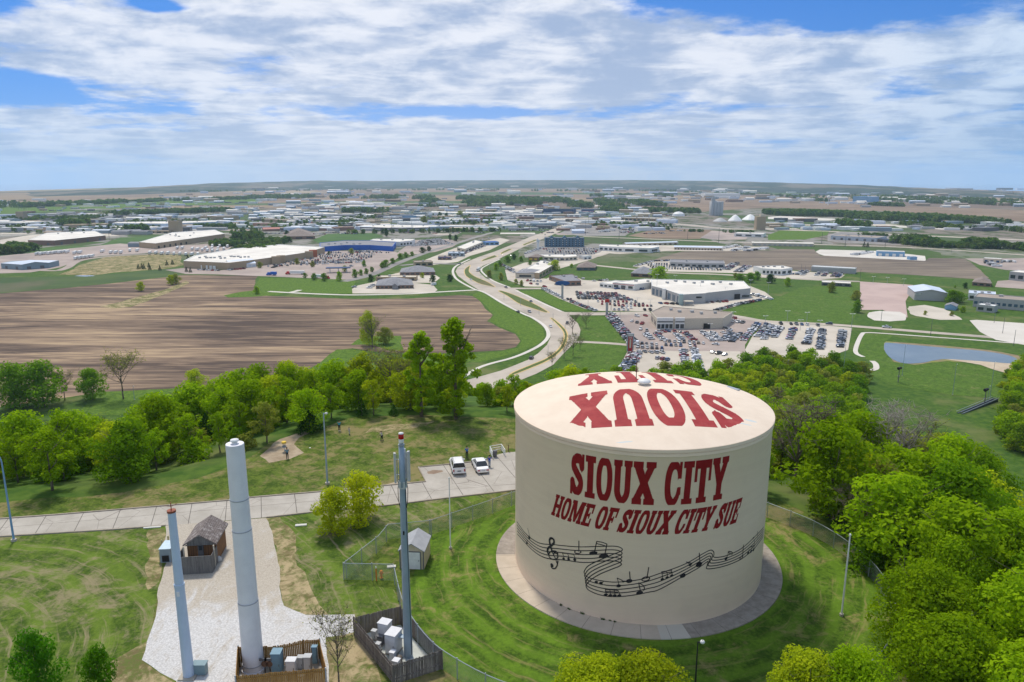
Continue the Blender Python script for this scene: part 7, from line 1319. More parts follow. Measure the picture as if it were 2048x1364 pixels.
# the smallest roofs beyond counting, one mass
b = B(); DM = [WHITE, GREYW, TANW, MATS['metal_grey_blue'], DGREY, ROOFM, BRICK]
for k in range(1100):
    q_ = RNG.random(); px, py = (RNG.uniform(-20, 1340), 400 + 62 * RNG.random() ** .8) if q_ < .62 else ((RNG.uniform(300, 1340), RNG.uniform(376, 402)) if q_ < .72 else ((RNG.uniform(1180, 2060), RNG.uniform(379, 408)) if q_ < .93 else (RNG.uniform(1536, 2040), RNG.uniform(440, 462))))
    x, y = V(px, py); s_ = RNG.uniform(7, 22) * (1 if y < 2200 else y / 2600); b.box((x, y, VZ + s_ * .14), (s_ * RNG.uniform(1, 2.6), s_, s_ * .28 + 2), RNG.uniform(-.4, .5), RNG.choices(range(7), [5, 3, 2, 2, 2, 3, 1])[0])
tag(b.ob('distant_buildings', DM), 'hundreds of tiny far roofs scattered across the plain', 'buildings', kind='stuff')
# small lots between the far roofs
for k in range(90):
    px, py = (RNG.uniform(0, 1340), RNG.uniform(408, 470)) if k < 72 else (RNG.uniform(1540, 2040), RNG.uniform(443, 458)); x, y = V(px, py); w_, d_ = RNG.uniform(30, 90) * y / 1800, RNG.uniform(25, 60) * y / 1500; an_ = RNG.uniform(-.3, .5); LZ['n'] += 1
    sheet('paved_lot', [(x + a * w_ * math.cos(an_) - b_ * d_ * math.sin(an_), y + a * w_ * math.sin(an_) + b_ * d_ * math.cos(an_)) for a, b_ in ((-.5, -.5), (.5, -.5), (.5, .5), (-.5, .5))], VZ + .03 + .0005 * LZ['n'], RNG.choice([CONCV, PALEV, PINKV, GREYV]), 'small paved lot between the far roofs')
# valley lamp posts and utility poles
def post(px, py, pyt, label, group, arms=0, r=.13, col=STEEL, nm='lamp_post', cat='lamp post'):
    x, y = V(px, py); rr_ = ray(px, pyt); h = HC + rr_[2] / rr_[1] * y - VZ; t = empty(nm, (x, y, VZ + .1), 0, label, cat, group); b = B(); b.tube((0, 0, 0), (0, 0, h), r, r * .7, 6); b.ob('pole', col, t)
    if arms: b = B(); b.box((0, 0, h), (2.6, .25, .2)); b.box((-1.3, 0, h + .05), (.9, .6, .25)); b.box((1.3, 0, h + .05), (.9, .6, .25)); b.ob('lamp_heads', WHITE, t)
for px, py, pyt in ((979, 545, 528), (962, 562, 545), (1008, 600, 584), (1041, 612, 597), (1078, 629, 612), (1106, 645, 627), (1130, 668, 650), (1096, 712, 690), (1018, 525, 512)): post(px, py, pyt, 'slim grey lamp post along the boulevard', 'lamp posts along the boulevard')
for px, py, pyt in ((1466, 642, 624), (1530, 650, 632), (1344, 650, 632), (1295, 702, 690), (1420, 660, 648), (1600, 662, 640), (1639, 655, 641), (1574, 645, 622), (1613, 648, 625), (1300, 616, 600), (1400, 590, 566), (1450, 596, 574), (1500, 588, 560), (1350, 568, 551), (1313, 590, 549), (1536, 590, 565), (1702, 664, 628), (1746, 566, 553), (1774, 568, 555), (1807, 572, 558), (1240, 636, 620), (1275, 610, 596), (1176, 610, 590)): post(px, py, pyt, 'twin headed white lamp post in the car lots', 'twin headed lamp posts in the car lots', 1)
for px, py, pyt, lb in ((1861, 671, 639, 'lamp post on the grass above the pond'), (2005, 667, 635, 'dark lamp post in the white car park'), (1988, 646, 626, 'lamp post at the back of the white car park'), (2027, 692, 660, 'lamp post beside the street at the right edge'), (1762, 642, 619, 'dark post in the riding ring')): post(px, py, pyt, lb, None, 0, .16, DGREY)
for px, py, pyt in ((1177, 451, 424), (1171, 470, 439), (1238, 478, 450), (1246, 452, 430), (1375, 480, 459), (1437, 486, 456), (256, 460, 440), (58, 452, 444), (752, 455, 425), (784, 470, 430), (1058, 465, 440), (1136, 450, 428), (1643, 488, 465), (1690, 494, 470), (1770, 494, 472), (1903, 505, 482), (1720, 560, 538), (1222, 620, 600), (219, 480, 462), (823, 460, 442), (1602, 548, 528), (1610, 549, 530)): post(px, py, pyt, 'thin dark utility pole standing over the far roofs', 'utility poles across the valley', 0, .32 if py < 500 else .18, DGREY, 'utility_pole', 'utility pole')
# bridge of the highway over the boulevard
x0, y0 = V(1108, 442.2); x1, y1 = V(1182, 443.6); t = empty('overpass', (x0, y0, VZ), 0, 'highway bridge over the far end of the boulevard', 'bridge'); d = Vector((x1 - x0, y1 - y0)); L = d.length; an_ = math.atan2(d.y, d.x)
b = B(); b.box((d.x / 2, d.y / 2, 6.2), (L, 30, 1.3), an_); b.ob('deck', CONCV, t)
for k in range(5): p = d * ((k + .5) / 5); b = B(); b.box((p.x, p.y, 2.8), (1.6, 26, 5.6), an_); b.ob('pier', CONCV, t)

# ------------------------------------------------------------------ trees
def leafmat(name, trans=.48):
    m = bpy.data.materials.new(name); m.use_nodes = True; g = N(m.node_tree); g.n.remove(g.n['Principled BSDF']); out = g.n['Material Output']
    oi = g.new('ShaderNodeObjectInfo'); P = g.new('ShaderNodeNewGeometry').outputs['Position']; rp = g.new('ShaderNodeNewGeometry').outputs['Random Per Island']
    n = g.noise(P, .45, 4, .6); col = g.mix(g.m('MULTIPLY', g.ss(n, .35, .7), .55), oi.outputs['Color'], g.mix(1, oi.outputs['Color'], (1.7, 1.45, .9), 'MULTIPLY')); col = g.mix(g.m('MULTIPLY', rp, .5), col, g.mix(1, col, (.55, .62, .55), 'MULTIPLY'))
    d = g.new('ShaderNodeBsdfDiffuse'); g.put(d.inputs[0], col); t = g.new('ShaderNodeBsdfTranslucent'); g.put(t.inputs[0], g.mix(1, col, (1.25, 1.3, .6), 'MULTIPLY')); x = g.new('ShaderNodeMixShader'); x.inputs[0].default_value = trans
    g.l.new(d.outputs[0], x.inputs[1]); g.l.new(t.outputs[0], x.inputs[2]); g.l.new(x.outputs[0], out.inputs[0]); MATS[name] = m; return m
LEAF = leafmat('leaves'); NEEDLE = leafmat('needles', .1); BARK = mat('bark', (.10, .08, .06), (.16, .13, .10), 3, .95); BARKP = mat('pale_bark', (.40, .36, .31), (.30, .26, .22), 2, .95)
def leaves(cs, rs, per, size, rng, squash=.85, shell=.55, drop=0):
    """leaf quads spread through clumps of centres cs, radii rs"""
    C_, Nn = [], []
    for c, r, k in zip(cs, rs, per):
        v = rng.normal(size=(k, 3)); v /= np.linalg.norm(v, axis=1)[:, None]; rad = r * (shell + (1 - shell) * rng.random(k) ** .7)
        p = np.asarray(c) + v * rad[:, None] * np.array([1, 1, squash]); C_.append(p); Nn.append(v + rng.normal(size=(k, 3)) * .55 + np.array([0, 0, .35]))
    P = np.vstack(C_); Nv = np.vstack(Nn); Nv /= np.linalg.norm(Nv, axis=1)[:, None]; k = len(P)
    a = np.cross(Nv, rng.normal(size=(k, 3))); a /= np.linalg.norm(a, axis=1)[:, None]; b_ = np.cross(Nv, a); s = size * (.4 + 1.2 * rng.random(k) ** 1.5)[:, None]
    q = np.stack([P - a * s * .5, P - b_ * s * .32, P + a * s * .5, P + b_ * s * .32], 1); return q.reshape(-1, 3), np.arange(k * 4).reshape(-1, 4)
def limbs(b, rng, h, r, spread, n=7, start=.3, kids=3, up=.6, tips=None, top=1.0):
    b.tube((0, 0, -.6), (rng.normal() * .1, rng.normal() * .1, h * start), r, r * .75, 8); p0 = Vector((0, 0, h * start)); b.tube(p0, (0, 0, h * top * .8), r * .75, r * .2, 7)
    for i in range(n):
        a = 2 * PI * i / n + rng.random() * .8; z0 = h * (start + (.75 - start) * rng.random()); e = Vector((math.cos(a) * spread * (.6 + .4 * rng.random()), math.sin(a) * spread * (.6 + .4 * rng.random()), min(z0 + h * up * (.35 + .5 * rng.random()), h * top))); s = Vector((0, 0, z0)); mid = s.lerp(e, .5) + Vector((0, 0, -h * .03)); b.tube(s, mid, r * .42, r * .26, 6); b.tube(mid, e, r * .26, r * .07, 5)
        if tips is not None: tips.append(e)
        for k in range(kids):
            f = .35 + .6 * rng.random(); q = s.lerp(e, f); w = q + Vector((rng.normal(), rng.normal(), .6 + rng.random())) * spread * .22; b.tube(q, w, r * .14, r * .04, 4)
            if tips is not None: tips.append(w)
def broad(seed, h, rad, nleaf, size, clumps=34, bot=.28, airy=False, gap=0):
    rng = np.random.default_rng(seed); cs, rs = [], []; b = B(); limbs(b, rng, h, .045 * h * .42, rad * .75, 7, .22, 3, .35 if h > 14 else .5, None, .9)
    for i in range(clumps):
        t = (i + .5) / clumps; z = t ** .8; a = i * 2.4 + rng.random(); prof = math.sin(PI * min(max(z * .86 + .12, 0), 1)) ** .6; q = rad * prof * (.45 + .45 * rng.random() if i % 3 else .25); cz = h * (bot + (1 - bot) * z) * (.93 + .07 * rng.random())
        cs.append((q * math.cos(a), q * math.sin(a), cz - rad * .1)); rs.append(rad * (.20 + .20 * rng.random()) * (.8 if airy else 1.1))
    per = [max(4, int(nleaf * r * r / sum(x * x for x in rs))) for r in rs]; v, f = leaves(cs, rs, per, size, rng, .8, .35 if airy else .6)
    cm = me_np('crown', v, f, LEAF); tm = me_np('trunk', b.v, b.f, BARK, True); return cm, tm, h
def baretree(seed, h, rad, nleaf=0, size=.3, bark=BARK):
    rng = np.random.default_rng(seed); b = B(); tips = []; limbs(b, rng, h, .02 * h, rad, 13, .2, 7, .75, tips); ex = B()
    for e in list(tips):
        for k in range(5): q = e + Vector((rng.normal(), rng.normal(), rng.normal() * .5 + .6)) * rad * .17; b.tube(e, q, .035, .012, 3, cap=False); tips.append(q)
    tm = me_np('trunk', b.v, b.f, bark, True)
    if not nleaf: return None, tm, h
    k = max(1, nleaf // len(tips)); v, f = leaves([tuple(t) for t in tips], [rad * .12] * len(tips), [k] * len(tips), size, rng, 1, .1); return me_np('crown', v, f, LEAF), tm, h
def conifer(seed, h, rad, n=2600, size=.3):
    rng = np.random.default_rng(seed); b = B(); b.tube((0, 0, -.4), (0, 0, h * .95), .02 * h, .02, 7); cs, rs = [], []
    for i in range(70): z = (i + .5) / 70; a = i * 2.4; q = rad * (1 - z) ** .9 * (.65 + .3 * rng.random()); cs.append((q * math.cos(a), q * math.sin(a), h * (.06 + .92 * z))); rs.append(rad * .30 * (1 - z * .8))
    v, f = leaves(cs, rs, [max(6, int(n * r / sum(rs))) for r in rs], size, rng, .5, .3); return me_np('crown', v, f, NEEDLE), me_np('trunk', b.v, b.f, BARK, True), h
NEAR = [broad(21, 10, 5.2, 26000, .30, 70, .15), broad(22, 10, 5.0, 24000, .30, 60, .15)]
BRO = [broad(i, 11, 4.8 + .3 * (i % 3), 6500, .46, 36, .12) for i in range(1, 6)]; AIR = [broad(i, 12, 4.4, 3600, .42, 30, .25, True) for i in (11, 12, 13)]
LOWT = [broad(i, 11, 5.0, 2600, .72, 30, .08) for i in (31, 32, 33)]; TALL = [broad(41, 16, 3.1, 6500, .42, 46, .10, True), broad(42, 17, 3.8, 8000, .42, 50, .08, True)]
BARE = [baretree(51, 12, 5, 900, .35), baretree(52, 11, 4.5, 0), baretree(53, 12, 5.5, 2200, .32)]; DEAD = [baretree(54, 12, 3.6, 0, bark=BARKP)]; CON = [conifer(61, 9, 2.6), conifer(62, 6, 2.4)]
VIV, YEG, MID, DRK, OLV, SPR = (.225, .365, .010), (.34, .42, .016), (.135, .265, .010), (.028, .085, .012), (.26, .30, .06), (.022, .060, .020)
def tree(proto, x, y, z, h, col, label, group=None, wide=1.0, name='tree', cat='tree', rz=None):
    cm, tm, h0 = proto; t = empty(name, (x, y, z), RNG.uniform(0, 6.28) if rz is None else rz, label, cat, group); s = h / h0; t.scale = (s * wide, s * wide, s)
    if cm: o = bpy.data.objects.new('crown', cm); v = RNG.uniform(.82, 1.2); o.color = (col[0] * v, col[1] * v, col[2] * v, 1); link(o, t)
    link(bpy.data.objects.new('trunk', tm), t); return t
def treepx(proto, px, py, pyt, col, label, lvl='t', **k):
    if lvl == 0: x, y = G(px, py); z = 0
    elif lvl == 'v': x, y = V(px, py); z = VZ
    else: x, y, z = T(px, py)
    r = ray(px, pyt); h = HC + r[2] / r[1] * y - z; return tree(proto, x, y, z, h, col, label, **k)
# named trees
treepx(BRO[0], 665, 1066, 978, (.42, .50, .018), 'nearer yellow green street tree beside the gravel drive', 0, wide=1.0); treepx(BRO[3], 722, 1044, 944, (.46, .52, .02), 'farther yellow green street tree beside the road', 0, wide=.95)
treepx(BARE[0], 678, 1372, 1232, (.22, .24, .06), 'thin half bare sapling between the two plank enclosures', 0, wide=.62); treepx(BRO[1], 80, 1392, 1262, (.07, .22, .01), 'vivid green tree at the lower left corner', 0, wide=.75); treepx(BRO[2], 203, 1400, 1295, (.08, .22, .01), 'smaller vivid green tree right of the corner tree', 0, wide=.7)
treepx(TALL[0], 843, 833, 655, VIV, 'tall slim poplar, left of the two rising above the woods', 0, wide=1.1); treepx(TALL[1], 912, 838, 632, VIV, 'tallest poplar, right of the two rising above the woods', 0, wide=1.1)
treepx(BRO[4], 391, 776, 738, YEG, 'round yellow green tree alone at the edge of the field', 'v', wide=1.15); treepx(BARE[2], 247, 798, 718, OLV, 'wide nearly bare tree at the edge of the ploughed field', 'v', wide=1.0); treepx(BRO[2], 185, 800, 738, MID, 'flat topped green tree left of the bare one', 'v', wide=1.1); treepx(BRO[0], 88, 812, 722, MID, 'big dark green tree at the left edge of the field', 'v', wide=1.2); treepx(BRO[1], 30, 815, 725, MID, 'dark green tree at the far left edge', 'v', wide=1.1); treepx(BARE[0], 130, 800, 745, OLV, 'grey green thin tree between two green ones', 'v')
treepx(BARE[0], 745, 695, 640, OLV, 'half bare tree on the weedy patch in the ploughed field', 'v', wide=1.0); treepx(BRO[3], 738, 690, 620, YEG, 'green topped tree behind the half bare one in the field', 'v', wide=.55); treepx(BRO[2], 770, 688, 655, OLV, 'low olive bush tree beside the half bare tree', 'v', wide=1.2)
treepx(BRO[1], 282, 582, 563, YEG, 'small yellow green tree on the grassy strip', 'v'); treepx(BRO[2], 342, 570, 550, YEG, 'left tree of the pair on the grassy strip', 'v'); treepx(BRO[4], 352, 568, 547, OLV, 'right tree of the pair on the grassy strip', 'v'); treepx(BRO[3], 514, 588, 572, VIV, 'small green tree at the field corner', 'v')
treepx(CON[1], 620, 862, 820, DRK, 'dense dark evergreen bush at the edge of the lawn', 0, wide=1.7); treepx(CON[0], 724, 832, 795, DRK, 'dark evergreen at the foot of the woods left of the poplars', 0, wide=1.1); treepx(CON[1], 788, 830, 808, DRK, 'small dark evergreen behind the lawn', 0, wide=1.2)
treepx(BARE[1], 1145, 668, 629 + 2, OLV, 'bare tree standing on the green wedge', 'v') ; treepx(BARE[1], 1172, 655, 628, OLV, 'bare grey tree by the side street on the wedge', 'v', wide=1.2)
for px, py, pt, lb in ((1128, 718, 680, 'first bare sapling by the curved median'), (1146, 712, 672, 'thicker bare sapling beside the access lane'), (1160, 700, 676, 'bare sapling at the mouth of the access lane'), (1104, 738, 705, 'bare sapling near the foot of the boulevard')): treepx(BARE[0], px, py, pt, OLV, lb, 'v', wide=.8)
treepx(CON[0], 1803, 1138, 1048, DRK, 'dark pointed spruce behind the chain link fence', wide=1.25); treepx(DEAD[0], 1760, 985, 820, OLV, 'left dead white limbed tree in the right woods'); treepx(DEAD[0], 1795, 990, 825, OLV, 'right dead white limbed tree in the right woods', rz=2.0); treepx(BARE[1], 1712, 1080, 985, OLV, 'grey leafless tree behind the fence at the right', wide=1.3)
for i, (x, y, h, w_, cl, lb) in enumerate([(34.5, 55.0, 8.6, 1.0, VIV, 'bright green tree whose crown touches the fence at the right'), (41, 50.5, 10.5, 1.1, VIV, 'leafiest bright tree in the lower right corner'), (32.0, 47.5, 8.6, 1.0, VIV, 'bright crown at the bottom, left of the corner crowns'), (48, 57.5, 10.5, 1.05, MID, 'green crown behind the corner trees'), (40, 61.5, 8.0, .85, VIV, 'small bright crown right of the thin white post'), (53, 50, 10.5, 1.1, MID, 'darker crown at the right edge below the ravine'),
        (49, 66, 9.5, 1.0, VIV, 'rounded crown on the slope below the spruce'), (58, 62, 9.5, 1.0, VIV, 'bright crown at the right edge of the slope'), (24.3, 46.2, 7.0, .9, VIV, 'round yellow green crown at the bottom edge below the tank'), (9.8, 47.0, 5.7, 1.2, YEG, 'broad yellow green crown at the bottom edge, left of the black lamp'), (6.3, 47.2, 5.4, 1.25, YEG, 'low yellow green crown at the bottom edge'), (45, 44, 11, 1.1, VIV, 'crown in the very corner at the lower right'), (36.5, 42.5, 10, 1.05, VIV, 'crown cut by the bottom edge beside the corner'), (21.2, 46.8, 6.3, .95, YEG, 'yellow green crown at the bottom edge between bright ones')]):
    tree(NEAR[i % 2], x, y, min(hz_(x, y), 0), h, cl, lb, wide=w_)
# valley trees
VT = [(1109, 560 - 20, 519, YEG, 1.3), (1143, 535, 527, VIV, 1.2), (1318, 562, 533, VIV, 1.6), (1042, 523, 512, MID, 1), (1060, 530, 520, MID, 1), (1082, 523, 514, MID, 1), (1015, 525, 511, MID, 1.2), (1028, 519, 507, DRK, 1), (992, 540, 526, VIV, 1), (1000, 533, 521, MID, 1), (1002, 560, 545, OLV, 1), (978, 556, 540, OLV, 1), (1032, 568, 557, OLV, 1), (1043, 572, 560, OLV, 1), (1500, 565, 545, MID, 1.3), (1480, 570, 547, MID, 1.3), (1514, 560, 542, MID, 1), (1540, 566, 548, DRK, 1.3), (1470, 556, 545, OLV, 1), (1663, 585, 563, OLV, 1), (1575, 572, 555, VIV, 1), (1712, 600, 580, OLV, 1.2), (1714, 625, 600, MID, 1), (1905, 606, 580, MID, 1.5), (1918, 604, 583, MID, 1.4), (1925, 625, 612, VIV, 1.1), (1930, 577, 565, DRK, 1), (1910, 576, 570, VIV, 1), (1954, 595, 583, OLV, 1), (1850, 630, 621, OLV, 1), (1903, 632, 622, OLV, 1), (900, 563, 548, DRK, 1.1), (866, 566, 550, DRK, 1), (742, 563, 548, DRK, 1), (758, 560, 549, DRK, 1), (845, 556, 545, YEG, 1), (610, 556, 545, MID, 1), (628, 560, 546, MID, 1), (648, 562, 546, MID, 1), (679, 562, 542, VIV, .8), (710, 555, 538, MID, 1), (722, 551, 539, MID, 1), (733, 548, 536, MID, 1), (744, 544, 533, MID, 1), (728, 533, 521, MID, 1), (771, 534, 519, MID, 1.3), (765, 536, 524, MID, 1.2), (785, 527, 516, MID, 1.2), (800, 518, 506, MID, 1.2), (812, 515, 504, MID, 1.2), (824, 512, 503, MID, 1.2), (845, 506, 494, DRK, 1.3), (858, 502, 492, DRK, 1.2), (703, 508, 496, OLV, 1.1), (658, 510, 502, DRK, 1), (773, 473, 456, DRK, .6), (900, 480, 468, DRK, .8), (912, 482, 469, DRK, .8), (574, 475, 460, DRK, .9), (593, 456, 446, DRK, 1), (610, 456, 447, DRK, 1), (722, 439, 426, DRK, .8), (880, 435, 424, DRK, 1), (893, 437, 425, DRK, 1), (920, 433, 421, OLV, 1.6), (848, 447, 432, OLV, 1.3), (980, 452, 443, MID, 1), (625, 540 - 6, 522, OLV, 1), (690, 543, 531, OLV, 1), (520, 536, 523, OLV, 1), (594, 529, 516, OLV, 1)]
for i, (px, py, pt, cl, wd_) in enumerate(VT):
    r_ = 'by the office park' if px < 940 and py > 500 else ('near the boulevard' if px < 1200 else ('round the car lots' if px < 1600 else 'in the gardens and streets at the right')); r_ = r_ if py > 485 else 'among the far roofs'; kn = {VIV: 'bright green', YEG: 'yellow green', MID: 'mid green', DRK: 'dark green', OLV: 'olive'}[cl]
    treepx(LOWT[i % 3], px, py, pt, cl, f'small {kn} tree {r_}', 'v', group=f'small {kn} trees {r_}', wide=wd_)
for k, (px, py) in enumerate([(277, 538), (284, 537), (288, 538), (298, 535), (320, 541), (334, 531), (345, 529), (373, 544), (381, 545), (376, 520), (1124, 560), (300, 540), (1728, 494), (1735, 495)]): treepx(CON[1], px, py, py - 11, SPR, 'small dark spruce near the superstore' if px < 400 else 'small dark conifer in the valley', 'v', group='small spruces near the superstore' if px < 400 else 'small conifers in the valley', wide=.8)
# the woods on the slope
def ytop(px): return float(np.interp(px, [-300, 0, 195, 520, 640, 760, 940, 1040, 1120, 1240, 1480, 1540, 1640, 1740, 1800, 1860, 1900, 1945, 1975, 2048, 2300], [815, 815, 826, 806, 792, 788, 808, 806, 788, 770, 752, 733, 730, 762, 772, 766, 776, 835, 880, 700, 680]))
GUL = [(1940, 850), (1990, 835), (2005, 880), (2060, 915), (2200, 930), (2200, 1260), (2040, 1240), (1985, 1150), (1955, 1060), (1955, 980), (1975, 920), (1945, 885)]; CLR = [(1925, 785), (2010, 785), (1995, 845), (1940, 855), (1915, 825)]
pts = []; cell = {}
rng = np.random.default_rng(5); cand = np.stack([rng.uniform(-260, 360, 30000), rng.uniform(20, 430, 30000)], -1); dd = edist(cand[:, 0], cand[:, 1]); hh = height(cand[:, 0], cand[:, 1])
for (x, y), d, z in zip(cand, dd, hh):
    if d < .8 or y < 20 or abs(x) > .80 * y + 22: continue
    px, py = pix(x, y, z)
    if py < ytop(px) or inpoly(GUL, px, py) or inpoly(CLR, px, py): continue
    if x > 20 and y < 60 and x < 60: continue
    if d < 1.0 and px > 1540: continue
    if py < 740 and px > 1700 or (px > 1950 and py < 860 and px < 2012): continue
    if z < VZ + .6 and not (1180 < px < 1720 or px > 1990): continue
    sp = 4.9 if d < 30 else 6.4; ok = True; cx_, cy_ = int(x // 9), int(y // 9)
    for i in range(-1, 2):
        for j in range(-1, 2):
            for (a, c_) in cell.get((cx_ + i, cy_ + j), ()):
                if (a - x) ** 2 + (c_ - y) ** 2 < sp * sp: ok = False
    if ok: cell.setdefault((cx_, cy_), []).append((x, y)); pts.append((math.hypot(x, y), x, y, z, px, py, d))
pts.sort(); print('woods', len(pts))
CAP = 215; rest = []
for i, (dist, x, y, z, px, py, d) in enumerate(pts):
    right = px > 1540; side = 'behind the tank' if 1030 < px <= 1540 else ('on the right slope' if right else ('left of the poplars' if px > 520 else 'in the left woods'))
    u_ = RNG.random(); pn = math.sin(x * .045 + 2) + math.cos(y * .05 + x * .02)
    if u_ < .09: pr, cl, kn, h = RNG.choice(BARE), OLV, 'thin half bare', RNG.uniform(8, 12)
    elif u_ < .14: pr, cl, kn, h = RNG.choice(CON), DRK, 'dark evergreen', RNG.uniform(5, 8)
    elif (pn > .9 and u_ > .5 and not right) or u_ > .84: pr, cl, kn, h = RNG.choice(BRO + AIR), YEG, 'yellow green', RNG.uniform(8, 12)
    elif u_ > .72: pr, cl, kn, h = RNG.choice(BRO), MID, 'deep green', RNG.uniform(9, 13)
    elif u_ > .64: pr, cl, kn, h = RNG.choice(AIR), OLV, 'olive', RNG.uniform(8, 11)
    else: pr, cl, kn, h = RNG.choice(BRO + AIR[:1]), VIV, 'bright green', RNG.uniform(8.5, 12.5)
    if d < 16 and not right and pr in BRO and RNG.random() < .5: pr = RNG.choice(AIR)
    if right: h *= .95
    if 1030 < px <= 1540 and z > VZ + 12: h *= .72
    if d < 12 and not right: h *= .82
    if 925 < px <= 1110: h *= .62
    if px <= 925: h *= .87
    if i < CAP:
        near = 'at the edge of the lawn' if d < 12 and not right else ('just outside the fence' if d < 14 else ('part way down' if d < 70 else 'low on the hill'))
        tree(pr, x, y, z, h, cl, f'{kn} tree {side}, {near}', group=f'{kn} trees {side}, {near}', wide=RNG.uniform(.9, 1.2))
    else: rest.append((x, y, z, h, cl, kn))
print('kept', CAP, 'rest', len(rest))
LEAFM = leafmat('woods_leaves'); g = N(LEAFM.node_tree); oi = [n for n in g.n if n.bl_idname == 'ShaderNodeObjectInfo'][0]; at_ = g.new('ShaderNodeAttribute', attribute_name='tint')
for l in list(LEAFM.node_tree.links):
    if l.from_node == oi: s_ = l.to_socket; LEAFM.node_tree.links.remove(l); g.l.new(at_.outputs['Color'], s_)
def mass(name, items, protos, label, mtl=LEAFM, cat='trees'):
    vv, cc = [], []
    for (x, y, z, h, cl, *r) in items:
        cm, tm, h0 = protos[int(RNG.random() * len(protos))]; n = len(cm.vertices); a = np.empty(n * 3, np.float32); cm.vertices.foreach_get('co', a); a = a.reshape(-1, 3); s = h / h0; w = s * RNG.uniform(.95, 1.25); t = RNG.uniform(0, 6.28); ca, sa = math.cos(t), math.sin(t)
        vv.append(np.stack([(a[:, 0] * ca - a[:, 1] * sa) * w + x, (a[:, 0] * sa + a[:, 1] * ca) * w + y, a[:, 2] * s + z], -1)); v = RNG.uniform(.8, 1.2); cc.append(np.tile(np.array([[*(k * v for k in cl), 1]], np.float32), (n // 4, 1)))
    V_ = np.vstack(vv); m = me_np(name, V_, np.arange(len(V_)).reshape(-1, 4), mtl); at = m.attributes.new('tint', 'FLOAT_COLOR', 'FACE'); at.data.foreach_set('color', np.vstack(cc).ravel()); tag(link(bpy.data.objects.new(name, m)), label, cat, kind='stuff')
mass('woods', rest, LOWT, 'mass of spring green trees filling the farther slope')
ug = [(x + RNG.uniform(-4, 4), y + RNG.uniform(-4, 4), z - 1.2, RNG.uniform(3.2, 5.8), RNG.choice([MID, OLV, VIV, MID, YEG])) for (_, x, y, z, px, py, d) in pts if d > 6 or px > 1540 for _ in range(1)]
mass('undergrowth', ug, LOWT, 'low bushes and scrub under the trees of the slope', cat='bushes')
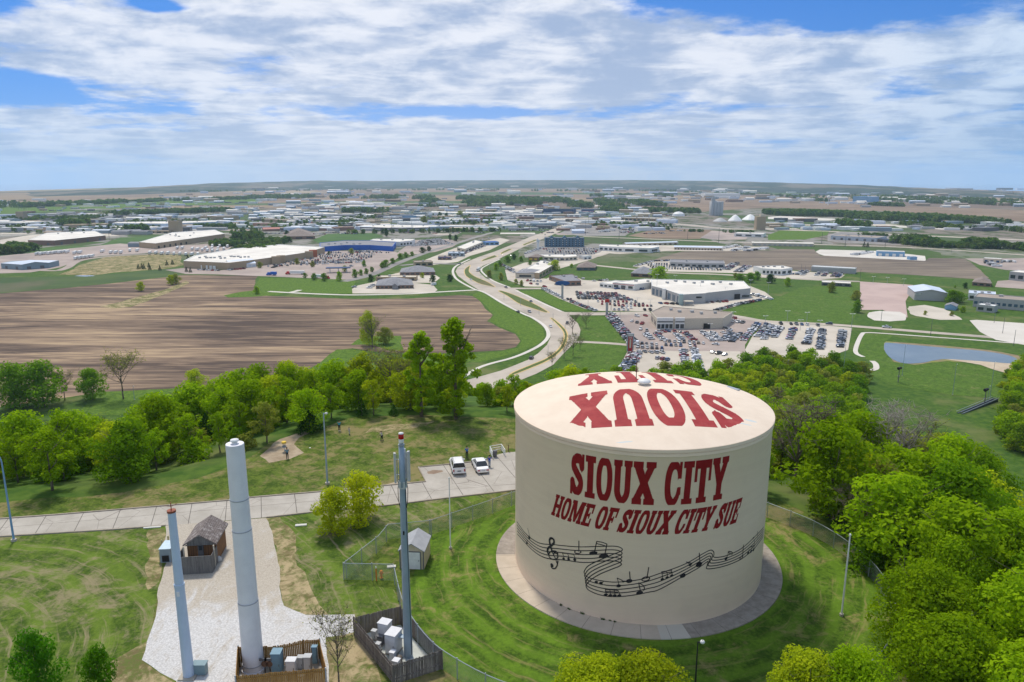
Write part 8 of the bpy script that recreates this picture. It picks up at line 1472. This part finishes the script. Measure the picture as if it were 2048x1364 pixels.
# far tree lines, one mass each
FARP = [broad(i, 11, 6.0, 170, 2.6, 12, .05) for i in (71, 72)]
def line(pts_, label, cols, depth=60, n=200, h=(9, 15)):
    P = [Vector(V(*p)) for p in pts_]; L = [(b_ - a).length for a, b_ in zip(P, P[1:])]; tot = sum(L); it = []
    for _ in range(n):
        s = RNG.random() * tot; k = 0
        if math.sin(s * .011 + tot) + math.sin(s * .027 + 1) < -.15 and n > 150: continue
        while k < len(L) - 1 and s > L[k]: s -= L[k]; k += 1
        p = P[k].lerp(P[k + 1], s / L[k]); it.append((p.x + RNG.gauss(0, 6), p.y + RNG.uniform(-depth / 2, depth / 2), VZ, RNG.uniform(*h) * .85, RNG.choice(cols)))
    mass('treeline', it, FARP, label)
FC = [(.075, .15, .035), (.11, .19, .05), (.055, .12, .04), (.13, .19, .06)]
for pts_, lb, dp, n, hh_ in (([(-60, 412), (120, 411), (190, 408)], 'far dark wood left of the airfield', 500, 500, (14, 22)), ([(200, 408), (400, 400), (620, 396)], 'long far belt of trees behind the airfield', 250, 500, (14, 22)), ([(225, 430), (380, 425), (520, 421)], 'belt of trees before the airfield', 120, 420, (12, 18)), ([(512, 395), (760, 396), (900, 397), (1024, 399)], 'far river trees in the middle', 420, 900, (14, 24)), ([(850, 405), (1024, 407), (1120, 410), (1240, 414)], 'river trees behind the interchange', 420, 900, (14, 24)), ([(1024, 401), (1180, 404), (1330, 410)], 'river trees left of the far brown field', 500, 700, (14, 24)), ([(1200, 421), (1320, 424), (1395, 425)], 'tree belt near the grain elevator', 160, 300, (12, 18)),
        ([(1540, 429), (1600, 430), (1655, 431), (1700, 432)], 'river trees right of the domes', 160, 420, (14, 20)), ([(1690, 436), (1780, 437), (1900, 442), (2060, 452)], 'long belt of river trees at the right', 260, 900, (14, 20)), ([(1690, 452), (1720, 455)], 'clump of green trees before the river belt', 80, 60, (14, 20)), ([(1810, 450), (1930, 457), (2060, 465)], 'scattered trees below the river belt', 160, 200, (9, 14)), ([(1810, 489), (1840, 490), (1850, 487)], 'big round clump of trees beyond the frontage road', 60, 60, (12, 18)), ([(1850, 492), (1950, 496), (2080, 502)], 'green scrub belt beyond the frontage road', 50, 260, (6, 11)), ([(1945, 494), (1985, 495)], 'dark clump of tall trees beyond the frontage road', 50, 50, (14, 18)), ([(2040, 500), (2100, 505)], 'trees at the right edge of the plain', 60, 60, (10, 14)),
        ([(690, 424), (770, 425)], 'dark grove across the highway', 80, 60, (12, 20)), ([(840, 414), (1000, 412)], 'trees left of the navy building', 60, 100, (10, 14)), ([(0, 505), (48, 505)], 'dark grove at the left edge', 60, 70, (12, 17)), ([(475, 505), (512, 503), (560, 500), (650, 497)], 'green belt behind the superstore', 60, 260, (8, 13)), ([(512, 490), (560, 488)], 'wood around the dark lodge', 90, 90, (9, 13)), ([(430, 490), (475, 492)], 'row of green trees behind the tan warehouse', 40, 60, (9, 12)), ([(480, 478), (512, 480)], 'rounded trees near the dark lodge', 70, 30, (13, 18)), ([(138, 452), (165, 453)], 'dark round grove near the white warehouse', 60, 30, (18, 24)), ([(262, 464), (295, 464)], 'grey green tree clump by the tan tower', 40, 16, (16, 20)),
        ([(0, 458), (250, 452), (520, 448)], 'street trees scattered between the left warehouses', 420, 380, (7, 11)), ([(520, 452), (760, 440), (1000, 436)], 'street trees scattered across the middle town', 520, 520, (7, 11)), ([(1000, 450), (1340, 452)], 'street trees scattered round the interchange', 260, 170, (6, 9)), ([(0, 440), (120, 440), (200, 436)], 'trees scattered among the left roofs', 120, 140, (9, 13)), ([(390, 455), (470, 456)], 'tree row right of the tan tower', 30, 60, (9, 12)), ([(700, 467), (790, 466), (1000, 462)], 'street trees along the dark store', 24, 70, (8, 10)), ([(1376, 463), (1400, 464)], 'dark bush row by the brown field', 20, 24, (5, 7)), ([(1450, 465), (1500, 466)], 'second dark bush row by the clearing', 20, 30, (5, 7)), ([(1720, 470), (1760, 472), (1840, 474)], 'reddish and dark shrubs beside the highway', 24, 60, (5, 7)), ([(1200, 450), (1300, 453)], 'trees behind the truck stop', 24, 30, (8, 11)), ([(1180, 393), (1300, 392), (1340, 394)], 'far dark trees before the white plant', 200, 220, (16, 24)), ([(1340, 386), (1536, 391), (1600, 397), (1640, 403)], 'distant trees round the white plant', 300, 300, (14, 22)), ([(1740, 411), (1800, 413)], 'dark trees beyond the far brown field', 60, 60, (14, 20)), ([(1800, 404), (1900, 406), (2060, 413)], 'far wooded band at the right', 500, 500, (14, 22)), ([(1640, 395), (1800, 397), (2060, 405)], 'hazy far woods at the right', 700, 500, (14, 22)), ([(300, 385), (700, 381), (1000, 380)], 'thin far hedgerows below the bluffs', 300, 200, (14, 22)), ([(1060, 382), (1400, 383)], 'thin far hedgerows in the middle', 400, 160, (14, 22))):
    line(pts_, lb, FC, dp, n, hh_)
# ------------------------------------------------------------------ air
hb = B(); hb.box((0, 7500, 115), (26000, 17000, 364)); HZ = bpy.data.materials.new('haze'); HZ.use_nodes = True; nt = HZ.node_tree; nt.nodes.clear(); pv_ = nt.nodes.new('ShaderNodeVolumePrincipled'); pv_.inputs['Density'].default_value = 5.5e-5; pv_.inputs['Color'].default_value = (.60, .80, 1, 1); pv_.inputs['Anisotropy'].default_value = .2
mo = nt.nodes.new('ShaderNodeOutputMaterial'); nt.links.new(pv_.outputs[0], mo.inputs['Volume']); tag(hb.ob('haze', HZ), 'thin blue air over the whole valley', kind='stuff')
S.cycles.volume_bounces = 1; S.cycles.max_bounces = 5; S.cycles.diffuse_bounces = 2; S.cycles.transparent_max_bounces = 12; S.cycles.transmission_bounces = 3; S.cycles.use_denoising = True
